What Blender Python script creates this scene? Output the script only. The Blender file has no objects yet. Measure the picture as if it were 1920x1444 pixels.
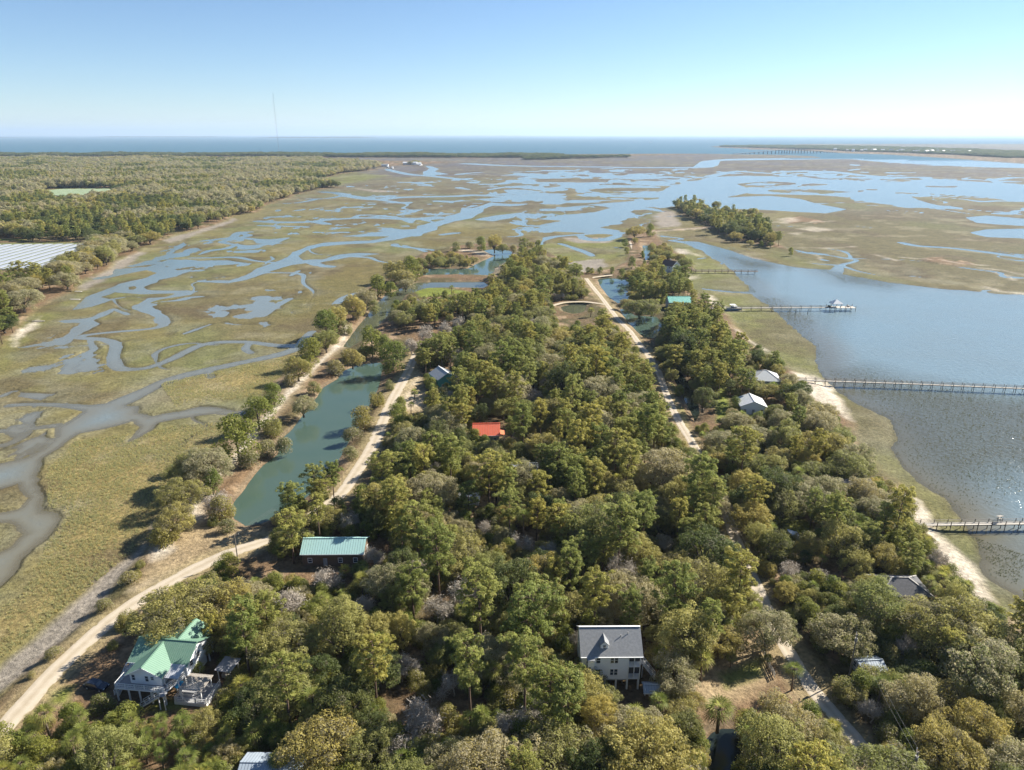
import bpy, math, random
import numpy as np
from mathutils import Vector

# ------------------------------------------------------------------ camera, sky, sun, exposure
sc = bpy.context.scene
SUN_AZ, SUN_EL = math.radians(61), math.radians(34)
CAM_H, FPX, TH = 100.0, 1334.0, math.atan(470 / 1334)
cd = bpy.data.cameras.new('camera')
cam = bpy.data.objects.new('camera', cd)
sc.collection.objects.link(cam)
sc.camera = cam
cam.location = (0, 0, CAM_H)
cam.rotation_euler = (math.pi / 2 - TH, 0, 0)
cd.sensor_width = 36
cd.lens = 36 * FPX / 1920
cd.clip_start, cd.clip_end = 1.0, 200000
w = bpy.data.worlds.new('World')
sc.world = w
w.use_nodes = True
wn, wl = w.node_tree.nodes, w.node_tree.links
sky = wn.new('ShaderNodeTexSky')
sky.sky_type = 'NISHITA'
sky.sun_disc = False
sky.sun_elevation, sky.sun_rotation = SUN_EL, SUN_AZ
sky.altitude = 0
sky.air_density, sky.dust_density, sky.ozone_density = 0.85, 0.0, 5.0
wl.new(sky.outputs[0], wn['Background'].inputs[0])
wn['Background'].inputs[1].default_value = 0.0565
sd = bpy.data.lights.new('sun', 'SUN')
sun = bpy.data.objects.new('sun', sd)
sc.collection.objects.link(sun)
sd.energy, sd.angle, sd.color = 5.0, math.radians(0.53), (1.0, 0.94, 0.84)
sdir = Vector((math.sin(SUN_AZ) * math.cos(SUN_EL), math.cos(SUN_AZ) * math.cos(SUN_EL), math.sin(SUN_EL)))
sun.rotation_euler = (-sdir).to_track_quat('-Z', 'Y').to_euler()
sc.view_settings.view_transform = 'Standard'
sc.view_settings.look = 'None'
sc.view_settings.gamma = 1
sc.view_settings.exposure = 1.33
sc.render.engine = 'CYCLES'
sc.cycles.use_denoising = True
sc.cycles.max_bounces = 6
sc.cycles.diffuse_bounces = 4
sc.cycles.glossy_bounces = 2
sc.cycles.transmission_bounces = 2
sc.cycles.volume_bounces = 0
sc.cycles.transparent_max_bounces = 4
sc.cycles.caustics_reflective = False
sc.cycles.caustics_refractive = False
sc.cycles.sample_clamp_indirect = 4

RNG = np.random.default_rng(7)
random.seed(7)
UP = 1.35            # level of the dry ground
COL = sc.collection

# ------------------------------------------------------------------ survey helpers: photo point -> point on the land
def at(x, y, z=0.0):
    dx, dv = (x - 960) / FPX, (722 - y) / FPX
    dy, dz = math.cos(TH) + dv * math.sin(TH), -math.sin(TH) + dv * math.cos(TH)
    t = (z - CAM_H) / dz
    return Vector((dx * t, dy * t, z))

def at_np(p, z=0.0):
    return np.array([at(a, b, z)[:2] for a, b in p])

def proj(X, Y, Z):
    dep = Y * math.cos(TH) - (Z - CAM_H) * math.sin(TH)
    up = Y * math.sin(TH) + (Z - CAM_H) * math.cos(TH)
    return 960 + FPX * X / dep, 722 - FPX * up / dep, dep

def hash2(ix, iy, seed):
    h = (ix.astype(np.int64) * 374761393 + iy.astype(np.int64) * 668265263 + seed * 1442695041) & 0xffffffff
    h = ((h ^ (h >> 13)) * 1274126177) & 0xffffffff
    h = (h ^ (h >> 16)) & 0xffffffff
    return h / 4294967295.0

def vnoise(x, y, seed=0):
    ix, iy = np.floor(x), np.floor(y)
    fx, fy = x - ix, y - iy
    fx, fy = fx * fx * (3 - 2 * fx), fy * fy * (3 - 2 * fy)
    a, b = hash2(ix, iy, seed), hash2(ix + 1, iy, seed)
    c, d = hash2(ix, iy + 1, seed), hash2(ix + 1, iy + 1, seed)
    return (a + (b - a) * fx) * (1 - fy) + (c + (d - c) * fx) * fy

def fbm(x, y, scale, octv=4, seed=0):
    s, amp, tot = 0, 1.0, 0
    for o in range(octv):
        k = 2 ** o / scale
        s = s + amp * vnoise(x * k + 17.3 * o, y * k - 9.1 * o, seed + o)
        tot += amp
        amp *= 0.55
    return s / tot

def sdf_poly(P, X, Y, margin):
    """signed distance (negative inside); 1e6 away from the polygon"""
    out = np.full(X.shape, 1e6)
    lo, hi = P.min(0) - margin, P.max(0) + margin
    m = np.nonzero((X > lo[0]) & (X < hi[0]) & (Y > lo[1]) & (Y < hi[1]))[0]
    if len(m) == 0:
        return out
    x, y = X[m], Y[m]
    ins = np.zeros(len(m), bool)
    d2 = np.full(len(m), 1e12)
    n = len(P)
    for i in range(n):
        ax, ay = P[i]
        bx, by = P[(i + 1) % n]
        ex, ey = bx - ax, by - ay
        t = np.clip(((x - ax) * ex + (y - ay) * ey) / (ex * ex + ey * ey + 1e-9), 0, 1)
        d2 = np.minimum(d2, (x - ax - t * ex) ** 2 + (y - ay - t * ey) ** 2)
        if ay != by:
            ins ^= ((ay > y) != (by > y)) & (x < ex * (y - ay) / ey + ax)
    d = np.sqrt(d2)
    out[m] = np.where(ins, -d, d)
    return out

def sdf_line(P, X, Y, width, margin):
    """distance to a line of a given width; width may be one value or one per point"""
    W = np.broadcast_to(np.asarray(width, float), (len(P),))
    out = np.full(X.shape, 1e6)
    for i in range(len(P) - 1):
        a, b = P[i], P[i + 1]
        lo, hi = np.minimum(a, b) - margin, np.maximum(a, b) + margin
        m = np.nonzero((X > lo[0]) & (X < hi[0]) & (Y > lo[1]) & (Y < hi[1]))[0]
        if len(m) == 0:
            continue
        x, y = X[m], Y[m]
        e = b - a
        t = np.clip(((x - a[0]) * e[0] + (y - a[1]) * e[1]) / (e @ e + 1e-9), 0, 1)
        d = np.hypot(x - a[0] - t * e[0], y - a[1] - t * e[1]) - (W[i] + (W[i + 1] - W[i]) * t) / 2
        out[m] = np.minimum(out[m], d)
    return out

def smooth_line(P, n=6):
    P = np.asarray(P, float)
    Q = np.vstack([2 * P[0] - P[1], P, 2 * P[-1] - P[-2]])
    out = []
    for i in range(1, len(Q) - 2):
        p0, p1, p2, p3 = Q[i - 1:i + 3]
        for k in range(n):
            t = k / n
            out.append(0.5 * (2 * p1 + (p2 - p0) * t + (2 * p0 - 5 * p1 + 4 * p2 - p3) * t * t + (3 * p1 - p0 - 3 * p2 + p3) * t ** 3))
    out.append(P[-1])
    return np.array(out)

def in_poly(px, py, P):
    ins = False
    n = len(P)
    for i in range(n):
        ax, ay = P[i]
        bx, by = P[(i + 1) % n]
        if (ay > py) != (by > py) and px < (bx - ax) * (py - ay) / (by - ay) + ax:
            ins = not ins
    return ins

# ------------------------------------------------------------------ materials
def new_mat(name):
    m = bpy.data.materials.new(name)
    m.use_nodes = True
    n, l = m.node_tree.nodes, m.node_tree.links
    return m, n, l, n['Principled BSDF']

MATS = {}
def mat(name, c, rough=0.7, c2=None, scale=2.0, bump=0.0, metallic=0.0, stretch=None, spec=0.3):
    """plain surface with a little weathering"""
    if name in MATS:
        return MATS[name]
    m, n, l, b = new_mat(name)
    b.inputs['Roughness'].default_value = rough
    b.inputs['Metallic'].default_value = metallic
    b.inputs['Specular IOR Level'].default_value = spec
    tc = n.new('ShaderNodeTexCoord')
    mp = n.new('ShaderNodeMapping')
    mp.inputs['Scale'].default_value = stretch or (1, 1, 1)
    l.new(tc.outputs['Object'], mp.inputs[0])
    t = n.new('ShaderNodeTexNoise')
    t.inputs['Scale'].default_value = scale
    t.inputs['Detail'].default_value = 5
    l.new(mp.outputs[0], t.inputs['Vector'])
    r = n.new('ShaderNodeValToRGB')
    r.color_ramp.elements[0].position, r.color_ramp.elements[1].position = 0.3, 0.7
    c2 = c2 or tuple(v * 0.78 for v in c)
    r.color_ramp.elements[0].color, r.color_ramp.elements[1].color = (*c2, 1), (*c, 1)
    l.new(t.outputs[0], r.inputs[0])
    l.new(r.outputs[0], b.inputs['Base Color'])
    if bump:
        bp = n.new('ShaderNodeBump')
        bp.inputs['Strength'].default_value = bump
        bp.inputs['Distance'].default_value = 0.05
        l.new(t.outputs[0], bp.inputs['Height'])
        l.new(bp.outputs[0], b.inputs['Normal'])
    MATS[name] = m
    return m

def seam_mat(name, c, axis='X', pitch=0.45, rough=0.4, metallic=0.0, c2=None):
    """painted metal sheet with raised seams"""
    if name in MATS:
        return MATS[name]
    m, n, l, b = new_mat(name)
    b.inputs['Roughness'].default_value = rough
    b.inputs['Metallic'].default_value = metallic
    tc = n.new('ShaderNodeTexCoord')
    wv = n.new('ShaderNodeTexWave')
    wv.bands_direction = axis
    wv.wave_profile = 'SAW'
    wv.inputs['Scale'].default_value = 0.314 / pitch
    l.new(tc.outputs['Object'], wv.inputs['Vector'])
    r = n.new('ShaderNodeValToRGB')
    r.color_ramp.elements[0].position, r.color_ramp.elements[1].position = 0.82, 0.92
    l.new(wv.outputs[0], r.inputs[0])
    t = n.new('ShaderNodeTexNoise')
    t.inputs['Scale'].default_value = 0.9
    t.inputs['Detail'].default_value = 6
    l.new(tc.outputs['Object'], t.inputs['Vector'])
    mx = n.new('ShaderNodeMixRGB')
    mx.inputs[1].default_value = (*c, 1)
    mx.inputs[2].default_value = (*(c2 or tuple(v * 0.7 for v in c)), 1)
    l.new(t.outputs[0], mx.inputs[0])
    mul = n.new('ShaderNodeMixRGB')
    mul.blend_type = 'MULTIPLY'
    mul.inputs[2].default_value = (0.72, 0.72, 0.72, 1)
    l.new(r.outputs[0], mul.inputs[0])
    l.new(mx.outputs[0], mul.inputs[1])
    l.new(mul.outputs[0], b.inputs['Base Color'])
    bp = n.new('ShaderNodeBump')
    bp.inputs['Strength'].default_value = 0.7
    bp.inputs['Distance'].default_value = 0.04
    l.new(r.outputs[0], bp.inputs['Height'])
    l.new(bp.outputs[0], b.inputs['Normal'])
    MATS[name] = m
    return m

def leaf_mat(name, dark, light, moss=(0.20, 0.18, 0.12), warm=(0.16, 0.11, 0.03), trans=0.55):
    m, n, l, b = new_mat(name)
    b.inputs['Roughness'].default_value = 0.6
    b.inputs['Specular IOR Level'].default_value = 0.25
    a = n.new('ShaderNodeAttribute'); a.attribute_name = 'shade'
    a2 = n.new('ShaderNodeAttribute'); a2.attribute_name = 'moss'
    oi = n.new('ShaderNodeObjectInfo')
    mx = n.new('ShaderNodeMixRGB')
    mx.inputs[1].default_value, mx.inputs[2].default_value = (*dark, 1), (*light, 1)
    l.new(a.outputs['Fac'], mx.inputs[0])
    # each tree leans to its own tone
    cr = n.new('ShaderNodeValToRGB')
    e = cr.color_ramp.elements
    e[0].position, e[0].color = 0.0, (0.70, 0.84, 0.74, 1)
    e[1].position, e[1].color = 1.0, (1.24, 1.15, 0.92, 1)
    k = e.new(0.35); k.color = (0.93, 1.02, 0.95, 1)
    k = e.new(0.7); k.color = (1.10, 1.10, 1.0, 1)
    l.new(oi.outputs['Random'], cr.inputs[0])
    mu = n.new('ShaderNodeMixRGB'); mu.blend_type = 'MULTIPLY'; mu.inputs[0].default_value = 1
    l.new(mx.outputs[0], mu.inputs[1]); l.new(cr.outputs[0], mu.inputs[2])
    mo = n.new('ShaderNodeMixRGB'); mo.inputs[2].default_value = (*moss, 1)
    l.new(a2.outputs['Fac'], mo.inputs[0]); l.new(mu.outputs[0], mo.inputs[1])
    l.new(mo.outputs[0], b.inputs['Base Color'])
    tr = n.new('ShaderNodeBsdfTranslucent')
    l.new(mo.outputs[0], tr.inputs[0])
    ms = n.new('ShaderNodeMixShader'); ms.inputs[0].default_value = trans
    l.new(b.outputs[0], ms.inputs[1]); l.new(tr.outputs[0], ms.inputs[2])
    l.new(ms.outputs[0], n['Material Output'].inputs[0])
    return m

# ------------------------------------------------------------------ object helpers
def tag(o, label=None, cat=None, group=None, kind=None):
    if label: o['label'] = label
    if cat: o['category'] = cat
    if group: o['group'] = group
    if kind: o['kind'] = kind
    return o

def empty(name, loc, rz=0.0, label=None, cat=None, group=None):
    o = bpy.data.objects.new(name, None)
    o.empty_display_size = 0.5
    COL.objects.link(o)
    o.location = loc
    o.rotation_euler = (0, 0, rz)
    return tag(o, label, cat, group)

class MB:
    def __init__(s):
        s.v, s.f = [], []
    def add(s, vs, fs):
        k = len(s.v)
        s.v += [tuple(p) for p in vs]
        s.f += [tuple(i + k for i in q) for q in fs]
        return s
    def box(s, x0, x1, y0, y1, z0, z1):
        return s.add([(x0, y0, z0), (x1, y0, z0), (x1, y1, z0), (x0, y1, z0), (x0, y0, z1), (x1, y0, z1), (x1, y1, z1), (x0, y1, z1)],
                     [(0, 3, 2, 1), (4, 5, 6, 7), (0, 1, 5, 4), (1, 2, 6, 5), (2, 3, 7, 6), (3, 0, 4, 7)])
    def bar(s, a, b, wd, ht):
        """a rectangular bar from a to b"""
        a, b = Vector(a), Vector(b)
        d = (b - a).normalized()
        r = d.cross(Vector((0, 0, 1)))
        r = Vector((1, 0, 0)) if r.length < 1e-4 else r.normalized()
        u = r.cross(d).normalized()
        vs = []
        for p in (a, b):
            for sx, sy in ((-1, -1), (1, -1), (1, 1), (-1, 1)):
                vs.append(p + r * (sx * wd / 2) + u * (sy * ht / 2))
        return s.add(vs, [(0, 1, 2, 3), (4, 7, 6, 5), (0, 4, 5, 1), (1, 5, 6, 2), (2, 6, 7, 3), (3, 7, 4, 0)])
    def tube(s, pts, rad, n=6):
        pts = [Vector(p) for p in pts]
        R = rad if isinstance(rad, (list, tuple)) else [rad] * len(pts)
        k = len(s.v)
        for i, p in enumerate(pts):
            d = (pts[min(i + 1, len(pts) - 1)] - pts[max(i - 1, 0)]).normalized()
            r = d.cross(Vector((0.31, 0.95, 0.05)))
            if r.length < 0.05: r = d.cross(Vector((1, 0, 0)))
            r.normalize()
            u = d.cross(r)
            for j in range(n):
                an = 2 * math.pi * j / n
                s.v.append(tuple(p + (r * math.cos(an) + u * math.sin(an)) * R[i]))
        for i in range(len(pts) - 1):
            for j in range(n):
                a, b = k + i * n + j, k + i * n + (j + 1) % n
                s.f.append((a, b, b + n, a + n))
        s.f.append(tuple(k + j for j in range(n))[::-1])
        s.f.append(tuple(k + (len(pts) - 1) * n + j for j in range(n)))
        return s
    def prism(s, poly, z0, z1):
        n = len(poly)
        vs = [(p[0], p[1], z0) for p in poly] + [(p[0], p[1], z1) for p in poly]
        return s.add(vs, [tuple(range(n))[::-1], tuple(range(n, 2 * n))] + [(i, (i + 1) % n, n + (i + 1) % n, n + i) for i in range(n)])
    def slab(s, q, t):
        """a quad or triangle q (list of points) thickened downwards by t"""
        n = len(q)
        vs = [tuple(p) for p in q] + [(p[0], p[1], p[2] - t) for p in q]
        return s.add(vs, [tuple(range(n)), tuple(range(n, 2 * n))[::-1]] + [(i, n + i, n + (i + 1) % n, (i + 1) % n) for i in range(n)])
    def mesh(s, name, smooth=False):
        me = bpy.data.meshes.new(name)
        me.from_pydata(s.v, [], s.f)
        me.update()
        if smooth:
            me.polygons.foreach_set('use_smooth', [True] * len(me.polygons))
        return me
    def build(s, name, m, parent=None, smooth=False, loc=None):
        me = s.mesh(name, smooth)
        me.materials.append(m)
        o = bpy.data.objects.new(name, me)
        COL.objects.link(o)
        o.parent = parent
        if loc is not None: o.location = loc
        return o

def np_mesh(name, verts, faces, k=4):
    """fast mesh from arrays; faces all of k corners"""
    me = bpy.data.meshes.new(name)
    me.vertices.add(len(verts))
    me.vertices.foreach_set('co', np.asarray(verts, np.float32).ravel())
    me.loops.add(len(faces) * k)
    me.loops.foreach_set('vertex_index', np.asarray(faces, np.int32).ravel())
    me.polygons.add(len(faces))
    me.polygons.foreach_set('loop_start', np.arange(0, len(faces) * k, k, dtype=np.int32))
    me.polygons.foreach_set('loop_total', np.full(len(faces), k, np.int32))
    me.update(calc_edges=True)
    return me

# ------------------------------------------------------------------ survey of the land (outlines read off the photograph, set out on the ground)
WATER_POLYS = {
 'bay': [(1248,450),(1310,454),(1370,470),(1410,485),(1440,491),(1490,502),(1522,505),(1550,506),(1572,514),(1665,530),(1765,542),(1815,545),(1875,552),(1930,553),(2700,620),
         (3300,1000),(2700,1500),(2200,1260),(2010,1170),(1924,1128),(1883,1104),(1850,1077),(1830,1020),(1813,985),(1763,930),(1723,903),(1690,870),(1673,843),(1687,820),(1673,787),(1613,760),(1565,728),(1538,700),
         (1533,673),(1533,650),(1493,620),(1467,593),(1440,572),(1410,552),(1400,535),(1385,520),(1370,505),(1360,495),(1335,485),(1315,470),(1285,457)],
 'lake': [(1100,384),(1172,378),(1230,373),(1247,366),(1237,360),(1255,350),(1272,346),(1283,340),(1310,339),(1335,332),(1400,329.5),(1480,332),(1560,337),(1640,341),(1700,341),(1745,335),(1800,339),(1930,347),(2300,360),
          (2300,395),(1930,379),(1880,375),(1850,370),(1760,364),(1690,361),(1640,362),(1590,370),(1540,366),(1440,364),(1400,362),(1350,372),(1300,373),(1262,388),(1237,391),(1220,387),(1175,396),(1190,401),(1172,412),
          (1125,427),(1167,433),(1100,437),(1040,434),(960,431),(1010,427),(1055,414),(1010,411),(1055,403),(1100,400),(1140,388)],
 'lobe': [(1330,372),(1440,367),(1500,373),(1530,382),(1590,393),(1550,400),(1490,397),(1440,394),(1350,391),(1262,388),(1230,386)],
 'tongue': [(1590,368),(1640,361),(1690,364),(1730,378),(1775,390),(1720,388),(1650,382),(1600,374)],
 'east_pool': [(1810,408),(1850,404),(1930,411),(2100,416),(2100,428),(1920,424),(1870,421),(1830,418)],
 'east_pool2': [(1815,436),(1850,430),(1930,429),(2100,428),(2100,446),(1920,447),(1850,445)],
 'creek_main': [(960,383),(918,380),(905,385),(885,391),(866,391),(864,399),(838,406),(838,411),(800,420),(782,424),(780,434),(765,440),(731,443),(695,451),(640,453),(605,455),(575,462),(548,473),(540,482),(500,497),
          (480,504),(462,516),(430,526),(400,526),(370,526),(370,529),(430,531),(462,525),(480,519),(520,504),(545,497),(567,487),(558,480),(575,470),(605,462),(650,458),(700,456),(740,450),(785,441),(818,431),(820,425),
          (850,415),(880,410),(903,398),(905,392),(925,385),(960,387)],
 'sound': [(1240,287.5),(1330,276.5),(1345,278),(1400,281),(1470,281.5),(1560,285),(1594,288),(1668,290),(1791,298),(1920,307),(2300,335),(2300,350),(1920,315),(1852,314),(1760,310),(1653,304),(1594,298.5),(1551,298.5),
           (1500,299.5),(1440,300),(1375,300.5),(1352,302),(1345,310),(1335,314),(1302,315),(1302,312),(1315,302),(1335,300),(1365,298),(1440,297),(1540,296),(1520,292.5),(1440,289.8),(1385,289.5),(1340,288.5)],
 'marina': [(792,310),(807,311),(826,317),(817,322),(842,326),(812,329),(795,328),(790,322),(804,317)],
 'p9': [(888,412),(925,405),(960,401),(985,398),(962,408),(925,415)],
 'p11': [(588,491),(640,477),(672,474),(715,476),(650,483),(602,492)],
 'p13': [(474,448),(505,449),(547,445),(512,461),(480,456)],
 'l1': [(313,474),(330,462),(345,454),(348,460),(335,468),(315,478)],
 'l2': [(217,505),(250,502),(275,501),(305,490),(320,486),(375,489),(425,488),(475,494),(425,497),(370,500),(310,500),(325,504),(350,510),(332,518),(300,525),(270,539),(275,544),(330,545),(365,546),(360,553),(312,560),(282,567),
        (280,573),(302,585),(312,600),(300,612),(285,605),(290,594),(275,583),(252,574),(265,565),(275,559),(240,557),(212,562),(175,575),(132,583),(140,575),(160,557),(207,539),(225,532),(270,522),(295,512),(275,506),(225,516),(215,515)],
 'l3': [(98,602),(145,598),(170,595),(208,579),(222,577),(205,588),(178,600),(190,607),(170,619),(140,631),(138,641),(120,648),(85,648),(45,653),(25,653),(88,641),(118,634),(128,622),(138,613),(150,606),(120,606)],
 'm1': [(-260,1215),(-40,1125),(0,1098),(20,1078),(50,1043),(95,1000),(112,975),(108,962),(80,958),(76,915),(72,893),(87,860),(130,830),(150,813),(213,802),(245,792),(257,803),(242,828),(287,806),(300,793),(360,782),
        (403,777),(433,783),(465,778),(470,764),(443,770),(410,763),(373,763),(333,772),(287,779),(265,773),(262,760),(240,760),(262,738),(300,721),(270,728),(228,750),(200,757),(160,760),(157,773),(123,795),(107,800),(103,820),
        (73,843),(50,857),(0,870),(-60,880),(-260,950)],
}
ISLANDS = [[(188,557),(215,548),(260,552),(330,550),(312,557),(280,559),(240,556),(205,561)],
 [(-260,960),(-40,925),(0,918),(33,908),(47,935),(33,953),(0,960),(-60,968),(-260,1010)], [(-260,1060),(0,980),(20,980),(43,1003),(20,1025),(0,1035),(-120,1085)],
 [(241,538),(252,536),(257,539),(250,543),(242,543)], [(1100,396),(1135,388),(1145,390),(1110,399)], [(1380,345),(1440,340),(1500,343),(1560,346),(1480,352),(1400,352)],
 [(1440,356),(1520,355),(1600,360),(1540,364),(1440,361)], [(1600,353),(1640,352),(1650,358),(1610,360)], [(1730,348),(1800,349),(1790,352),(1735,351)], [(465,652),(520,652),(505,660),(470,660)]]
WATER_LINES = [  # points, width in metres
 ([(875,307),(960,311),(1110,313),(1210,314.5),(1305,314)], 55),
 ([(712,314),(730,319),(767,327),(805,330),(865,336),(877,335)], 28), ([(817,326),(855,327),(892,324),(960,323),(1010,321)], 30),
 ([(605,360),(630,362),(645,365),(652,368)], 22), ([(560,374),(615,372),(645,366)], 10), ([(655,368),(705,374),(755,370),(855,368),(890,366),(960,369),(1040,371)], 26), ([(705,374),(757,381)], 14),
 ([(485,415),(530,417),(580,416),(620,412),(670,409),(710,409),(772,412)], 13), ([(660,410),(680,403),(740,407),(772,418)], 7), ([(485,423),(565,425)], 6), ([(590,415),(612,420)], 12),
 ([(530,382),(560,380),(592,374)], 8), ([(750,342),(767,342),(805,347)], 14), ([(905,346),(940,345),(960,341),(1000,337)], 22), ([(855,352),(877,355)], 12), ([(915,356),(945,351)], 12), ([(750,403),(775,396)], 10),
 ([(830,440),(845,438),(857,437)], 10), ([(740,458),(742,461),(760,464),(780,466),(802,473)], [8, 8, 5, 4, 3]), ([(583,492),(597,497)], 9), ([(608,499),(622,500)], 9), ([(715,432),(730,428)], 8),
 ([(380,452),(415,448),(437,445),(448,436),(480,435)], [6, 9, 9, 7, 4]), ([(437,445),(480,449)], 8), ([(372,478),(395,470),(425,466),(445,457)], [3, 9, 9, 4]), ([(455,472),(480,473)], 6),
 ([(285,572),(262,572),(258,577),(290,588),(305,597),(308,607),(300,613),(270,618),(220,622),(180,626),(155,630),(150,634),(185,636),(210,642),(217,650),(213,670),(220,688),(240,693),(275,690),(310,678),(345,662),
   (375,648),(410,642),(470,642),(520,648),(563,648)], [6,6,6,7,7,7,6,4,4,4,6,6,6,6,6,6.5,6.5,6,5,5,5,5,5,5,6,6]),
 ([(585,622),(572,634),(563,648),(540,660),(500,670),(440,683),(390,694),(340,706),(300,720),(262,738),(228,754)], [5, 5, 6, 7, 7, 7, 7, 8, 8, 9, 10]), ([(467,645),(460,655),(470,662)], 4), ([(390,697),(396,708)], 4),
 ([(345,626),(370,617),(395,608)], [2, 3, 1]), ([(168,634),(172,648),(178,655)], 4), ([(20,760),(70,758),(140,762),(165,765)], [4, 4, 5, 6]), ([(-40,812),(40,805),(105,798)], [5, 4, 4]),
 ([(215,580),(224,584),(240,590)], 3), ([(500,560),(482,572),(470,580)], 8), ([(520,497),(500,508)], 4), ([(545,560),(520,572),(500,585),(488,592)], [5, 6, 7, 8]), ([(545,517),(560,508)], 4),
 ([(1320,542),(1345,545),(1380,548),(1410,549)], [3, 4, 4, 6]), ([(1592,485),(1606,488),(1598,492),(1578,497),(1570,506),(1560,512)], [3, 4, 4, 6, 8, 14]), ([(1555,467),(1580,471),(1592,478),(1595,486)], [2, 3, 3, 3]),
 ([(1690,455),(1720,461),(1780,465),(1850,473),(1930,484),(2100,505)], [6, 9, 8, 11, 13, 14]), ([(1600,424),(1640,428)], 4), ([(1050,457),(1075,465),(1100,474),(1110,480)], [5, 6, 8, 6]), ([(1085,440),(1100,448),(1130,450),(1160,442)], [7, 12, 14, 10]),
 ([(1462,323),(1500,321),(1560,322),(1600,327),(1680,334)], 40), ([(1500,325),(1560,327)], 30), ([(1590,320),(1612,317)], 20), ([(1860,338),(1900,333),(1930,334)], 25), ([(1330,331),(1380,322),(1440,325)], 30), ([(1810,335),(1880,341)], 15),
 ([(5,397),(9,401)], 1)]
FLATS = [  # outline, share under water, size of the pools in metres
 ([(930,352),(960,325),(1060,322),(1180,327),(1300,328),(1340,331),(1270,347),(1245,362),(1230,373),(1100,384),(960,386),(930,376)], 0.55, 52),
 ([(480,395),(720,380),(900,372),(960,386),(900,392),(830,410),(780,424),(700,440),(560,440),(480,440)], 0.26, 17), ([(560,350),(960,330),(960,366),(700,372),(560,380)], 0.24, 26),
 ([(360,602),(380,580),(470,562),(505,552),(535,568),(540,600),(495,612),(410,598)], 0.46, 14), ([(60,630),(190,625),(200,700),(120,720),(20,700)], 0.40, 9), ([(-60,735),(110,735),(120,790),(100,825),(60,860),(-60,880)], 0.46, 9),
 ([(215,478),(330,455),(480,440),(480,500),(350,520),(215,520)], 0.30, 20), ([(480,540),(560,500),(600,500),(560,590),(510,600)], 0.20, 10),
 ([(1440,325),(1700,330),(1930,340),(1930,400),(1700,390),(1560,370),(1400,365),(1340,340)], 0.44, 44), ([(1300,312),(1560,318),(1930,326),(1930,345),(1560,340),(1340,332)], 0.26, 60), ([(1000,318),(1300,316),(1340,332),(1000,332)], 0.32, 52),
 ([(960,395),(1170,378),(1250,372),(1240,400),(1130,430),(1000,440),(960,430)], 0.44, 24), ([(1060,440),(1180,432),(1180,455),(1120,490),(1060,480)], 0.2, 16)]
PONDS = [
 [(443,937),(467,907),(493,873),(520,853),(526,827),(547,807),(567,780),(587,753),(607,727),(633,711),(640,697),(673,684),(713,680),(720,687),(709,727),(693,760),(668,807),(648,840),(622,880),(585,925),(540,960),(490,982),(460,987),(440,973),(433,953)],
 [(643,650),(673,610),(700,578),(720,557),(755,540),(783,530),(840,529),(905,528),(915,535),(905,541),(840,540),(795,541),(775,548),(762,552),(745,572),(722,597),(700,620),(677,640),(655,652)],
 [(787,509),(802,504),(877,504),(900,492),(927,480),(905,469),(925,467),(950,469),(960,472),(957,485),(917,517),(855,515),(790,517)],
 [(1120,524),(1140,521),(1180,525),(1184,540),(1178,565),(1160,570),(1140,555),(1125,535)],
 [(1160,579),(1175,580),(1189,592),(1230,594),(1242,606),(1236,630),(1225,634),(1208,633),(1190,623),(1174,600)],
 [(1205,460),(1217,460),(1221,485),(1211,489),(1206,472)],
 [(1052,576),(1072,571),(1100,572),(1095,585),(1075,589),(1057,584)],
 [(1320,1388),(1333,1374),(1352,1367),(1374,1367),(1390,1382),(1397,1404),(1394,1430),(1388,1462),(1352,1468),(1332,1455),(1319,1425)],
 [(1255,672),(1270,690),(1288,715),(1304,745),(1313,775),(1304,792),(1290,765),(1276,735),(1262,708),(1248,682)]]
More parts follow.
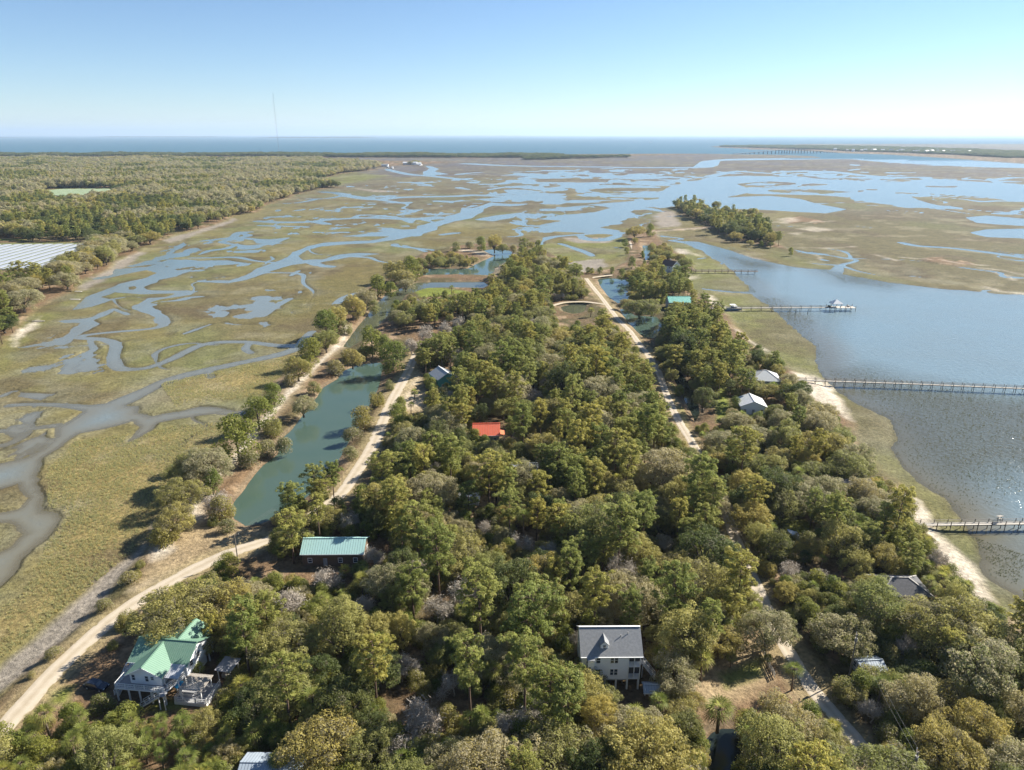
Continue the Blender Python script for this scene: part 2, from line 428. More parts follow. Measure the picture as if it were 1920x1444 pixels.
UPLAND = {
 'main': [(-300,1520),(0,1318),(60,1268),(150,1188),(215,1115),(240,1078),(275,1042),(288,1000),(308,965),(325,930),(345,900),(395,860),(425,820),(462,790),(488,760),(512,728),(538,700),(568,672),(594,645),(612,610),(640,575),(685,545),(715,522),
    (735,500),(775,485),(800,474),(860,462),(930,455),(965,463),(1000,462),(1040,480),(1060,500),(1085,513),(1120,511),(1150,505),(1178,490),(1178,460),(1173,440),(1200,430),(1228,432),(1234,450),(1262,470),(1292,490),(1302,510),
    (1250,528),(1290,545),(1312,560),(1340,575),(1365,595),(1385,620),(1420,655),(1470,688),(1505,712),(1550,735),(1582,768),(1590,800),(1602,830),(1632,862),(1665,900),(1725,955),(1752,1005),(1790,1050),(1845,1115),(1875,1150),(1960,1205),
    (2200,1380),(2700,1700),(2700,2400),(-900,2400)],
 'west': [(-1500,900),(-300,700),(0,652),(30,622),(45,602),(62,582),(110,556),(138,546),(150,530),(205,507),(215,492),(262,472),(310,450),(332,440),(400,425),(442,405),(480,400),(500,385),(530,376),(560,364),(600,355),(650,352),(600,348),(585,344),
    (612,333),(650,325),(700,319),(715,312.5),(790,309),(870,304),(700,301),(600,300),(618,296.5),(960,297),(1055,296.5),(1240,291.5),(1320,290),(1240,288.8),(1055,289.5),(480,288),(-400,288.5),(-2500,292)],
 'hammock': [(1264,388),(1290,390),(1330,402),(1380,412),(1420,420),(1442,427),(1430,440),(1450,455),(1480,470),(1440,463),(1380,452),(1350,440),(1330,427),(1290,408)],
 'barrier': [(1330,275.2),(1345,276.8),(1440,280.5),(1545,284.5),(1594,287.5),(1668,289.5),(1791,297),(1920,306),(2400,340),(2900,345),(2400,308),(1920,283),(1800,278),(1700,275.5),(1640,273.8),(1440,271.8),(1360,273)],
 'causeway': [(1215,437),(1270,434),(1340,430),(1370,428),(1340,425),(1270,430),(1215,433)],
 'spoil': [(1470,412),(1500,407),(1545,416),(1540,420),(1480,420)], 'spoil2': [(1725,486),(1765,483),(1810,490),(1830,500),(1790,500),(1740,494)]}
SEA_EDGE = [(-6000,289.5),(-400,288.9),(480,288.4),(1055,289.3),(1240,288.2),(1330,288.2),(1500,270),(2300,270),(9000,262),(9000,254.2),(-6000,254.2)]
SAND = [  # outline (dry sand and bare paths)
 [(1493,703),(1530,704),(1545,715),(1562,742),(1592,772),(1586,786),(1555,776),(1530,757),(1500,737)], [(1680,938),(1718,945),(1744,970),(1756,992),(1790,1040),(1830,1085),(1858,1130),(1825,1137),(1798,1092),(1758,1042),(1716,1002),(1686,962)],
 [(852,472),(875,470),(910,474),(927,480),(903,483),(880,476)], [(1217,533),(1250,525),(1300,517),(1325,508),(1310,521),(1260,531),(1222,540)], [(20,640),(45,615),(75,595),(78,602),(50,625),(30,650)],
 [(1460,412),(1480,408),(1500,415),(1470,420)], [(1495,430),(1525,426),(1560,432),(1530,435)], [(1480,438),(1500,436),(1498,441)], [(1270,467),(1290,468),(1295,475),(1275,477)], [(1330,556),(1345,570),(1372,580),(1392,583),(1375,586),(1345,583)],
 [(1300,476),(1325,481),(1322,485),(1298,480)], [(1530,478),(1545,484),(1540,490),(1532,486)], [(300,985),(330,1000),(320,1040),(285,1062),(290,1020)], [(355,985),(390,985),(375,960),(378,935),(368,935),(360,960)]]
SAND_LINES = [([(970,476),(955,490),(935,505),(922,517)], 5), ([(1225,436),(1270,433),(1340,428),(1368,426)], 5), ([(1840,504),(1880,508),(1930,518)], 4), ([(1690,483),(1730,487),(1745,490)], 3), ([(1640,478),(1680,489)], 2.5),
 ([(1870,512),(1890,518),(1900,526)], 3), ([(1850,540),(1880,548),(1930,552)], 6), ([(1380,622),(1400,640),(1440,660)], 1.2), ([(1770,492),(1800,497),(1850,498)], 3), ([(1510,420),(1560,415)], 3), ([(1440,418),(1475,415)], 4), ([(1600,463),(1560,466),(1500,465)], 2)]
MUD = [  # grey bare mud
 [(270,1018),(242,1046),(192,1078),(172,1108),(120,1152),(55,1215),(0,1262),(-120,1345),(-120,1375),(0,1300),(62,1252),(135,1190),(190,1142),(212,1108),(236,1080),(270,1045),(280,1025)],
 [(1233,395),(1262,395),(1277,425),(1235,428),(1228,410)], [(1055,446),(1150,446),(1140,456),(1080,457)], [(1060,492),(1130,486),(1140,500),(1090,512),(1060,504)], [(1272,466),(1290,474),(1282,480),(1268,474)], [(1340,465),(1400,478),(1440,489),(1400,486)],
 [(145,540),(205,506),(217,492),(260,474),(275,474),(222,512),(160,545)], [(300,452),(370,432),(440,410),(445,415),(370,440),(320,456)], [(1240,360),(1300,372),(1262,386)], [(670,354),(700,356),(755,360),(700,361)]]
LAWN = [[(1345,1275),(1425,1245),(1425,1275),(1360,1300)], [(1340,722),(1362,728),(1366,790),(1342,800)], [(1268,770),(1282,768),(1292,812),(1282,818)], [(1448,965),(1520,985),(1530,1010),(1470,1010)], [(95,1305),(140,1298),(135,1335),(85,1335)], [(290,1322),(350,1325),(345,1342),(280,1340)], [(1232,562),(1250,560),(1248,572),(1232,575)],
 [(775,548),(800,542),(840,545),(880,550),(850,556),(790,562)], [(1255,722),(1266,722),(1272,745),(1262,745)], [(-200,455),(30,450),(60,452),(-200,462)]]
DRY = [[(285,1060),(330,985),(400,985),(500,1000),(505,1020),(420,1050),(330,1092),(262,1130),(240,1120)], [(1285,1312),(1325,1250),(1430,1205),(1442,1285),(1360,1328),(1296,1345)], [(740,730),(780,700),(800,740),(790,785),(755,790)], [(860,940),(880,930),(960,935),(950,960),(870,960)], [(1150,575),(1195,640),(1240,700),(1225,705),(1180,640),(1140,590)]]
GOLD = [[(600,500),(680,485),(750,485),(760,510),(700,545),(640,580),(560,600),(560,550)], [(960,445),(1060,445),(1190,450),(1180,490),(1090,510),(1050,480),(990,462)], [(1260,395),(1330,405),(1360,425),(1280,428)], [(760,440),(960,430),(960,455),(860,458),(790,468)],
 [(1450,420),(1560,405),(1700,420),(1930,460),(1930,552),(1700,530),(1580,512),(1500,500),(1440,480)], [(1380,450),(1560,505),(1440,490),(1340,455)]]
BRIGHT = [[(1000,460),(1180,446),(1180,480),(1080,500),(1060,495)], [(1300,560),(1400,555),(1480,620),(1560,700),(1640,800),(1760,930),(1830,1010),(1900,1110),(1860,1120),(1740,960),(1600,800),(1540,720),(1400,640)], [(0,650),(60,590),(150,545),(170,545),(60,640),(0,700)], [(430,350),(650,322),(720,330),(620,352)], [(1240,460),(1330,480),(1380,520),(1300,530),(1290,500)],
 [(1440,480),(1500,498),(1575,515),(1700,530),(1560,498),(1460,470)], [(1700,415),(1790,425),(1760,430),(1700,425)]]
TAN = [[(40,1120),(100,1000),(82,930),(90,880),(140,830),(330,800),(470,790),(440,830),(330,930),(280,1010),(160,1110),(0,1240),(-150,1330),(-150,1230)], [(300,720),(480,685),(560,665),(500,740),(330,765)]]
BAY_GRASS = [[(1533,655),(1560,690),(1620,690),(1700,715),(1930,745),(2200,790),(2200,960),(1930,900),(1850,930),(1800,965),(1763,930),(1690,870),(1613,760),(1545,715)], [(1400,555),(1460,560),(1520,600),(1530,650),(1493,640),(1430,590)], [(1300,520),(1380,520),(1420,550),(1380,548),(1320,540)], [(1813,1000),(1900,1020),(1930,1110),(1883,1104)], [(1540,505),(1700,530),(1660,540),(1580,528)], [(1360,480),(1420,492),(1450,500),(1400,500)]]
ROAD_W = [(-140,1500),(-20,1390),(30,1340),(70,1295),(112,1250),(160,1205),(212,1160),(270,1120),(330,1085),(400,1050),(450,1030),(510,1010),(560,985),(602,955),(640,925),(668,885),(698,838),(717,793),(737,748),(762,703),(775,675),(782,662)]
ROAD_E = [(1700,1530),(1645,1444),(1610,1395),(1560,1335),(1522,1290),(1495,1248),(1475,1215),(1457,1180),(1440,1145),(1400,1060),(1355,950),(1318,868),(1295,825),(1272,788),(1252,745),(1241,715),(1231,690),(1212,662),(1195,640),(1180,620),(1160,600),(1142,577),(1126,556),(1111,538),(1099,522)]
ROAD_N = [(1099,522),(1135,517),(1170,513),(1188,508),(1200,499),(1195,485),(1188,468),(1184,452),(1200,440),(1215,435)]
ROAD_S = [(1035,573),(1060,567),(1097,566),(1136,571)]
TRAIL = [(362,985),(366,958),(378,930),(405,900),(432,880),(455,850),(492,800),(520,770),(542,743),(572,712),(602,683),(628,660),(645,640),(650,615)]
FIELD = [(-420,487),(-150,464),(0,458.5),(184,457),(160,468),(124,488),(86,506),(0,506),(-150,530),(-420,590)]
FIELD2 = [(84,357),(112,354.5),(236,354),(205,361),(125,368),(84,366)]

def wpoly(p): return at_np(p)

def row_profile():
    ys = np.concatenate([np.arange(254.3, 300, 0.55), np.arange(300, 500, 1.2), np.arange(500, 1740, 1.65)])
    Y = np.array([at(960, y)[1] for y in ys])
    return np.concatenate([Y, [40, 10, -60, -300, -2000]])

def noise_amp(dist, amt):
    return amt

ROWS = row_profile()
US = np.concatenate([[-8, -5, -3.4, -2.5, -2.0, -1.7, -1.5, -1.35, -1.22, -1.14, -1.08], np.linspace(-1.04, 1.04, 800), [1.08, 1.14, 1.22, 1.35, 1.5, 1.7, 2.0, 2.5, 3.4, 5, 8]])
WROW = 0.70 * np.maximum(ROWS, 60) + 30
DROW = np.abs(np.gradient(ROWS))

def land(X, Y, cell):
    """height and colour of the land at the points X, Y"""
    dist = np.hypot(X, Y) + 1
    n_big, n_mid, n_fine = fbm(X, Y, 160, 4, 1), fbm(X, Y, 22, 4, 5), fbm(X, Y, 4.0, 3, 9)
    edge_n = (fbm(X, Y, 14, 4, 21) - 0.5) * 2
    edge_w = (fbm(X, Y, 120, 4, 27) - 0.5) * 2
    edge_f = (fbm(X, Y, 4.5, 3, 24) - 0.5) * 2
    edge_x = (fbm(X, Y, 420, 3, 33) - 0.5) * 2
    marg = 60
    H = 0.34 + 0.14 * (n_mid - 0.5)
    bank = np.maximum(1.1, 1.3 * cell)
    dW = np.full(X.shape, 1e6)
    def wet(d, a):
        # shore lines wander more where the water is wide and far off
        far = np.clip((dist - 250) / 2500, 0, 1)
        return d + edge_n * (1.5 + 1.8 * far) * a + edge_f * 0.9 * a + edge_w * 9 * far * a + edge_x * 45 * np.clip((dist - 1500) / 3000, 0, 1) * a
    for k, p in WATER_POLYS.items():
        P = wpoly(p)
        m = max(40, 0.05 * np.abs(P[:, 1]).max())
        a = 1.0 if k not in ('sound',) else 0.35
        dW = np.minimum(dW, wet(sdf_poly(P, X, Y, m), a))
    for p in ISLANDS:
        P = wpoly(p)
        d = sdf_poly(P, X, Y, 60)
        dW = np.where(d < 60, np.maximum(dW, -wet(d, 0.8)), dW)
    for p, wd in WATER_LINES:
        P = smooth_line(np.column_stack([wpoly(p), np.broadcast_to(np.asarray(wd, float), (len(p),))]), 5)
        m = 40 + 0.03 * P[:, 1].max()
        dW = np.minimum(dW, wet(sdf_line(P[:, :2], X, Y, np.maximum(P[:, 2], 1) , m), 0.6))
    for p, share, size in FLATS:
        P = wpoly(p)
        d = sdf_poly(P, X, Y, size * 1.5)
        inn = np.clip(0.5 - d / (size * 1.2), 0, 1)
        q = (inn > 0)
        if not q.any():
            continue
        nz = np.full(X.shape, 1.0)
        wx, wy = (vnoise(X[q] / size / 1.6, Y[q] / size / 1.6, 77) - .5) * size * 1.5, (vnoise(X[q] / size / 1.6, Y[q] / size / 1.6, 78) - .5) * size * 1.5
        nz[q] = fbm(X[q] + wx, (Y[q] + wy) * 0.8, size, 5, 41 + int(size))
        thr = 0.5 + (share - 0.5) * 0.62
        dd = (nz - thr + (1 - inn) * 0.35) * size * 2.2
        dW = np.minimum(dW, np.where(q, dd, 1e6))
    # little winding creeks all over the flats
    for scl_, wd_, lo_, hi_, sd_ in ((46, 1.1, 180, 700, 131), (110, 2.4, 450, 1500, 137), (260, 5.0, 1100, 3200, 149)):
        q = (dist > lo_) & (dist < hi_)
        wx, wy = (vnoise(X[q] / scl_ * 2.2, Y[q] / scl_ * 2.2, sd_ + 1) - .5) * scl_ * .45, (vnoise(X[q] / scl_ * 2.2, Y[q] / scl_ * 2.2, sd_ + 2) - .5) * scl_ * .45
        nn_ = fbm(X[q] + wx, Y[q] + wy, scl_, 2, sd_)
        gate = fbm(X[q], Y[q], scl_ * 1.3, 2, sd_ + 5)
        dd = np.abs(nn_ - .5) * scl_ * 1.6 - wd_ + np.clip((.575 - gate) * 40, 0, 9) * wd_
        t_ = np.full(X.shape, 1e6); t_[q] = dd
        dW = np.minimum(dW, t_)
    P = wpoly(SEA_EDGE)
    dS = sdf_poly(P, X, Y, 3000)
    dS = np.where(dS > 1e5, 1e6, dS)
    # low grass standing in the shallows of the bay
    gB = np.zeros(X.shape)
    for p in BAY_GRASS:
        gB = np.maximum(gB, np.clip(0.5 - (sdf_poly(wpoly(p), X, Y, 60) + edge_w * 14) / 34, 0, 1))
    Hw = np.clip(dW / bank, -1, 1)
    Hw = np.where(Hw < 0, np.clip(dW / np.maximum(7.0, 1.5 * cell), -1, 0) * 0.9, Hw * 0.45)
    H = np.minimum(H, Hw)
    shal = np.clip(-dW / 6, 0, 1) * gB
    H = np.where(gB > 0, H * (1 - gB * 0.9) + gB * 0.9 * (-0.34 + 0.14 * (n_mid - 0.42) + 0.10 * (n_fine - 0.5)), H) * 1.0
    H = np.where((gB > 0) & (dW > 0), np.maximum(H, np.clip(dW * 0.05, 0, 0.3)), H)
    # dry land
    dU = np.full(X.shape, 1e6)
    for k, p in UPLAND.items():
        P = wpoly(p)
        dU = np.minimum(dU, sdf_poly(P, X, Y, max(40, 0.05 * np.abs(P[:, 1]).max())))
    dU = dU + edge_n * 1.5
    ramp = np.clip(0.5 - dU / np.maximum(7, 1.5 * cell), 0, 1)
    ramp = ramp * ramp * (3 - 2 * ramp)
    H = np.where(ramp > 0, np.maximum(H, 0.05) * (1 - ramp) + ramp * (UP + 0.25 * (n_mid - 0.5)), H)
    dP = np.full(X.shape, 1e6)
    for p in PONDS:
        dP = np.minimum(dP, sdf_poly(wpoly(p), X, Y, 20))
    dP = dP + edge_n * 0.7
    H = np.where(dP < 6, np.minimum(H, np.where(dP < 0, np.maximum(dP * 0.5, -1.0), dP * 0.32)), H)
    H = np.where(dS < 1e5, np.minimum(H, np.clip(dS / np.maximum(20, 2 * cell), -1, 1) * 0.9), H)
    for k in ('barrier',):
        dB = sdf_poly(wpoly(UPLAND[k]), X, Y, 400)
        H = np.where(dB < 0, np.maximum(H, np.clip(-dB / 40, 0, 1) * UP), H)
    # far side of the bay and open sea beyond the survey
    # ---------------- colours of the ground itself
    def mixc(C, col, m):
        return C + (np.asarray(col) - C) * m[:, None]
    C = np.empty((len(X), 3))
    C[:] = (0.150, 0.130, 0.054)
    C = mixc(C, (0.108, 0.090, 0.046), np.clip((n_big - 0.42) * 4, 0, 1))
    C = mixc(C, (0.118, 0.122, 0.050), np.clip((fbm(X, Y, 60, 3, 51) - 0.5) * 5, 0, 1) * 0.9)
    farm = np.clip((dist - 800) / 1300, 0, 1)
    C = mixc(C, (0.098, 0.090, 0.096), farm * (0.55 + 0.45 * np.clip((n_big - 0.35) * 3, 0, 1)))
    for p in GOLD:
        P = wpoly(p)
        s = 12 + 0.02 * P[:, 1].max()
        C = mixc(C, (0.124, 0.100, 0.038), np.clip(0.5 - (sdf_poly(P, X, Y, s * 2) + edge_w * s) / s, 0, 1) * 0.75)
    for p in BRIGHT:
        P = wpoly(p)
        s = 8 + 0.012 * P[:, 1].max()
        C = mixc(C, (0.132, 0.138, 0.040), np.clip(0.5 - (sdf_poly(P, X, Y, s * 2) + edge_w * s * .7) / s, 0, 1) * 0.8)
    for p in TAN:
        C = mixc(C, (0.215, 0.165, 0.068), np.clip(0.5 - (sdf_poly(wpoly(p), X, Y, 30) + edge_w * 9) / 14, 0, 1) * 0.85)
    for p in ([(1440,420),(1560,398),(1930,430),(2200,450),(2200,600),(1930,556),(1560,512),(1440,482)],):
        C = mixc(C, (0.092, 0.082, 0.044), np.clip(0.5 - sdf_poly(wpoly(p), X, Y, 60) / 50, 0, 1) * 0.62)
    # patches of browner and paler grass
    C = mixc(C, (0.092, 0.070, 0.040), np.clip((fbm(X, Y, 38, 4, 61) - 0.53) * 8, 0, 1) * 0.65)
    C = mixc(C, (0.24, 0.215, 0.135), np.clip((fbm(X, Y, 30, 4, 67) - 0.60) * 9, 0, 1) * 0.38)
    C = mixc(C, (0.165, 0.160, 0.105), np.clip(1 - np.abs(dW) / 14, 0, 1) * np.clip((fbm(X, Y, 18, 4, 69) - 0.45) * 5, 0, 1) * 0.6)
    # thin wet mud along the creeks
    wetn = np.clip(1 - np.abs(dW) / np.maximum(1.6, cell), 0, 1) * np.clip(1 - dist / 1800, 0.0, 1)
    C = mixc(C, (0.052, 0.043, 0.028), wetn * (0.25 + 0.6 * np.clip((fbm(X, Y, 25, 3, 73) - 0.4) * 4, 0, 1)))
    C = mixc(C, (0.14, 0.125, 0.10), np.clip(-dW / 1.5, 0, 1))
    C = mixc(C, (0.110, 0.104, 0.055), gB * 0.85 * (0.4 + 0.6 * np.clip((n_fine - 0.35) * 3, 0, 1)))
    for p in MUD:
        P = wpoly(p)
        s = 1.5 + 0.006 * P[:, 1].max()
        mk = np.clip(0.5 - (sdf_poly(P, X, Y, 6 * s) + edge_n * s) / s, 0, 1)
        C = mixc(C, (0.235, 0.205, 0.170), mk * 0.9)
        H = H - mk * 0.12 * (H > 0.02)
    up = np.clip(0.5 - (dU + edge_n * 1.5) / np.maximum(5, cell), 0, 1)
    floor = np.empty_like(C); floor[:] = (0.150, 0.098, 0.055)
    floor = mixc(floor, (0.085, 0.072, 0.032), np.clip((n_mid - 0.45) * 5, 0, 1))
    floor = mixc(floor, (0.26, 0.185, 0.115), np.clip((fbm(X, Y, 9, 3, 71) - 0.58) * 7, 0, 1))
    C = C + (floor - C) * up[:, None]
    for p in DRY:
        mk = np.clip(0.5 - (sdf_poly(wpoly(p), X, Y, 8) + edge_n * 2) / 3.5, 0, 1)
        C = mixc(C, (0.34, 0.262, 0.150), mk * (0.55 + 0.45 * n_mid))
        C = mixc(C, (0.48, 0.40, 0.29), mk * np.clip((n_mid - 0.55) * 6, 0, 1) * 0.7)
    for p in LAWN:
        mk = np.clip(0.5 - (sdf_poly(wpoly(p), X, Y, 6) + edge_n * 1.2) / 2, 0, 1)
        C = mixc(C, (0.150, 0.175, 0.030), mk * (0.65 + 0.35 * n_mid))
    sandc = np.zeros(X.shape)
    for p in SAND:
        P = wpoly(p)
        s = 1.6 + 0.004 * P[:, 1].max()
        sandc = np.maximum(sandc, np.clip(0.5 - (sdf_poly(P, X, Y, 6 * s) + edge_n * s * 1.6) / s / 1.5, 0, 1))
    for p, wd in SAND_LINES:
        P = wpoly(p)
        s = 1 + 0.003 * P[:, 1].max()
        sandc = np.maximum(sandc, np.clip(0.5 - (sdf_line(P, X, Y, wd, 8 * s) + edge_n * s) / s / 2, 0, 1))
    dT = sdf_line(smooth_line(wpoly(TRAIL)), X, Y, 2.6, 10)
    sandc = np.maximum(sandc, np.clip(0.5 - (dT + edge_n * 1.3) / 2.2, 0, 1))
    C = mixc(C, (0.30, 0.235, 0.15), np.clip(0.5 - (dT - 2.5 + edge_n * 2) / 3, 0, 1) * 0.7)
    for r, wd in ((ROAD_W, 5.2), (ROAD_E, 4.6)):
        dr = sdf_line(smooth_line(at_np(r, UP)), X, Y, wd, 14)
        C = mixc(C, (0.27, 0.215, 0.115), np.clip(0.5 - (dr - 1.6 + edge_n * 1.5) / 2.4, 0, 1) * 0.75)
        flat = np.clip(1 - (dr - 0.5) / 3.0, 0, 1)
        H = H * (1 - flat) + flat * UP
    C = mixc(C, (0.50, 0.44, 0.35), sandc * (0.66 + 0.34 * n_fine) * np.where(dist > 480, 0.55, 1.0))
    H = np.where((sandc > 0.5) & (H < 0.5) & (dW > -1), np.maximum(H, 0.22), H)
    # pond and upland banks show raw earth near the water
    C = mixc(C, (0.20, 0.155, 0.10), np.clip(1 - np.abs(dP - 1.0) / 1.4, 0, 1) * 0.7)
    for p in (FIELD, FIELD2):
        mk = np.clip(0.5 - sdf_poly(wpoly(p), X, Y, 20) / 8, 0, 1)
        C = mixc(C, (0.15, 0.16, 0.06), mk)
    # the barrier island's beach
    dB = sdf_poly(wpoly(UPLAND['barrier']), X, Y, 600)
    C = np.clip(C * (0.82 + 0.36 * n_fine)[:, None], 0, 1)
    return H, C, dW, dP, dU, gB

def grid_xy(rows, us, wrow):
    return (us[None, :] * wrow[:, None]).ravel(), np.repeat(rows, len(us))

def grid_faces(nr, nc):
    i = np.arange(nr - 1)[:, None] * nc + np.arange(nc - 1)[None, :]
    i = i.ravel()
    return np.column_stack([i + nc, i + nc + 1, i + 1, i])

GX, GY = grid_xy(ROWS, US, WROW)
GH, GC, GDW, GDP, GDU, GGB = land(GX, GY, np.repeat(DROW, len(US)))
me = np_mesh('ground', np.column_stack([GX, GY, GH]), grid_faces(len(ROWS), len(US)))
me.polygons.foreach_set('use_smooth', np.ones(len(me.polygons), bool))
ca = me.attributes.new('soil', 'FLOAT_COLOR', 'POINT')
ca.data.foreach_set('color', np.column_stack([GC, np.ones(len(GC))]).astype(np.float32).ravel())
m, n, l, b = new_mat('ground_cover')
b.inputs['Roughness'].default_value = 0.9
b.inputs['Specular IOR Level'].default_value = 0.1
a = n.new('ShaderNodeAttribute'); a.attribute_name = 'soil'
tc = n.new('ShaderNodeTexCoord')
t1 = n.new('ShaderNodeTexNoise'); t1.inputs['Scale'].default_value = 0.9; t1.inputs['Detail'].default_value = 8; t1.inputs['Roughness'].default_value = 0.7
t2 = n.new('ShaderNodeTexNoise'); t2.inputs['Scale'].default_value = 0.12; t2.inputs['Detail'].default_value = 6; t2.inputs['Roughness'].default_value = 0.65
for t in (t1, t2): l.new(tc.outputs['Object'], t.inputs['Vector'])
r1 = n.new('ShaderNodeMapRange'); r1.inputs[1].default_value, r1.inputs[2].default_value, r1.inputs[3].default_value, r1.inputs[4].default_value = 0.3, 0.7, 0.48, 1.50
r2 = n.new('ShaderNodeMapRange'); r2.inputs[1].default_value, r2.inputs[2].default_value, r2.inputs[3].default_value, r2.inputs[4].default_value = 0.3, 0.7, 0.80, 1.2
l.new(t1.outputs[0], r1.inputs[0]); l.new(t2.outputs[0], r2.inputs[0])
mm = n.new('ShaderNodeMath'); mm.operation = 'MULTIPLY'
l.new(r1.outputs[0], mm.inputs[0]); l.new(r2.outputs[0], mm.inputs[1])
vm = n.new('ShaderNodeVectorMath'); vm.operation = 'SCALE'
l.new(a.outputs['Color'], vm.inputs[0]); l.new(mm.outputs[0], vm.inputs['Scale'])
l.new(vm.outputs[0], b.inputs['Base Color'])
bp = n.new('ShaderNodeBump'); bp.inputs['Strength'].default_value = 1.0; bp.inputs['Distance'].default_value = 0.45
l.new(t1.outputs[0], bp.inputs['Height']); l.new(bp.outputs[0], b.inputs['Normal'])
me.materials.append(m)
ground = bpy.data.objects.new('ground', me)
COL.objects.link(ground)
tag(ground, 'tidal marsh, sandy paths and leaf-strewn woodland ground out to the sea', kind='structure')

# ------------------------------------------------------------------ tidal water
def water_mat(name, deep, shallow, rough, bump, wave, use_depth=True, wave2=None):
    m, n, l, b = new_mat(name)
    b.inputs['Roughness'].default_value = rough
    b.inputs['IOR'].default_value = 1.333
    b.inputs['Specular IOR Level'].default_value = 0.5
    tc = n.new('ShaderNodeTexCoord')
    if use_depth:
        a = n.new('ShaderNodeAttribute'); a.attribute_name = 'depth'  # also carries the sky-reflection blue painted in by distance
        mx = n.new('ShaderNodeMixRGB')
        mx.inputs[1].default_value, mx.inputs[2].default_value = (*shallow, 1), (*deep, 1)
        nz = n.new('ShaderNodeTexNoise'); nz.inputs['Scale'].default_value = 0.02; nz.inputs['Detail'].default_value = 5
        l.new(tc.outputs['Object'], nz.inputs['Vector'])
        ad = n.new('ShaderNodeMath'); ad.operation = 'MULTIPLY_ADD'; ad.inputs[1].default_value = 0.5; ad.inputs[2].default_value = -0.25
        l.new(nz.outputs[0], ad.inputs[0])
        sm = n.new('ShaderNodeMath'); sm.operation = 'ADD'; sm.use_clamp = True
        l.new(a.outputs['Fac'], sm.inputs[0]); l.new(ad.outputs[0], sm.inputs[1])
        l.new(sm.outputs[0], mx.inputs[0])
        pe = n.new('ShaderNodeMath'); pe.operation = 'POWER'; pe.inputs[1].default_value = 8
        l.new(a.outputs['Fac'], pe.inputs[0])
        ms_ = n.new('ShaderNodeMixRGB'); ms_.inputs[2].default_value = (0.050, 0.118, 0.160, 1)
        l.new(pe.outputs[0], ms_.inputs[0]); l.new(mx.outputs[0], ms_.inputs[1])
        wa = n.new('ShaderNodeAttribute'); wa.attribute_name = 'weed'
        wz = n.new('ShaderNodeTexNoise'); wz.inputs['Scale'].default_value = 0.9; wz.inputs['Detail'].default_value = 6; wz.inputs['Roughness'].default_value = 0.75
        l.new(tc.outputs['Object'], wz.inputs['Vector'])
        wr_ = n.new('ShaderNodeMapRange'); wr_.inputs[1].default_value, wr_.inputs[2].default_value, wr_.inputs[3].default_value, wr_.inputs[4].default_value = 0.32, 0.62, 0.70, 1.0
        l.new(wz.outputs[0], wr_.inputs[0])
        wm_ = n.new('ShaderNodeMath'); wm_.operation = 'MULTIPLY'; l.new(wa.outputs['Fac'], wm_.inputs[0]); l.new(wr_.outputs[0], wm_.inputs[1])
        wc = n.new('ShaderNodeMixRGB'); wc.inputs[2].default_value = (0.066, 0.060, 0.030, 1)
        l.new(wm_.outputs[0], wc.inputs[0]); l.new(ms_.outputs[0], wc.inputs[1]); l.new(wc.outputs[0], b.inputs['Base Color'])
    else:
        nz = n.new('ShaderNodeTexNoise'); nz.inputs['Scale'].default_value = 0.08; nz.inputs['Detail'].default_value = 4
        l.new(tc.outputs['Object'], nz.inputs['Vector'])
        mx = n.new('ShaderNodeMixRGB')
        mx.inputs[1].default_value, mx.inputs[2].default_value = (*shallow, 1), (*deep, 1)
        l.new(nz.outputs[0], mx.inputs[0]); l.new(mx.outputs[0], b.inputs['Base Color'])
    t = n.new('ShaderNodeTexNoise'); t.inputs['Scale'].default_value = wave; t.inputs['Detail'].default_value = 4; t.inputs['Roughness'].default_value = 0.6
    l.new(tc.outputs['Object'], t.inputs['Vector'])
    bp = n.new('ShaderNodeBump'); bp.inputs['Strength'].default_value = bump; bp.inputs['Distance'].default_value = 0.5 if use_depth else 0.25
    l.new(t.outputs[0], bp.inputs['Height']); l.new(bp.outputs[0], b.inputs['Normal'])
    if use_depth:   # wind gets at the open water, the creeks lie calm
        ml = n.new('ShaderNodeMath'); ml.operation = 'MULTIPLY_ADD'; ml.inputs[1].default_value = 0.95; ml.inputs[2].default_value = 0.05
        l.new(a.outputs['Fac'], ml.inputs[0]); l.new(ml.outputs[0], bp.inputs['Strength'])
        pw_ = n.new('ShaderNodeMath'); pw_.operation = 'POWER'; pw_.inputs[1].default_value = 8
        sp_ = n.new('ShaderNodeMath'); sp_.operation = 'MULTIPLY_ADD'; sp_.inputs[1].default_value = -0.44; sp_.inputs[2].default_value = 0.5
        l.new(a.outputs['Fac'], pw_.inputs[0]); l.new(pw_.outputs[0], sp_.inputs[0]); l.new(sp_.outputs[0], b.inputs['Specular IOR Level'])
        rg_ = n.new('ShaderNodeMath'); rg_.operation = 'MULTIPLY_ADD'; rg_.inputs[1].default_value = 0.30; rg_.inputs[2].default_value = rough
        l.new(pw_.outputs[0], rg_.inputs[0]); l.new(rg_.outputs[0], b.inputs['Roughness'])
        sh_ = n.new('ShaderNodeAttribute'); sh_.attribute_name = 'cover'
        l.new(sh_.outputs['Fac'], b.inputs['Alpha'])
    return m

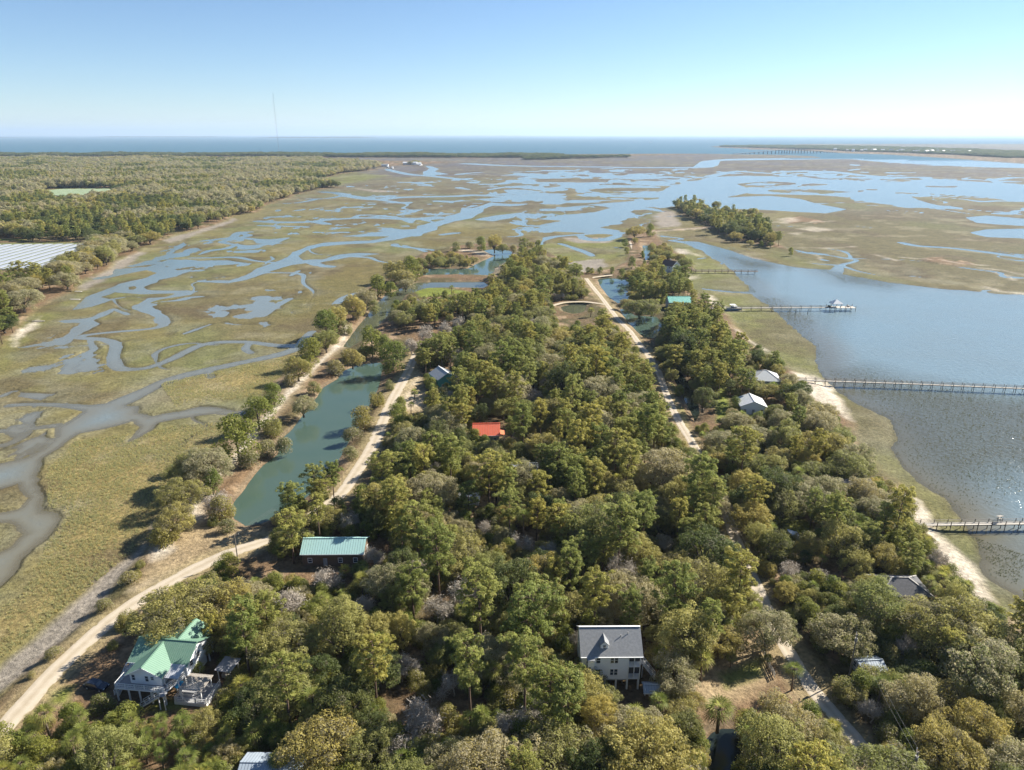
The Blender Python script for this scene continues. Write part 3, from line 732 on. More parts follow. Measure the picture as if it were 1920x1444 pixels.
ri = np.unique(np.concatenate([np.arange(0, len(ROWS), 3), [len(ROWS) - 1]]))
ci = np.unique(np.concatenate([np.arange(0, len(US), 3), [len(US) - 1]]))
WX, WY = grid_xy(ROWS[ri], US[ci], WROW[ri])
sel = (ri[:, None] * len(US) + ci[None, :]).ravel()
me = np_mesh('water', np.column_stack([WX, WY, np.zeros(len(WX))]), grid_faces(len(ri), len(ci)))
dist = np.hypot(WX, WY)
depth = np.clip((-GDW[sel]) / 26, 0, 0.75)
depth = np.maximum(depth, np.clip((dist - 240) / 420, 0, 1) * 0.8)  # distance term paints in the blue of reflected sky, not real depth
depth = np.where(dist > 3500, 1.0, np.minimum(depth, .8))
cov = np.clip(0.50 - GH[sel] * 1.6, 0.50, 1.0)
cov = np.clip(cov + np.clip((dist - 300) / 250, 0, 1), 0, 1)
fw = me.attributes.new('weed', 'FLOAT', 'POINT')
fw.data.foreach_set('value', GGB[sel].astype(np.float32))
fb = me.attributes.new('cover', 'FLOAT', 'POINT')
fb.data.foreach_set('value', cov.astype(np.float32))
fa = me.attributes.new('depth', 'FLOAT', 'POINT')
fa.data.foreach_set('value', depth.astype(np.float32))
me.materials.append(water_mat('tidal_water', (0.145, 0.215, 0.252), (0.142, 0.128, 0.086), 0.14, 0.25, 0.55))  # pale blue base colour includes painted sky reflection
o = bpy.data.objects.new('water', me)
COL.objects.link(o)
tag(o, 'tidal creeks, bay and open sea reflecting the blue sky', kind='structure')

pond_mats = [water_mat('pond_water', (0.046, 0.082, 0.066), (0.066, 0.096, 0.072), 0.06, 0.06, 0.8, False), water_mat('canal_water', (0.060, 0.070, 0.045), (0.085, 0.088, 0.055), 0.06, 0.06, 0.8, False),
             water_mat('dark_pond_water', (0.012, 0.018, 0.016), (0.02, 0.026, 0.02), 0.05, 0.06, 0.8, False)]
pond_labels = ['long green pond between the embankment trail and the dirt road', 'brown-green canal winding along the embankment', 'bent pond beside the pale sand bank', 'blue pond beside the straight lane at its junction', 'pond below the round green thicket', 'narrow canal strip between tree lines',
               'small dark pond in the clearing by the side track', 'dark pool under the trees beside the dirt lane', 'dark ditch water along the shaded lane verge']
for i, p in enumerate(PONDS):
    P = at_np(p, 0.03)
    c = P.mean(0)
    # grow the sheet a little so that the banks cut it off
    nrm = []
    for k in range(len(P)):
        e = P[(k + 1) % len(P)] - P[k - 1]
        nn = np.array([e[1], -e[0]]) / (np.linalg.norm(e) + 1e-9)
        nrm.append(nn)
    area = 0.5 * np.sum(P[:, 0] * np.roll(P[:, 1], -1) - np.roll(P[:, 0], -1) * P[:, 1])
    Q = P + np.array(nrm) * (1.2 if area > 0 else -1.2)
    mb = MB(); mb.add([(q[0], q[1], 0.03) for q in Q], [tuple(range(len(Q))) if area > 0 else tuple(range(len(Q)))[::-1]])
    o = mb.build('pond', pond_mats[[0, 1, 0, 0, 0, 0, 1, 2, 2][i]])
    tag(o, pond_labels[i], kind='structure')

# ------------------------------------------------------------------ dirt roads: sheets laid on the levelled ground
def road(name, pts, width, m, label, z=UP, crown=0.05):
    P = smooth_line(at_np(pts, z), 8)
    T = np.gradient(P, axis=0)
    T /= np.linalg.norm(T, axis=1)[:, None]
    N = np.column_stack([-T[:, 1], T[:, 0]])
    K = np.array([-1.0, -0.72, -0.4, 0, 0.4, 0.72, 1.0])
    Zk = np.array([-0.12, 0.035, 0.03, 0.06, 0.03, 0.035, -0.12])
    wob = 1 + 0.10 * (np.array([vnoise(np.array([i * 0.22]), np.array([3.3]), 5)[0] for i in range(len(P))]) - 0.5) * 2
    V = np.concatenate([np.column_stack([P + N * (k * width / 2 * wob)[:, None], np.full(len(P), z + zk)]) for k, zk in zip(K, Zk)])
    nP = len(P)
    F = []
    for j in range(len(K) - 1):
        for i in range(nP - 1):
            F.append((j * nP + i, j * nP + i + 1, (j + 1) * nP + i + 1, (j + 1) * nP + i))
    mb = MB(); mb.v = [tuple(v) for v in V]; mb.f = [f[::-1] for f in F]
    me = mb.mesh(name, True)
    at_ = me.attributes.new('across', 'FLOAT', 'POINT')
    at_.data.foreach_set('value', np.repeat(np.abs(K), nP).astype(np.float32))
    me.materials.append(m)
    o = bpy.data.objects.new(name, me); COL.objects.link(o)
    return tag(o, label, kind='structure')

def road_mat(name, c, c2):
    m, n, l, b = new_mat(name)
    b.inputs['Roughness'].default_value = 0.95
    b.inputs['Specular IOR Level'].default_value = 0.1
    tc = n.new('ShaderNodeTexCoord')
    t = n.new('ShaderNodeTexNoise'); t.inputs['Scale'].default_value = 0.5; t.inputs['Detail'].default_value = 8; t.inputs['Roughness'].default_value = 0.65
    l.new(tc.outputs['Object'], t.inputs['Vector'])
    a = n.new('ShaderNodeAttribute'); a.attribute_name = 'across'
    tr = n.new('ShaderNodeValToRGB')  # packed wheel tracks are paler than the middle and the verges
    e = tr.color_ramp.elements
    e[0].position, e[0].color = 0.0, (0.25, 0.25, 0.25, 1)
    e[1].position, e[1].color = 1.0, (0, 0, 0, 1)
    k = e.new(0.4); k.color = (1, 1, 1, 1)
    k = e.new(0.7); k.color = (0.6, 0.6, 0.6, 1)
    l.new(a.outputs['Fac'], tr.inputs[0])
    mu = n.new('ShaderNodeMath'); mu.operation = 'MULTIPLY_ADD'; mu.inputs[1].default_value = 1.6; mu.inputs[2].default_value = -0.8
    l.new(t.outputs[0], mu.inputs[0])
    ad = n.new('ShaderNodeMath'); ad.operation = 'ADD'; ad.use_clamp = True
    l.new(tr.outputs[0], ad.inputs[0]); l.new(mu.outputs[0], ad.inputs[1])
    mx = n.new('ShaderNodeMixRGB'); mx.inputs[1].default_value, mx.inputs[2].default_value = (*c2, 1), (*c, 1)
    l.new(ad.outputs[0], mx.inputs[0])
    t3 = n.new('ShaderNodeTexNoise'); t3.inputs['Scale'].default_value = 0.45; t3.inputs['Detail'].default_value = 6
    l.new(tc.outputs['Object'], t3.inputs['Vector'])
    vg = n.new('ShaderNodeMath'); vg.operation = 'MULTIPLY_ADD'; vg.inputs[1].default_value = 1.3; vg.inputs[2].default_value = -0.65
    l.new(t3.outputs[0], vg.inputs[0])
    vs = n.new('ShaderNodeMath'); vs.operation = 'ADD'; l.new(a.outputs['Fac'], vs.inputs[0]); l.new(vg.outputs[0], vs.inputs[1])
    vr = n.new('ShaderNodeMapRange'); vr.inputs[1].default_value, vr.inputs[2].default_value = 0.74, 0.92
    l.new(vs.outputs[0], vr.inputs[0])
    vx = n.new('ShaderNodeMixRGB'); vx.inputs[2].default_value = (0.20, 0.165, 0.075, 1)
    l.new(vr.outputs[0], vx.inputs[0]); l.new(mx.outputs[0], vx.inputs[1]); l.new(vx.outputs[0], b.inputs['Base Color'])
    bp = n.new('ShaderNodeBump'); bp.inputs['Strength'].default_value = 0.5; bp.inputs['Distance'].default_value = 0.1
    l.new(t.outputs[0], bp.inputs['Height']); l.new(bp.outputs[0], b.inputs['Normal'])
    return m

rm = road_mat('sandy_road', (0.45, 0.385, 0.295), (0.335, 0.275, 0.19))
road('dirt_road', ROAD_W, 5.4, rm, 'wide sandy dirt road curving past the green-roofed house and the long pond')
rm2 = road_mat('sandy_lane', (0.47, 0.405, 0.315), (0.35, 0.29, 0.21))
road('lane', ROAD_E, 3.9, rm2, 'straight sandy lane running through the pines')
road('lane', ROAD_N, 4.0, rm2, 'pale causeway track running on past the blue pond', z=UP - 0.1)
road('lane', ROAD_S, 3.4, rm2, 'short side track past the small dark pond')

# ------------------------------------------------------------------ trees: a few models of each kind, then one object tree per tree
def leaves(pos, nrm, size, aspect, rng, curl=0.0):
    """small leaf-spray faces at pos, facing nrm"""
    N = len(pos)
    t = rng.normal(size=(N, 3))
    t -= nrm * np.sum(t * nrm, 1)[:, None]
    t /= np.linalg.norm(t, axis=1)[:, None] + 1e-9
    bt = np.cross(nrm, t)
    L = (size * rng.uniform(0.6, 1.3, N))[:, None]
    Wd = L * aspect
    bend = nrm * (L * curl)
    V = np.stack([pos - t * L, pos + bt * Wd + bend, pos + t * L, pos - bt * Wd + bend], 1).reshape(-1, 3)
    return V

def norm(v): return v / (np.linalg.norm(v, axis=1)[:, None] + 1e-9)

def crown_mesh(name, V, shade, moss, m, trunk=None, tm=None):
    nq = len(V) // 4
    F = np.arange(nq * 4).reshape(-1, 4)
    me = np_mesh(name, V, F)
    for nm, val in (('shade', shade), ('moss', moss)):
        at_ = me.attributes.new(nm, 'FLOAT', 'FACE')
        at_.data.foreach_set('value', np.asarray(val, np.float32))
    me.materials.append(m)
    return me

def clumps_to_leaves(C, R, per, size, aspect, rng, flat=0.75, up=0.35, droop=0.0, inner=0.55):
    pos, nr, sh = [], [], []
    for c, r in zip(C, R):
        k = int(per * (r / 1.4) ** 2) + 8
        d = norm(rng.normal(size=(k, 3)) + np.array([0, 0, up]))
        rad = r * (inner + (1.08 - inner) * rng.uniform(0, 1, k) ** 0.5)
        p = c + d * rad[:, None] * np.array([1, 1, flat])
        pos.append(p)
        nr.append(norm(d * 0.9 + rng.normal(size=(k, 3)) * 0.42 + np.array([0, 0, 0.35 - droop])))
        sh.append(np.clip(rng.uniform(0, 1) * 0.45 + rng.uniform(0, 0.55, k), 0, 1))
    return np.concatenate(pos), np.concatenate(nr), np.concatenate(sh)

def limb(mb, a, b, r0, r1, rng, seg=4, wob=0.12, n=5):
    a, b = np.array(a, float), np.array(b, float)
    L = np.linalg.norm(b - a)
    pts = [a + (b - a) * t + rng.normal(size=3) * wob * L * math.sin(math.pi * t) * 0.5 for t in np.linspace(0, 1, seg + 1)]
    mb.tube(pts, [r0 + (r1 - r0) * t for t in np.linspace(0, 1, seg + 1)], n)
    return pts

BARK_OAK = mat('oak_bark', (0.16, 0.13, 0.10), 0.9, (0.09, 0.075, 0.06), 6, 0.4)
BARK_PINE = mat('pine_bark', (0.17, 0.115, 0.08), 0.9, (0.09, 0.06, 0.045), 5, 0.4)
BARK_GREY = mat('bare_bark', (0.46, 0.41, 0.36), 0.9, (0.32, 0.28, 0.24), 5, 0.3)
BARK_PALM = mat('palm_bark', (0.22, 0.17, 0.12), 0.9, (0.13, 0.10, 0.075), 5, 0.4)
LEAF_OAK = leaf_mat('oak_leaves', (0.245, 0.220, 0.076), (0.490, 0.432, 0.155))
LEAF_MOSSY = leaf_mat('mossy_oak_leaves', (0.210, 0.190, 0.075), (0.430, 0.380, 0.165), moss=(0.44, 0.39, 0.25))
LEAF_PINE = leaf_mat('pine_needles', (0.210, 0.212, 0.060), (0.475, 0.448, 0.132), moss=(0.15, 0.10, 0.045))
LEAF_CEDAR = leaf_mat('cedar_leaves', (0.115, 0.135, 0.030), (0.32, 0.325, 0.075))
LEAF_DARK = leaf_mat('dark_oak_leaves', (0.075, 0.092, 0.030), (0.215, 0.225, 0.075))  # dark green; on far trees the dark tone is painted shadow side
LEAF_PALM = leaf_mat('palm_fronds', (0.13, 0.16, 0.032), (0.40, 0.385, 0.11), moss=(0.26, 0.20, 0.10))
LEAF_SHRUB = leaf_mat('shrub_leaves', (0.15, 0.145, 0.042), (0.38, 0.34, 0.11), moss=(0.42, 0.37, 0.25))

def make_oak(seed, R=6.5, Ht=10.5, moss=0.1, n=118, per=230, leaf=0.17, lm=None):
    rng = np.random.default_rng(seed)
    rz = Ht * 0.44
    base = Ht * 0.30
    C, Rr = [], []
    lobes = norm(rng.normal(size=(5, 3)) * np.array([1, 1, .7]))
    while len(C) < n:
        d = norm(rng.normal(size=(1, 3)) + np.array([[0, 0, 0.35]]))[0]
        if d[2] < -0.62: continue
        lob = 0.68 + 0.46 * max(0, max(lobes @ d) - 0.40) / 0.60 + rng.uniform(-0.06, 0.10)
        f = rng.uniform(0.60, 0.98) * lob
        c = np.array([d[0] * R * f, d[1] * R * f, Ht * 0.52 + d[2] * rz * f])
        r = rng.uniform(0.70, 1.35) * R / 6.5 * (118 / n) ** .5
        if all(np.linalg.norm(c - q) > 0.50 * (r + s) for q, s in zip(C, Rr)) or rng.uniform() < 0.08:
            C.append(c); Rr.append(r)
    C, Rr = np.array(C), np.array(Rr)
    p, nr, sh = clumps_to_leaves(C, Rr, per, leaf, 0.55, rng)
    V = leaves(p, nr, leaf, 0.55, rng, 0.12)
    # hanging moss and grey twigs
    ms = (rng.uniform(size=len(p)) < moss).astype(float)
    cl_m = np.repeat((rng.uniform(size=len(C)) < moss * 1.6), [int(per * (r / 1.4) ** 2) + 8 for r in Rr])
    ms = np.where(cl_m & (rng.uniform(size=len(p)) < 0.7), 1.0, ms) * rng.uniform(0.6, 1, len(p))
    crown = crown_mesh('crown', V, sh, ms, lm or LEAF_OAK)
    mb = MB()
    fork = (rng.uniform(-.3, .3), rng.uniform(-.3, .3), base * 0.45)
    mb.tube([(0, 0, -0.4), (0.05, 0.02, base * 0.2), fork], [0.55, 0.40, 0.34], 7)
    for i in rng.permutation(len(C))[:16]:
        mid = limb(mb, fork, C[i] * np.array([0.55, 0.55, 0.8]), 0.22, 0.12, rng, 3)[-1]
        limb(mb, mid, C[i] + np.array([0, 0, Rr[i] * 0.3]), 0.11, 0.03, rng, 3, n=4)
    t = mb.mesh('trunk', True); t.materials.append(BARK_OAK)
    return t, crown, R, Ht

def make_pine(seed, Ht=17.0, R=3.7, lo=0.42, per=92, leaf=0.27):
    rng = np.random.default_rng(seed)
    C, Rr = [], []
    mb = MB()
    lean = rng.normal(size=2) * 0.35
    def axis(z): return np.array([lean[0] * z / Ht, lean[1] * z / Ht, z])
    mb.tube([axis(z) + np.array([0, 0, -0.4 if z == 0 else 0]) for z in (0, Ht * .3, Ht * .6, Ht * .95)], [0.27, 0.22, 0.16, 0.04], 7)
    nb = 46
    gapf = rng.uniform(0, 6.28)
    for i in range(nb):
        f = (i + rng.uniform(0, 0.9)) / nb
        z = Ht * (lo + (0.97 - lo) * f)
        prof = (1 - 0.62 * max(0, f - 0.35) ** 1.2) * (0.55 + 0.45 * min(1, f / 0.35))
        an = i * 2.4 + rng.uniform(-.6, .6)
        L = R * prof * rng.uniform(0.45, 1.15) * (1 + .22 * math.sin(an * 2 + gapf))
        tip = axis(z) + np.array([math.cos(an) * L, math.sin(an) * L, 0.30 * L + rng.uniform(-.4, .6)])
        limb(mb, axis(z), tip, 0.07, 0.025, rng, 2, n=4)
        C.append(tip); Rr.append(rng.uniform(0.5, 0.95) * R / 3.7)
        for q_ in range(2):
            if L > 1.3 and rng.uniform() < .75:
                C.append(axis(z) + (tip - axis(z)) * rng.uniform(.5, .9) + rng.normal(size=3) * np.array([.7, .7, .3])); Rr.append(rng.uniform(0.42, 0.75) * R / 3.7)
    C.append(axis(Ht)); Rr.append(0.8)
    p, nr, sh = clumps_to_leaves(np.array(C), np.array(Rr), per * 2.1, leaf, 0.3, rng, flat=0.55, up=0.6, inner=0.3)
    V = leaves(p, nr, leaf, 0.34, rng, 0.15)
    ms = (rng.uniform(size=len(p)) < 0.06).astype(float)
    crown = crown_mesh('crown', V, sh, ms, LEAF_PINE)
    t = mb.mesh('trunk', True); t.materials.append(BARK_PINE)
    return t, crown, R, Ht

def make_cedar(seed, R=2.6, Ht=6.0, lm=None, per=190, leaf=0.17, n=36, moss=0.03, low=0.10):
    rng = np.random.default_rng(seed)
    C, Rr = [], []
    for i in range(n):
        f = rng.uniform(0, 1)
        z = Ht * (low + (0.93 - low) * f)
        prof = math.sin(math.pi * (0.22 + 0.72 * f)) ** 0.7
        an, L = rng.uniform(0, 6.28), R * prof * rng.uniform(0.45, 0.85)
        C.append((math.cos(an) * L, math.sin(an) * L, z)); Rr.append(rng.uniform(0.65, 1.1) * R / 2.6)
    p, nr, sh = clumps_to_leaves(np.array(C), np.array(Rr), per, leaf, 0.5, rng, flat=0.9)
    V = leaves(p, nr, leaf, 0.5, rng, 0.1)
    ms = (rng.uniform(size=len(p)) < moss).astype(float)
    crown = crown_mesh('crown', V, sh, ms, lm or LEAF_CEDAR)
    mb = MB()
    mb.tube([(0, 0, -0.3), (0.05, 0, Ht * .35), (0, 0.05, Ht * .8)], [0.16, 0.11, 0.03], 6)
    for i in range(6):
        limb(mb, (0, 0, Ht * rng.uniform(.15, .4)), C[i], 0.06, 0.02, rng, 2, n=4)
    t = mb.mesh('trunk', True); t.materials.append(BARK_OAK)
    return t, crown, R, Ht

def make_palm(seed, Ht=6.0, R=1.9):
    rng = np.random.default_rng(seed)
    mb = MB()
    lean = rng.normal(size=2) * 0.25
    top = np.array([lean[0], lean[1], Ht - 1.0])
    mb.tube([(0, 0, -.3), (lean[0] * .4, lean[1] * .4, Ht * .4), tuple(top)], [0.24, 0.19, 0.21], 7)
    V, sh, ms = [], [], []
    for i in range(27):
        an = i * 2.39996 + rng.uniform(-.2, .2)
        f = i / 27
        el = math.radians(75 - 120 * f + rng.uniform(-8, 8))
        d = np.array([math.cos(an) * math.cos(el), math.sin(an) * math.cos(el), math.sin(el)])
        stem = rng.uniform(0.75, 1.05) * R * 0.5
        c = top + d * stem + np.array([0, 0, 0.15])
        side = norm(np.cross(d, [0, 0, 1])[None])[0] if abs(d[2]) < .98 else np.array([1, 0, 0])
        upv = np.cross(side, d)
        s0 = rng.uniform(0.2, 0.8)
        mb.tube([tuple(top), tuple(c)], [0.035, 0.02], 3)
        for k in range(9):
            th = math.radians(-84 + 21 * k)
            dl = d * math.cos(th) + side * math.sin(th)
            L = R * 0.74 * (1 - 0.25 * abs(th) / 1.75) * rng.uniform(.85, 1.1)
            wv = np.cross(dl, upv) * 0.07
            mid = c + dl * L * .55 + upv * 0.10
            tip = c + dl * L - np.array([0, 0, 0.22 * L]) - upv * 0.05
            V += [c, mid + wv, tip, mid - wv]
            sh.append(np.clip(s0 + rng.uniform(-.25, .25), 0, 1)); ms.append(1.0 if f > 0.84 else (0.15 if rng.uniform() < .1 else 0))
    crown = crown_mesh('crown', np.array(V), sh, ms, LEAF_PALM)
    t = mb.mesh('trunk', True); t.materials.append(BARK_PALM)
    return t, crown, R, Ht

def make_bare(seed, Ht=9.5, R=4.2, twig=420):
    rng = np.random.default_rng(seed)
    mb = MB()
    tips = []
    def grow(a, d, L, r, lev):
        b = a + d * L
        pts = limb(mb, a, b, r, r * .62, rng, 3, 0.16, 5 if lev < 2 else 3)
        if lev >= 4:
            tips.append((a, b, d)); return
        for k in range(3 if lev > 0 else 4):
            dd = d * 0.75 + rng.normal(size=3) * 0.55 + np.array([0, 0, 0.16])
            dd /= np.linalg.norm(dd)
            grow(np.array(pts[-1 if k < 2 else 2]), dd, L * rng.uniform(.58, .8), r * .6, lev + 1)
    grow(np.array([0, 0, -.3]), np.array([0.05, 0.02, 1.0]), Ht * 0.30, 0.24, 0)
    t = mb.mesh('trunk', True); t.materials.append(BARK_GREY)
    # sparse spray of twigs and moss at the ends of the boughs
    pos = np.concatenate([np.array(b) + rng.normal(size=(26, 3)) * 0.62 for a, b, d in tips])
    V = leaves(pos, norm(rng.normal(size=pos.shape)), 0.50, 0.09, rng)
    crown = crown_mesh('twigs', V, rng.uniform(0, 1, len(pos)), np.ones(len(pos)) * rng.uniform(.6, 1), TWIG)
    return t, crown, R, Ht

TWIG = leaf_mat('twigs_and_moss', (0.26, 0.22, 0.18), (0.44, 0.39, 0.33), moss=(0.42, 0.37, 0.31), trans=0.1)
PROTO = {
 'oak': [make_oak(100 + i, R=[6.2, 6.8, 5.6, 6.5, 7.4, 5.9, 6.4][i], Ht=[10, 11, 11.5, 9.2, 10.4, 12, 8.8][i], moss=[.05, .12, .08, .16, .1, .03, .2][i]) for i in range(7)],
 'mossy': [make_oak(200 + i, R=[6.5, 7.0, 6.0, 6.6][i], Ht=[10, 11.2, 9.4, 10.2][i], moss=[.34, .46, .26, .4][i], n=[118, 104, 92, 80][i], lm=LEAF_MOSSY) for i in range(4)],
 'pine': [make_pine(300 + i, Ht=[17, 16, 18, 15.5, 17.5][i], R=[3.9, 4.3, 3.7, 4.1, 4.4][i], lo=[.42, .36, .46, .34, .40][i]) for i in range(5)],
 'cedar': [make_cedar(400 + i, R=[2.7, 2.9, 2.5][i], Ht=[5.6, 6.2, 6.4][i]) for i in range(3)],
 'shrub': [make_cedar(500 + i, R=2.6, Ht=[3.6, 4.2, 3.4][i], lm=LEAF_SHRUB, per=170, moss=[.05, .15, .4][i], low=.05, leaf=.16) for i in range(3)],
 'palm': [make_palm(600 + i, Ht=[5.6, 6.6, 4.4][i], R=[2.0, 2.1, 1.9][i]) for i in range(3)],
 'dark': [make_oak(800 + i, R=[5.6, 6.2, 5.0][i], Ht=[11, 10, 12][i], moss=.04, n=90, lm=LEAF_DARK) for i in range(3)],
 'bare': [make_bare(700 + i, Ht=[9.5, 10.5, 8.5][i]) for i in range(3)],
}
TREE_NAME = {'dark': 'evergreen_oak_tree', 'oak': 'live_oak_tree', 'mossy': 'mossy_oak_tree', 'pine': 'pine_tree', 'cedar': 'cedar_tree', 'shrub': 'coastal_shrub', 'palm': 'palm_tree', 'bare': 'bare_tree'}
TREE_CAT = {'dark': 'tree', 'oak': 'tree', 'mossy': 'tree', 'pine': 'tree', 'cedar': 'tree', 'shrub': 'shrub', 'palm': 'palm', 'bare': 'tree'}

def plant(kind, var, X, Y, s, rot, label, group, z=None, sz=1.0):
    t, c, R, Ht = PROTO[kind][var]
    o = empty(TREE_NAME[kind], (X, Y, UP - 0.05 if z is None else z), rot, label, TREE_CAT[kind], group)
    o.scale = (s * (1 + .16 * math.sin(X * 1.7 + Y)), s * (1 + .16 * math.cos(X + Y * 2.3)), s * sz)
    for nm, me in (('trunk', t), ('crown', c)):
        q = bpy.data.objects.new(nm, me)
        COL.objects.link(q)
        q.parent = o
    return o

# ---- where the woods stand (outlines of the tree cover as seen, crown level) and what grows there
ZONES = [  # name, outline, mix of kinds, size range
 ('garden', [(-150,1365),(20,1372),(62,1345),(150,1335),(262,1345),(400,1338),(425,1320),(560,1335),(575,1600),(-150,1600)], dict(oak=.30, palm=.38, shrub=.22, mossy=.1), (0.62, 0.95)),
 ('near wood', [(560,1335),(425,1320),(440,1260),(385,1205),(250,1188),(212,1170),(240,1150),(330,1095),(430,1066),(520,1052),(690,1060),(900,1040),(1300,1045),(1420,1110),(1445,1180),(1440,1215),(1330,1245),(1290,1300),(1285,1345),(1300,1380),(1380,1345),(1470,1320),(1530,1330),(1580,1400),(1620,1600),(560,1600)],
    dict(oak=.34, mossy=.22, dark=.10, pine=.24, bare=.05, palm=.05), (0.72, 1.12)),
 ('middle wood', [(690,1060),(520,1052),(500,1005),(545,950),(600,935),(640,955),(690,925),(712,870),(730,805),(765,775),(800,770),(800,700),(785,680),(800,600),(900,640),(1060,640),(1130,600),(1175,640),(1215,700),(1232,760),(1265,820),(1300,840),(1350,960),(1395,1080),(1300,1045),(900,1040)],
    dict(oak=.24, mossy=.12, dark=.12, pine=.45, bare=.04, palm=.03), (0.68, 1.02)),
 ('north wood', [(800,600),(745,600),(735,580),(770,560),(800,553),(900,552),(935,520),(965,490),(985,465),(1030,478),(1060,500),(1090,530),(1100,555),(1040,570),(1050,590),(1100,590),(1130,605),(1060,640),(900,640)],
    dict(oak=.36, mossy=.24, pine=.32, palm=.04, bare=.04), (0.62, 0.92)),
 ('pine strip', [(1232,625),(1250,585),(1300,570),(1340,590),(1370,640),(1395,690),(1370,720),(1330,730),(1318,780),(1330,830),(1400,870),(1440,960),(1450,1100),(1500,1200),(1470,1190),(1420,1100),(1365,960),(1315,850),(1295,800),(1262,715),(1240,680)],
    dict(pine=.50, oak=.20, dark=.20, mossy=.06, cedar=.04), (0.66, 1.0)),
 ('shore wood', [(1395,690),(1370,640),(1400,650),(1460,680),(1490,720),(1520,750),(1560,790),(1600,830),(1650,890),(1690,950),(1740,1010),(1790,1080),(1850,1140),(1960,1200),(2150,1330),(2150,1600),(1660,1600),(1600,1390),(1530,1290),(1490,1210),(1450,1090),(1440,960),(1400,870),(1330,830),(1345,800),(1370,790),(1375,730)],
    dict(oak=.36, mossy=.26, dark=.16, pine=.08, palm=.08, shrub=.06), (0.62, 0.98)),
 ('point', [(1180,500),(1195,505),(1215,500),(1240,500),(1275,505),(1290,535),(1300,550),(1250,552),(1230,560),(1190,555),(1178,540)], dict(pine=.4, oak=.4, cedar=.2), (0.6, 0.85)),
 ('causeway', [(1186,440),(1196,448),(1206,465),(1210,488),(1203,490),(1190,465)], dict(cedar=.6, oak=.4), (0.5, 0.7)), ('causeway', [(1218,440),(1240,450),(1275,478),(1290,492),(1255,490),(1225,490),(1218,460)], dict(cedar=.4, oak=.6), (0.5, 0.75)),
 ('pond islet', [(785,480),(830,470),(880,476),(900,488),(885,500),(800,502),(740,515),(735,500)], dict(oak=.4, shrub=.4, cedar=.2), (0.5, 0.75)), ('pond islet', [(795,517),(870,513),(905,522),(900,527),(800,527)], dict(shrub=.8, cedar=.2), (0.55, 0.9)),
 ('hammock', [(1264,386),(1290,376),(1340,384),(1400,398),(1440,412),(1436,428),(1450,448),(1485,468),(1440,458),(1380,446),(1345,428),(1300,402)], dict(oak=.45, pine=.35, cedar=.2), (0.75, 1.0)),
]
CLEAR = [  # seen ground, roofs and walls that no crown may cover
 [(205,1300),(210,1265),(235,1235),(285,1185),(320,1184),(375,1205),(380,1235),(440,1240),(430,1290),(405,1325),(330,1335),(215,1320)], [(1140,1184),(1202,1184),(1204,1300),(1145,1300),(1132,1260),(1128,1238)], [(1088,1184),(1140,1184),(1140,1200),(1100,1205)], [(1196,1280),(1232,1280),(1232,1312),(1196,1310)],
 [(575,1035),(582,1006),(660,1008),(652,1036),(620,1040)], [(887,820),(890,792),(934,789),(942,812),(915,818)], [(960,866),(1003,866),(1003,892),(985,886)], [(806,690),(845,680),(842,722),(812,722)],
 [(1406,695),(1430,686),(1456,708),(1430,712)], [(1380,742),(1400,736),(1434,766),(1412,768),(1386,762)], [(1592,906),(1612,908),(1611,917),(1595,917)], [(1668,1088),(1718,1085),(1719,1099),(1700,1099)], [(1604,1232),(1646,1232),(1646,1262),(1604,1262)],
 [(1252,552),(1292,552),(1292,566),(1254,568)], [(1246,490),(1266,486),(1268,510),(1250,510)], [(462,1424),(566,1426),(566,1450),(462,1450)],
 [(0,1385),(20,1330),(110,1230),(210,1140),(330,1072),(450,1020),(512,1000),(512,1025),(450,1045),(340,1100),(240,1165),(130,1265),(30,1372)], [(612,945),(640,905),(675,860),(700,815),(725,755),(755,695),(785,670),(770,705),(742,760),(715,825),(690,880),(650,940)],
 [(1240,700),(1262,720),(1275,760),(1300,815),(1312,830),(1285,832),(1262,790),(1245,745)], [(1095,520),(1125,535),(1160,580),(1200,632),(1222,668),(1212,672),(1170,622),(1130,572),(1105,540)], [(1488,1250),(1520,1240),(1545,1290),(1580,1340),(1560,1350),(1520,1310)],
 [(1448,1170),(1465,1170),(1490,1210),(1475,1225)], [(1318,1262),(1425,1222),(1425,1270),(1345,1298),(1318,1310)], [(1340,728),(1358,735),(1360,790),(1342,792)], [(1460,970),(1525,985),(1520,1005),(1470,1000)], [(740,740),(790,720),(800,765),(765,785),(745,775)], [(868,940),(930,940),(940,962),(875,962)], [(1052,570),(1102,570),(1098,590),(1056,590)], [(1035,562),(1100,562),(1100,572),(1035,576)],
 [(780,542),(870,542),(860,554),(790,556)], [(1030,590),(1110,585),(1120,605),(1060,615)], [(1320,1370),(1372,1362),(1395,1400),(1385,1444),(1335,1444)], [(420,1120),(430,1080),(480,1062),(560,1056),(570,1070),(500,1085)], [(820,1275),(850,1260),(870,1285),(840,1300)], [(1225,608),(1242,608),(1236,632),(1205,633),(1190,622),(1176,600),(1162,580),(1190,594)],
 [(1118,524),(1178,524),(1176,560),(1160,568),(1140,553)], [(1268,690),(1282,700),(1310,770),(1296,788),(1280,760)], [(1418,860),(1424,850),(1430,870),(1424,880)]]
CLEAR += [[(0,459),(176,457.8),(150,464),(108,487),(72,500),(0,498)], [(86,357),(228,354.5),(200,360),(122,366.5),(88,365)], [(648,645),(675,608),(702,577),(722,556),(757,541),(785,531),(905,529),(912,536),(900,540),(795,540),(765,550),(745,570),(722,596),(690,630)],
 [(470,960),(468,925),(500,880),(532,850),(552,812),(590,756),(630,718),(680,690),(712,686),(704,727),(688,760),(640,838),(600,890),(560,925),(520,955)], [(805,507),(880,507),(905,493),(930,480),(945,472),(955,480),(918,514),(850,513)]]
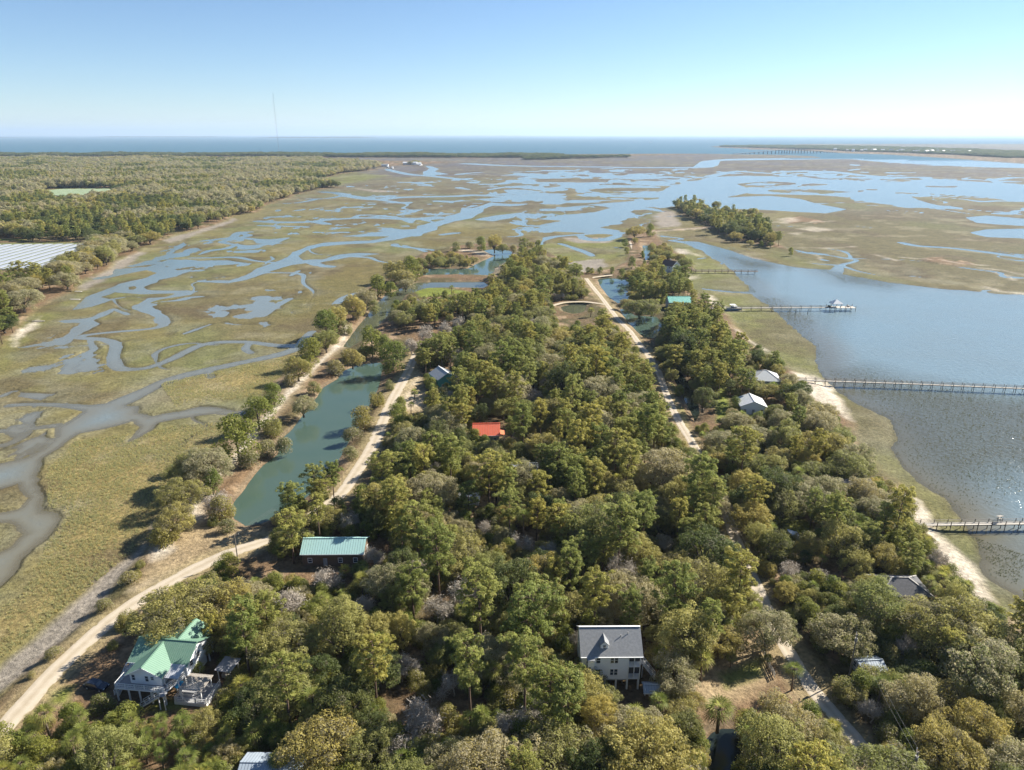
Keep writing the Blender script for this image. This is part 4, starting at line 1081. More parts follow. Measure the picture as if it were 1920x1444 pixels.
CLEAR_NP = [(np.array(p, float), np.array(p, float).min(0), np.array(p, float).max(0)) for p in CLEAR]
ROADS_W = [smooth_line(at_np(r, UP)) for r in (ROAD_W, ROAD_E, ROAD_N, ROAD_S)]
PONDS_W = [at_np(p) for p in PONDS]
BUILD_W = []      # footprints to keep trunks out of: (x, y, radius)

def blocked(X, Y, R, z0, z1):
    """does this crown hide something the photograph shows?"""
    zc = (z0 + z1) / 2
    px, py, dep = proj(X, Y, zc)
    rx, ry = FPX * R / dep * 0.86, FPX / dep * (0.5 * (z1 - z0) * 0.8 + R * 0.35)
    for P, lo, hi in CLEAR_NP:
        if px + rx < lo[0] or px - rx > hi[0] or py + ry < lo[1] or py - ry > hi[1]:
            continue
        for k in range(13):
            an = k * 2 * math.pi / 12
            f = 0 if k == 12 else 1
            if in_poly(px + f * rx * math.cos(an), py + f * ry * math.sin(an), P):
                return True
    return False

def dist_line(P, x, y):
    a, b = P[:-1], P[1:]
    e = b - a
    t = np.clip(((x - a[:, 0]) * e[:, 0] + (y - a[:, 1]) * e[:, 1]) / (np.sum(e * e, 1) + 1e-9), 0, 1)
    return np.min(np.hypot(x - a[:, 0] - t * e[:, 0], y - a[:, 1] - t * e[:, 1]))

def ground_free(X, Y, R):
    for P in ROADS_W:
        if dist_line(P, X, Y) < 3.2: return False
    for P in PONDS_W:
        if abs(P[:, 1].mean() - Y) < 130 and in_poly(X, Y, P): return False
    for bx, by, br in BUILD_W:
        if (bx - X) ** 2 + (by - Y) ** 2 < (br + 0.3 * R) ** 2: return False
    return True

TREES = []     # kind, variant, X, Y, scale, rot, zone, sz
GRID = {}
def fits(X, Y, R, k):
    gx, gy = int(X // 10), int(Y // 10)
    for i in range(gx - 2, gx + 3):
        for j in range(gy - 2, gy + 3):
            for (x, y, r) in GRID.get((i, j), ()):
                if (x - X) ** 2 + (y - Y) ** 2 < (k * (r + R)) ** 2:
                    return False
    return True
def put(kind, var, X, Y, s, zone, sz=1.0, z=None):
    R = PROTO[kind][var][2] * s
    GRID.setdefault((int(X // 10), int(Y // 10)), []).append((X, Y, R))
    TREES.append((kind, var, X, Y, s, random.uniform(0, 6.283), zone, sz, z))

# ------------------------------------------------------------------ buildings
WHITE = mat('white_siding', (0.82, 0.83, 0.84), 0.6, (0.76, 0.77, 0.78), 1.5, 0.1, stretch=(1, 1, 9))
TRIM = mat('white_trim', (0.80, 0.80, 0.79), 0.5, (0.70, 0.70, 0.68), 3)
GLASS = mat('window_glass', (0.05, 0.065, 0.085), 0.08, (0.03, 0.04, 0.055), 1.0, spec=0.8)
DARKIN = mat('dark_opening', (0.035, 0.032, 0.03), 0.9)
DOORM = mat('door_paint', (0.30, 0.32, 0.34), 0.5)
WOOD = mat('weathered_wood', (0.40, 0.36, 0.31), 0.85, (0.27, 0.24, 0.20), 1.5, 0.2, stretch=(6, 1, 1))
DECKM = mat('grey_deck', (0.30, 0.30, 0.31), 0.8, (0.22, 0.22, 0.23), 2.0, 0.1, stretch=(1, 8, 1))
PALE_WOOD = mat('pale_dock_boards', (0.50, 0.46, 0.40), 0.85, (0.37, 0.34, 0.29), 1.4, 0.15, stretch=(4, 1, 1))
PILE = mat('dock_piles', (0.17, 0.145, 0.12), 0.9, (0.10, 0.085, 0.07), 3)
SHINGLE = mat('grey_shingles', (0.26, 0.265, 0.265), 0.9, (0.20, 0.205, 0.21), 2.5, 0.3)
LIGHT_SH = mat('light_grey_shingles', (0.50, 0.51, 0.50), 0.9, (0.43, 0.44, 0.43), 2.5, 0.3)
DARKSH = mat('dark_shingles', (0.115, 0.115, 0.12), 0.9, (0.08, 0.08, 0.085), 2.5, 0.3)
BROWNSH = mat('brown_shingles', (0.16, 0.10, 0.085), 0.9, (0.10, 0.065, 0.055), 2.5, 0.3)
CONC = mat('concrete', (0.42, 0.40, 0.37), 0.9, (0.34, 0.32, 0.29), 2)

def window(parent, x, z, wd, ht, y, face, pane=GLASS, frame=TRIM, panes=2):
    """face: unit normal axis in the local plan ('-y', '+x', '-x', '+y'); x runs along the wall"""
    t = 0.06
    def bx(mb, u0, u1, z0, z1, d0, d1):
        if face == '-y': mb.box(u0, u1, y - d1, y - d0, z0, z1)
        elif face == '+y': mb.box(u0, u1, y + d0, y + d1, z0, z1)
        elif face == '+x': mb.box(y + d0, y + d1, u0, u1, z0, z1)
        else: mb.box(y - d1, y - d0, u0, u1, z0, z1)
    u0, u1, z0, z1 = x - wd / 2, x + wd / 2, z, z + ht
    mb = MB()
    bx(mb, u0 - .1, u0, z0 - .1, z1 + .1, 0.002, t); bx(mb, u1, u1 + .1, z0 - .1, z1 + .1, 0.002, t)
    bx(mb, u0, u1, z0 - .1, z0, 0.002, t + .03); bx(mb, u0, u1, z1, z1 + .1, 0.002, t + .01)
    if panes == 2: bx(mb, u0, u1, z0 + ht / 2 - .03, z0 + ht / 2 + .03, 0.03, t - .005)
    f = mb.build('window', frame, parent)
    mb = MB(); bx(mb, u0 + .002, u1 - .002, z0 + .002, z1 - .002, 0.004, 0.028)
    mb.build('pane', pane, f)
    return f

def door(parent, x, y, face, z=0.0, wd=0.95, ht=2.05, m=None):
    mb, mh = MB(), MB()
    if face == '-y': mb.box(x - wd / 2, x + wd / 2, y - .06, y - .003, z, z + ht); mh.box(x + wd / 2 - .14, x + wd / 2 - .08, y - .12, y - .06, z + 1.0, z + 1.06)
    elif face == '+x': mb.box(y + .003, y + .06, x - wd / 2, x + wd / 2, z, z + ht); mh.box(y + .06, y + .12, x + wd / 2 - .14, x + wd / 2 - .08, z + 1.0, z + 1.06)
    else: mb.box(y - .06, y - .003, x - wd / 2, x + wd / 2, z, z + ht); mh.box(y - .12, y - .06, x + wd / 2 - .14, x + wd / 2 - .08, z + 1.0, z + 1.06)
    d = mb.build('door', m or DOORM, parent)
    mh.build('handle', TRIM, d)

def gable_roof(parent, x0, x1, y0, y1, ze, zr, m, axis='x', over=0.4, t=0.14, name='roof', cap=None, fascia=TRIM):
    """two slopes; axis = direction of the ridge"""
    mb = MB()
    if axis == 'x':
        yc = (y0 + y1) / 2
        k = (zr - ze) / (yc - y0)
        a, bq = x0 - over, x1 + over
        mb.slab([(a, y0 - over, ze - k * over), (bq, y0 - over, ze - k * over), (bq, yc, zr), (a, yc, zr)], t)
        mb.slab([(a, yc, zr), (bq, yc, zr), (bq, y1 + over, ze - k * over), (a, y1 + over, ze - k * over)], t)
        r = mb.build(name, m, parent)
        MB().bar((a, yc, zr + .03), (bq, yc, zr + .03), 0.32, 0.07).build('ridge_cap', cap or m, r)
        MB().box(a, bq, y0 - over - .04, y0 - over - .005, ze - k * over - .2, ze - k * over - .01).build('fascia', fascia, r)
    else:
        xc = (x0 + x1) / 2
        k = (zr - ze) / (xc - x0)
        a, bq = y0 - over, y1 + over
        mb.slab([(x0 - over, a, ze - k * over), (xc, a, zr), (xc, bq, zr), (x0 - over, bq, ze - k * over)], t)
        mb.slab([(xc, a, zr), (x1 + over, a, ze - k * over), (x1 + over, bq, ze - k * over), (xc, bq, zr)], t)
        r = mb.build(name, m, parent)
        MB().bar((xc, a, zr + .03), (xc, bq, zr + .03), 0.32, 0.07).build('ridge_cap', cap or m, r)
        mf = MB()
        mf.bar((x0 - over, a - .03, ze - k * over - .09), (xc, a - .03, zr - .09), .04, .2).bar((xc, a - .03, zr - .09), (x1 + over, a - .03, ze - k * over - .09), .04, .2)
        mf.build('fascia', fascia, r)
    return r

def hip_roof(parent, x0, x1, y0, y1, ze, zr, m, over=0.4, cap=None):
    x0, x1, y0, y1 = x0 - over, x1 + over, y0 - over, y1 + over
    h = min(x1 - x0, y1 - y0) / 2
    if x1 - x0 >= y1 - y0: a, b_ = (x0 + h, (y0 + y1) / 2, zr), (x1 - h, (y0 + y1) / 2, zr)
    else: a, b_ = ((x0 + x1) / 2, y0 + h, zr), ((x0 + x1) / 2, y1 - h, zr)
    c = [(x0, y0, ze), (x1, y0, ze), (x1, y1, ze), (x0, y1, ze)]
    mb = MB()
    k = 0.12
    v = c + [a, b_] + [(p[0], p[1], p[2] - k) for p in c]
    if x1 - x0 >= y1 - y0: f = [(0, 1, 5, 4), (1, 2, 5), (2, 3, 4, 5), (3, 0, 4)]
    else: f = [(0, 1, 4), (1, 2, 5, 4), (2, 3, 5), (3, 0, 4, 5)]
    f += [(6, 7, 1, 0), (7, 8, 2, 1), (8, 9, 3, 2), (9, 6, 0, 3), (9, 8, 7, 6)]
    mb.add(v, f)
    r = mb.build('roof', m, parent)
    mc = MB()
    for p, q in ((c[0], a), (c[3], a), (c[1], b_), (c[2], b_)) if x1 - x0 >= y1 - y0 else ((c[0], a), (c[1], a), (c[2], b_), (c[3], b_)):
        mc.bar((p[0], p[1], p[2] + .03), (q[0], q[1], q[2] + .03), .3, .07)
    if (Vector(a) - Vector(b_)).length > .3: mc.bar(Vector(a) + Vector((0, 0, .03)), Vector(b_) + Vector((0, 0, .03)), .3, .07)
    mc.build('ridge_cap', cap or m, r)
    return r

def house_walls(parent, x0, x1, y0, y1, z0, z1, m, gable=None, zr=None, name='wall'):
    mb = MB().box(x0, x1, y0, y1, z0, z1)
    o = mb.build(name, m, parent)
    if gable == 'x':
        yc = (y0 + y1) / 2
        for i, x in enumerate((x0, x1 - .12)):
            mg = MB().add([(x, y0, z1 + .002), (x, y1, z1 + .002), (x, yc, zr - .2), (x + .12, y0, z1 + .002), (x + .12, y1, z1 + .002), (x + .12, yc, zr - .2)], [(0, 2, 1), (3, 4, 5), (0, 1, 4, 3), (1, 2, 5, 4), (2, 0, 3, 5)])
            mg.build('gable', m, parent)
    if gable == 'y':
        xc = (x0 + x1) / 2
        for i, y in enumerate((y0, y1 - .12)):
            mg = MB().add([(x0, y, z1 + .002), (x1, y, z1 + .002), (xc, y, zr - .2), (x0, y + .12, z1 + .002), (x1, y + .12, z1 + .002), (xc, y + .12, zr - .2)], [(0, 1, 2), (3, 5, 4), (0, 3, 4, 1), (1, 4, 5, 2), (2, 5, 3, 0)])
            mg.build('gable', m, parent)
    return o

def simple_house(name, px, py, rot, W, D, eave, rise, roof_m, wall_m, label, style='gable', axis='x', z0=0.0, cat='house', nwin=3, group=None, cap=None, two=False):
    p = at(px, py, UP)
    root = empty(name, (p.x, p.y, UP), math.radians(rot), label, cat, group)
    BUILD_W.append((p.x, p.y, max(W, D) * 0.55))
    x0, x1, y0, y1 = -W / 2, W / 2, -D / 2, D / 2
    if z0 > 0.3:
        for x in np.linspace(x0 + .25, x1 - .25, 4):
            for y in (y0 + .25, y1 - .25):
                MB().box(x - .15, x + .15, y - .15, y + .15, -.2, z0).build('post', TRIM, root)
    zr = eave + rise
    house_walls(root, x0, x1, y0, y1, z0 - (0.1 if z0 < .3 else 0), eave - .08, wall_m, None if style == 'hip' else axis, zr)
    if style == 'hip': hip_roof(root, x0, x1, y0, y1, eave, zr, roof_m, cap=cap)
    else: gable_roof(root, x0, x1, y0, y1, eave, zr, roof_m, axis, cap=cap)
    for s, zb in enumerate([z0 + .95] if not two else [z0 + .9, z0 + 3.5]):
        for k in range(nwin):
            x = x0 + W * (k + .5) / nwin
            if nwin > 1 and k == 1 and s == 0: door(root, x, y0, '-y', z0 + .02); continue
            window(root, x, zb, .9, 1.15, y0, '-y')
        for k in range(2):
            y = y0 + D * (k + .5) / 2
            window(root, y, zb, .9, 1.15, x0, '-x'); window(root, y, zb, .9, 1.15, x1, '+x')
    return root

def railing(parent, pts, z, h=0.95, sp=1.9, m=TRIM, rails=(0.12, 0.5, 0.95), name='railing'):
    mb = MB()
    for a, b in zip(pts[:-1], pts[1:]):
        a, b = Vector((*a, z) if len(a) == 2 else a), Vector((*b, z) if len(b) == 2 else b)
        L = (b - a).length
        n_ = max(1, round(L / sp))
        for i in range(n_ + 1):
            p = a + (b - a) * (i / n_)
            mb.box(p.x - .055, p.x + .055, p.y - .055, p.y + .055, p.z, p.z + h + .06)
        for r in rails:
            mb.bar(a + Vector((0, 0, r)), b + Vector((0, 0, r)), .06, .09 if r < h - .02 else .07)
        nb = int(L / .3)
        for i in range(1, nb):
            p = a + (b - a) * (i / nb)
            mb.box(p.x - .018, p.x + .018, p.y - .018, p.y + .018, p.z + rails[0], p.z + h - .03)
    return mb.build(name, m, parent)

def stair(parent, a, b, width, m=TRIM, name='stair'):
    """flight from top a to bottom b (local points), with treads, stringers and rails"""
    a, b = Vector(a), Vector(b)
    run = Vector((b.x - a.x, b.y - a.y, 0)); L = run.length; d = run / L
    s = Vector((-d.y, d.x, 0))
    n_ = max(3, round((a.z - b.z) / .19))
    mb = MB()
    for sg in (-1, 1):
        o_ = s * (sg * width / 2)
        mb.bar(a + o_, b + o_, .06, .28)
        mb.bar(a + o_ + Vector((0, 0, .95)), b + o_ + Vector((0, 0, .95)), .07, .09)
        mb.bar(a + o_ + Vector((0, 0, .5)), b + o_ + Vector((0, 0, .5)), .05, .07)
        for t in np.linspace(0.02, 1, 5):
            p = a + (b - a) * t + o_
            mb.box(p.x - .05, p.x + .05, p.y - .05, p.y + .05, p.z - .1, p.z + 1.0)
    st = mb.build(name, m, parent)
    for i in range(n_):
        p = a + (b - a) * ((i + .5) / n_)
        MB().bar(p - s * (width / 2 - .035), p + s * (width / 2 - .035), .28, .05).build('tread', DECKM, st)
    return st

# ---- house with the green metal roof, on stilts with a wrap-round deck
p = at(221, 1314, UP)
GH_ = empty('stilt_house', (p.x, p.y, UP), math.radians(-6.5), 'white stilt house with green metal roof, wrap-round deck and outdoor stairs', 'house')
GREEN = seam_mat('green_metal_roof', (0.165, 0.285, 0.200), 'X', 0.42, 0.45, c2=(0.135, 0.245, 0.170))
GREENY = seam_mat('green_metal_roof_wing', (0.165, 0.285, 0.200), 'Y', 0.42, 0.45, c2=(0.135, 0.245, 0.170))
GREYM = seam_mat('grey_porch_roof', (0.46, 0.47, 0.50), 'X', 0.4, 0.45)
R_ = GH_
BUILD_W.append((at(300, 1275, UP).x, at(300, 1275, UP).y, 11)); BUILD_W.append((at(375, 1295, UP).x, at(375, 1295, UP).y, 6))
zd = 3.05
MB().box(0, 9.7, 0, 4.1, zd - .22, zd).build('deck', DECKM, R_)
MB().box(0, 2.0, 4.102, 6.0, zd - .22, zd).build('deck', DECKM, R_)
MB().box(8.5, 11.2, 4.102, 4.6, zd - .22, zd).build('deck', DECKM, R_)
MB().bar((-.02, -.03, zd - .14), (9.72, -.03, zd - .14), .06, .3).build('deck_edge', TRIM, R_)
MB().bar((9.73, 0, zd - .14), (11.2, 4.6, zd - .14), .06, .3).build('deck_edge', TRIM, R_)
railing(R_, [(0.06, 6.0), (0.06, .06), (9.6, .06)], zd)
railing(R_, [(9.75, 0.9), (11.2, 4.6)], zd)
for x, y in [(0.15, 0.15), (2.5, .15), (4.6, .15), (6.9, .15), (9.5, .15), (0.15, 4), (2.2, 4), (0.15, 5.8), (4.5, 3.6), (7, 3.6), (9.5, 3.6), (11.0, 4.4), (1, 8), (1, 12), (11.5, 8), (11.5, 12), (6, 12), (6, 8)]:
    MB().box(x - .11, x + .11, y - .11, y + .11, -.2, zd - .222).build('post', TRIM, R_)
MB().box(2.6, 11, 6.2, 11.8, -.1, zd - .3).build('ground_floor_wall', WHITE, R_)
ze, zr = zd + 2.55, zd + 4.55
wl_ = MB().box(0.7, 11.5, 4.6, 12.2, zd - .3, ze - .08).build('wall', WHITE, R_)
for x in (0.7, 11.38):
    MB().add([(x, 4.6, ze - .078), (x, 12.2, ze - .078), (x, 8.4, zr - .25), (x + .12, 4.6, ze - .078), (x + .12, 12.2, ze - .078), (x + .12, 8.4, zr - .25)], [(0, 2, 1), (3, 4, 5), (0, 1, 4, 3), (1, 2, 5, 4), (2, 0, 3, 5)]).build('gable', WHITE, R_)
gable_roof(R_, 0.7, 11.5, 4.6, 12.2, ze, zr, GREEN, 'x', 0.55)
# front wing
house_walls(R_, 2.3, 8.5, 1.4, 4.598, zd + .002, ze - .08, WHITE, 'y', zr - .35, name='wing_wall')
wm = MB()
xc, a_, k_ = 5.4, 0.75, (zr - .3 - ze) / 3.1
zr2 = zr - .28
for sx in (-1, 1):
    wm.slab([(xc, a_, zr2), (xc, 9.4, zr2), (xc + sx * 3.65, 5.3, ze - k_ * .55), (xc + sx * 3.65, a_, ze - k_ * .55)] if sx < 0 else [(xc, a_, zr2), (xc + sx * 3.65, a_, ze - k_ * .55), (xc + sx * 3.65, 5.3, ze - k_ * .55), (xc, 9.4, zr2)], .13)
wr = wm.build('roof', GREENY, R_)
MB().bar((xc, a_, zr2 + .03), (xc, 8.6, zr2 + .03), .3, .07).build('ridge_cap', GREENY, wr)
MB().bar((xc - 3.65, a_ - .03, ze - k_ * .55 - .1), (xc, a_ - .03, zr2 - .1), .04, .2).bar((xc, a_ - .03, zr2 - .1), (xc + 3.65, a_ - .03, ze - k_ * .55 - .1), .04, .2).build('fascia', TRIM, wr)
# rear cross gable
bm_ = MB()
for sx in (-1, 1):
    q = [(8.0, 8.4, zr - .02), (8.0, 15.0, zr - .02), (8.0 + sx * 3.6, 15.0, ze), (8.0 + sx * 3.6, 12.4, ze)]
    bm_.slab(q if sx < 0 else q[::-1], .13)
br_ = bm_.build('roof', GREENY, R_)
MB().bar((8.0, 8.6, zr + .01), (8.0, 15.0, zr + .01), .3, .07).build('ridge_cap', GREENY, br_)
MB().box(5.0, 11.0, 12.202, 14.7, zd - .3, ze - .15).build('wall', WHITE, R_)
for x in (5.2, 10.8): MB().box(x - .12, x + .12, 14.4, 14.64, -.2, zd - .302).build('post', TRIM, R_)
MB().slab([(8.7, 1.5, ze - .75), (11.7, 1.5, ze - .75), (11.7, 4.4, ze - .1), (8.7, 4.4, ze - .1)], .08).build('porch_roof', GREYM, R_)
for x in (8.85, 11.5): MB().box(x - .07, x + .07, 1.6, 1.74, zd if x < 9 else -.2, ze - .83).build('post', TRIM, R_)
for x, wd, ht, zb in ((3.0, .6, 1.15, .8), (5.6, .6, 1.15, .75), (6.7, .55, .65, 1.2)):
    window(R_, x, zd + zb, wd, ht, 1.4, '-y')
window(R_, 6.2, zd + .8, .9, 1.2, 11.5, '+x'); window(R_, 8.6, zd + .8, .9, 1.2, 11.5, '+x'); window(R_, 10.6, zd + .8, .9, 1.2, 11.5, '+x')
door(R_, 3.0, 2.3, '-x', zd)
door(R_, 9.6, 4.6, '-y', zd)
stair(R_, (9.5, -.62, zd), (5.3, -.62, .1), 1.05)
MB().box(9.0, 10.2, -1.2, -.03, zd - .14, zd).build('stair_landing', DECKM, R_)
for x in (9.1, 10.1): MB().box(x - .07, x + .07, -1.17, -1.03, -.2, zd - .142).build('post', TRIM, R_)
stair(R_, (-.6, 5.4, zd), (-.95, 1.2, .1), 1.0)
MB().box(-1.2, -.002, 5.4, 6.4, zd - .14, zd).build('stair_landing', DECKM, R_)
# low garden deck with a slatted shade roof
p = at(328, 1320, UP)
LD = empty('garden_deck', (p.x, p.y, UP), math.radians(-7), 'low grey deck with white railing and slatted shade roof beside the stilt house', 'deck')
MB().box(0, 6.2, 0, 5.2, .35, .6).build('deck', DECKM, LD)
MB().box(-.04, 6.24, -.04, -.002, -.05, .62).build('skirt', TRIM, LD); MB().box(6.202, 6.24, 0, 5.2, -.05, .62).build('skirt', TRIM, LD)
railing(LD, [(0.06, 5.1), (0.06, .06), (6.14, .06), (6.14, 5.14)], .6)
for x, y in ((1.2, .7), (5.0, .7), (1.2, 4.2), (5.0, 4.2)): MB().box(x - .08, x + .08, y - .08, y + .08, .602, 2.9).build('post', TRIM, LD)
MB().bar((1.2, .7, 2.98), (5.0, .7, 2.98), .1, .16).build('beam', TRIM, LD)
MB().bar((1.2, 4.2, 2.98), (5.0, 4.2, 2.98), .1, .16).build('beam', TRIM, LD)
for k in range(16):
    x = .9 + k * .29
    MB().box(x, x + .2, .35, 4.6, 3.065, 3.11).build('slat', WOOD, LD)
for (px_, py_, s) in ((411, 1273, 1.0),):
    p = at(px_, py_, UP)
    PG = empty('garden_shelter', (p.x, p.y, UP), math.radians(-12), 'small open shelter with grey boarded roof and white posts near the garden deck', 'shelter')
    for x, y in ((0, 0), (2.6, 0), (0, 2.6), (2.6, 2.6)): MB().box(x - .07, x + .07, y - .07, y + .07, -.1, 2.3).build('post', TRIM, PG)
    MB().slab([(-.4, -.5, 2.42), (3.0, -.5, 2.42), (3.0, 3.3, 2.62), (-.4, 3.3, 2.62)], .1).build('roof', DECKM, PG)
    MB().box(.3, 2.3, .4, .9, 0, .75).build('bench', WOOD, PG)
p = at(341, 1303, UP)
UMB = empty('patio_umbrella', (p.x, p.y, UP + .6), 0, 'bright blue patio umbrella between the stilt house and the low deck', 'umbrella')
mb = MB()
ring = [(math.cos(k * math.pi / 4) * 1.0, math.sin(k * math.pi / 4) * 1.0, 1.75) for k in range(8)]
mb.add([(0, 0, 2.3)] + ring, [(0, k + 1, (k + 1) % 8 + 1) for k in range(8)])
mb.build('canopy', mat('blue_canvas', (0.03, 0.30, 0.55), .7), UMB)
MB().tube([(0, 0, -.6), (0, 0, 2.35)], .03, 6).build('pole', TRIM, UMB)

# ---- tall white house with grey shingles
SCREEN = mat('shaded_porch_screen', (0.06, 0.06, 0.065), .8)  # porch screens, coloured dark to stand in for the shaded interior
p = at(1151, 1293, UP)
WHs = empty('white_house', (p.x, p.y, UP), math.radians(0.5), 'tall white house on stilts with grey shingle roof, small dormer and stacked corner porches', 'house')
R_ = WHs
BUILD_W.append((p.x, p.y + 3.5, 8))
x0, x1, y1 = -6.2, 4.7, 8.2
zf, ze = 2.6, 8.1
pw = 2.3      # porch width at the right corner
MB().box(x0, x1 - pw, 0, y1, zf, ze - .06).build('wall', WHITE, R_)
MB().box(x1 - pw + .002, x1, 2.0, y1, zf, ze - .06).build('wall', WHITE, R_)
MB().box(x0 + 1, x1 - 3, 2.4, y1 - .6, -.1, zf - .3).build('ground_floor_wall', mat('grey_block', (.30, .32, .30), .9), R_)  # grey block wall below the raised floor
for z in (zf, zf + 2.75):
    MB().box(x1 - pw + .002, x1, -.02, 1.998, z - .18, z).build('porch_floor', TRIM, R_)
    railing(R_, [(x1 - pw + .1, .05), (x1 - .06, .05), (x1 - .06, 1.95)], z, sp=1.1)
    window(R_, x1 - 1.7, z + .3, .8, 1.7, 2.0, '-y'); window(R_, x1 - .65, z + .3, .7, 1.7, 2.0, '-y')
    for xa, xb in ((x1 - pw + .15, x1 - pw / 2 - .08), (x1 - pw / 2 + .08, x1 - .15)): MB().box(xa, xb, .16, .19, z + 1.0, z + 2.5).build('shaded_porch_screen', SCREEN, R_)
    MB().box(x1 - .19, x1 - .16, .2, 1.9, z + 1.0, z + 2.5).build('shaded_porch_screen', SCREEN, R_)
for x in (x1 - pw + .07, x1 - pw / 2, x1 - .07):
    for z0_, z1_ in ((zf, zf + 2.57), (zf + 2.75, ze - .2)): MB().box(x - .07, x + .07, -.02, .12, z0_, z1_).build('porch_post', TRIM, R_)
MB().box(x1 - pw + .002, x1, -.02, .14, ze - .2, ze - .03).build('porch_beam', TRIM, R_)
MB().box(x0, x1 - pw, -.05, -.003, zf - .2, zf + .06).build('band_board', TRIM, R_)
for x in np.linspace(x0 + .2, x1 - .2, 6):
    for y in (.2, 4.2, 7.9):
        MB().box(x - .16, x + .16, y - .16, y + .16, -.2, zf - .202).build('stilt', TRIM if y < 1 else CONC, R_)
MB().box(x0, x1, 0, y1, zf - .2, zf - .004).build('floor_beam', TRIM, R_)
for z in (zf + .85, zf + 3.55):
    for x in (-.6, .15): window(R_, x, z, .58, 1.3, 0, '-y')
    window(R_, -3.2, z, .7, 1.25, 0, '-y'); window(R_, -5.0, z, .7, 1.25, 0, '-y')
    for y in (3.5, 6.2): window(R_, y, z, .8, 1.2, x1, '+x'); window(R_, y, z, .8, 1.2, x0, '-x')
zr = ze + 3.0
gable_roof(R_, x0, x1, 0, y1, ze, zr, SHINGLE, 'x', 0.35, cap=TRIM)
for x in (x0, x1 - .12):
    MB().add([(x, 0, ze - .058), (x, y1, ze - .058), (x, y1 / 2, zr - .2), (x + .12, 0, ze - .058), (x + .12, y1, ze - .058), (x + .12, y1 / 2, zr - .2)], [(0, 2, 1), (3, 4, 5), (0, 1, 4, 3), (1, 2, 5, 4), (2, 0, 3, 5)]).build('gable', WHITE, R_)
dm = MB().box(-2.75, -1.35, .9, 3.2, ze + .2, ze + 1.55).build('dormer', WHITE, R_)
MB().add([(-2.75, .9, ze + 1.552), (-1.35, .9, ze + 1.552), (-2.05, .9, ze + 2.1), (-2.75, 1.0, ze + 1.552), (-1.35, 1.0, ze + 1.552), (-2.05, 1.0, ze + 2.1)], [(0, 1, 2), (3, 5, 4), (0, 3, 4, 1), (1, 4, 5, 2), (2, 5, 3, 0)]).build('dormer_gable', WHITE, dm)
d2 = MB()
d2.slab([(-2.05, .65, ze + 2.32), (-2.05, 3.6, ze + 2.32), (-2.95, 2.5, ze + 1.45), (-2.95, .65, ze + 1.45)], .1); d2.slab([(-2.05, .65, ze + 2.32), (-1.15, .65, ze + 1.45), (-1.15, 2.5, ze + 1.45), (-2.05, 3.6, ze + 2.32)], .1)
d2.build('dormer_roof', SHINGLE, dm)
window(R_, -2.05, ze + .55, .5, .8, .9, '-y')
MB().box(-5.2, -4.1, -1.0, -.002, zf, ze - .5).build('bay', WHITE, R_)
MB().slab([(-5.35, -1.2, ze - .45), (-3.95, -1.2, ze - .45), (-3.95, .1, ze - .1), (-5.35, .1, ze - .1)], .1).build('bay_roof', SHINGLE, R_)
stair(R_, (x1 + 1.2, 3.6, zf + .6), (x1 + 3.6, 3.0, .1), 1.0)
MB().box(x1 + .002, x1 + 1.2, 3.0, 4.4, zf + .42, zf + .6).build('stair_landing', DECKM, R_)
for x in (x1 + .3, x1 + 1.1): MB().box(x - .06, x + .06, 3.05, 3.17, -.2, zf + .42).build('post', TRIM, R_)

for x in (x0 - .02, x1 - pw - .12): MB().box(x, x + .14, -.03, -.003, zf + .062, ze - .1).build('corner_board', TRIM, WHs)
MB().bar((x0 - .3, -.47, ze - .34), (x1 + .3, -.47, ze - .34), .13, .12).build('gutter', TRIM, WHs)
MB().bar((x0 + .06, -.08, zf), (x0 + .06, -.08, ze - .3), .08, .08).build('downpipe', TRIM, WHs)
for x, y in ((1.2, 2.6), (2.6, 3.0)): MB().tube([(x, y, ze + 3.0 * y / 4.1 - .1), (x, y, ze + 3.0 * y / 4.1 + .45)], .07, 8).build('vent_pipe', CONC, WHs)
# ---- the other houses and sheds
TEAL_ROOF = seam_mat('teal_metal_roof', (0.37, 0.57, 0.53), 'X', 0.6, 0.45, c2=(0.32, 0.51, 0.48))
RED_ROOF = seam_mat('red_metal_roof', (0.80, 0.155, 0.07), 'X', 0.55, 0.45, c2=(0.74, 0.135, 0.06))
WHITE_ROOF = seam_mat('white_metal_roof', (0.72, 0.73, 0.74), 'Y', 0.5, 0.4)
AQUA_ROOF = seam_mat('aqua_metal_roof', (0.20, 0.55, 0.44), 'X', 0.5, 0.4)
GREY_ROOF = seam_mat('grey_metal_roof', (0.40, 0.42, 0.43), 'X', 0.5, 0.5)
BLUE_GREY = seam_mat('blue_grey_metal_roof', (0.36, 0.42, 0.48), 'X', 0.5, 0.4)
TEAL_WALL = mat('teal_siding', (0.10, 0.36, 0.31), .7, (0.08, 0.31, 0.27), 2, stretch=(1, 1, 8))
TAN_WALL = mat('tan_siding', (0.42, 0.36, 0.28), .8)
BROWN_WALL = mat('brown_boards', (0.16, 0.11, 0.075), .9, (0.11, 0.075, 0.05), 3, stretch=(6, 1, 1))
BLUE_WALL = mat('pale_blue_siding', (0.52, 0.62, 0.68), .7)
GREY_WALL = mat('grey_siding', (0.33, 0.34, 0.34), .8)
simple_house('long_shed', 631, 1045, 0.8, 14.6, 7.2, 3.6, 1.9, TEAL_ROOF, BROWN_WALL, 'long shed with pale teal metal roof beside the dirt road', cat='shed', nwin=4)
simple_house('teal_house', 832, 722, 27, 8.5, 9.5, 4.6, 2.3, GREY_ROOF, TEAL_WALL, 'teal-walled house with grey gable roof beside the long pond', axis='y', nwin=2, two=False, cap=TRIM)
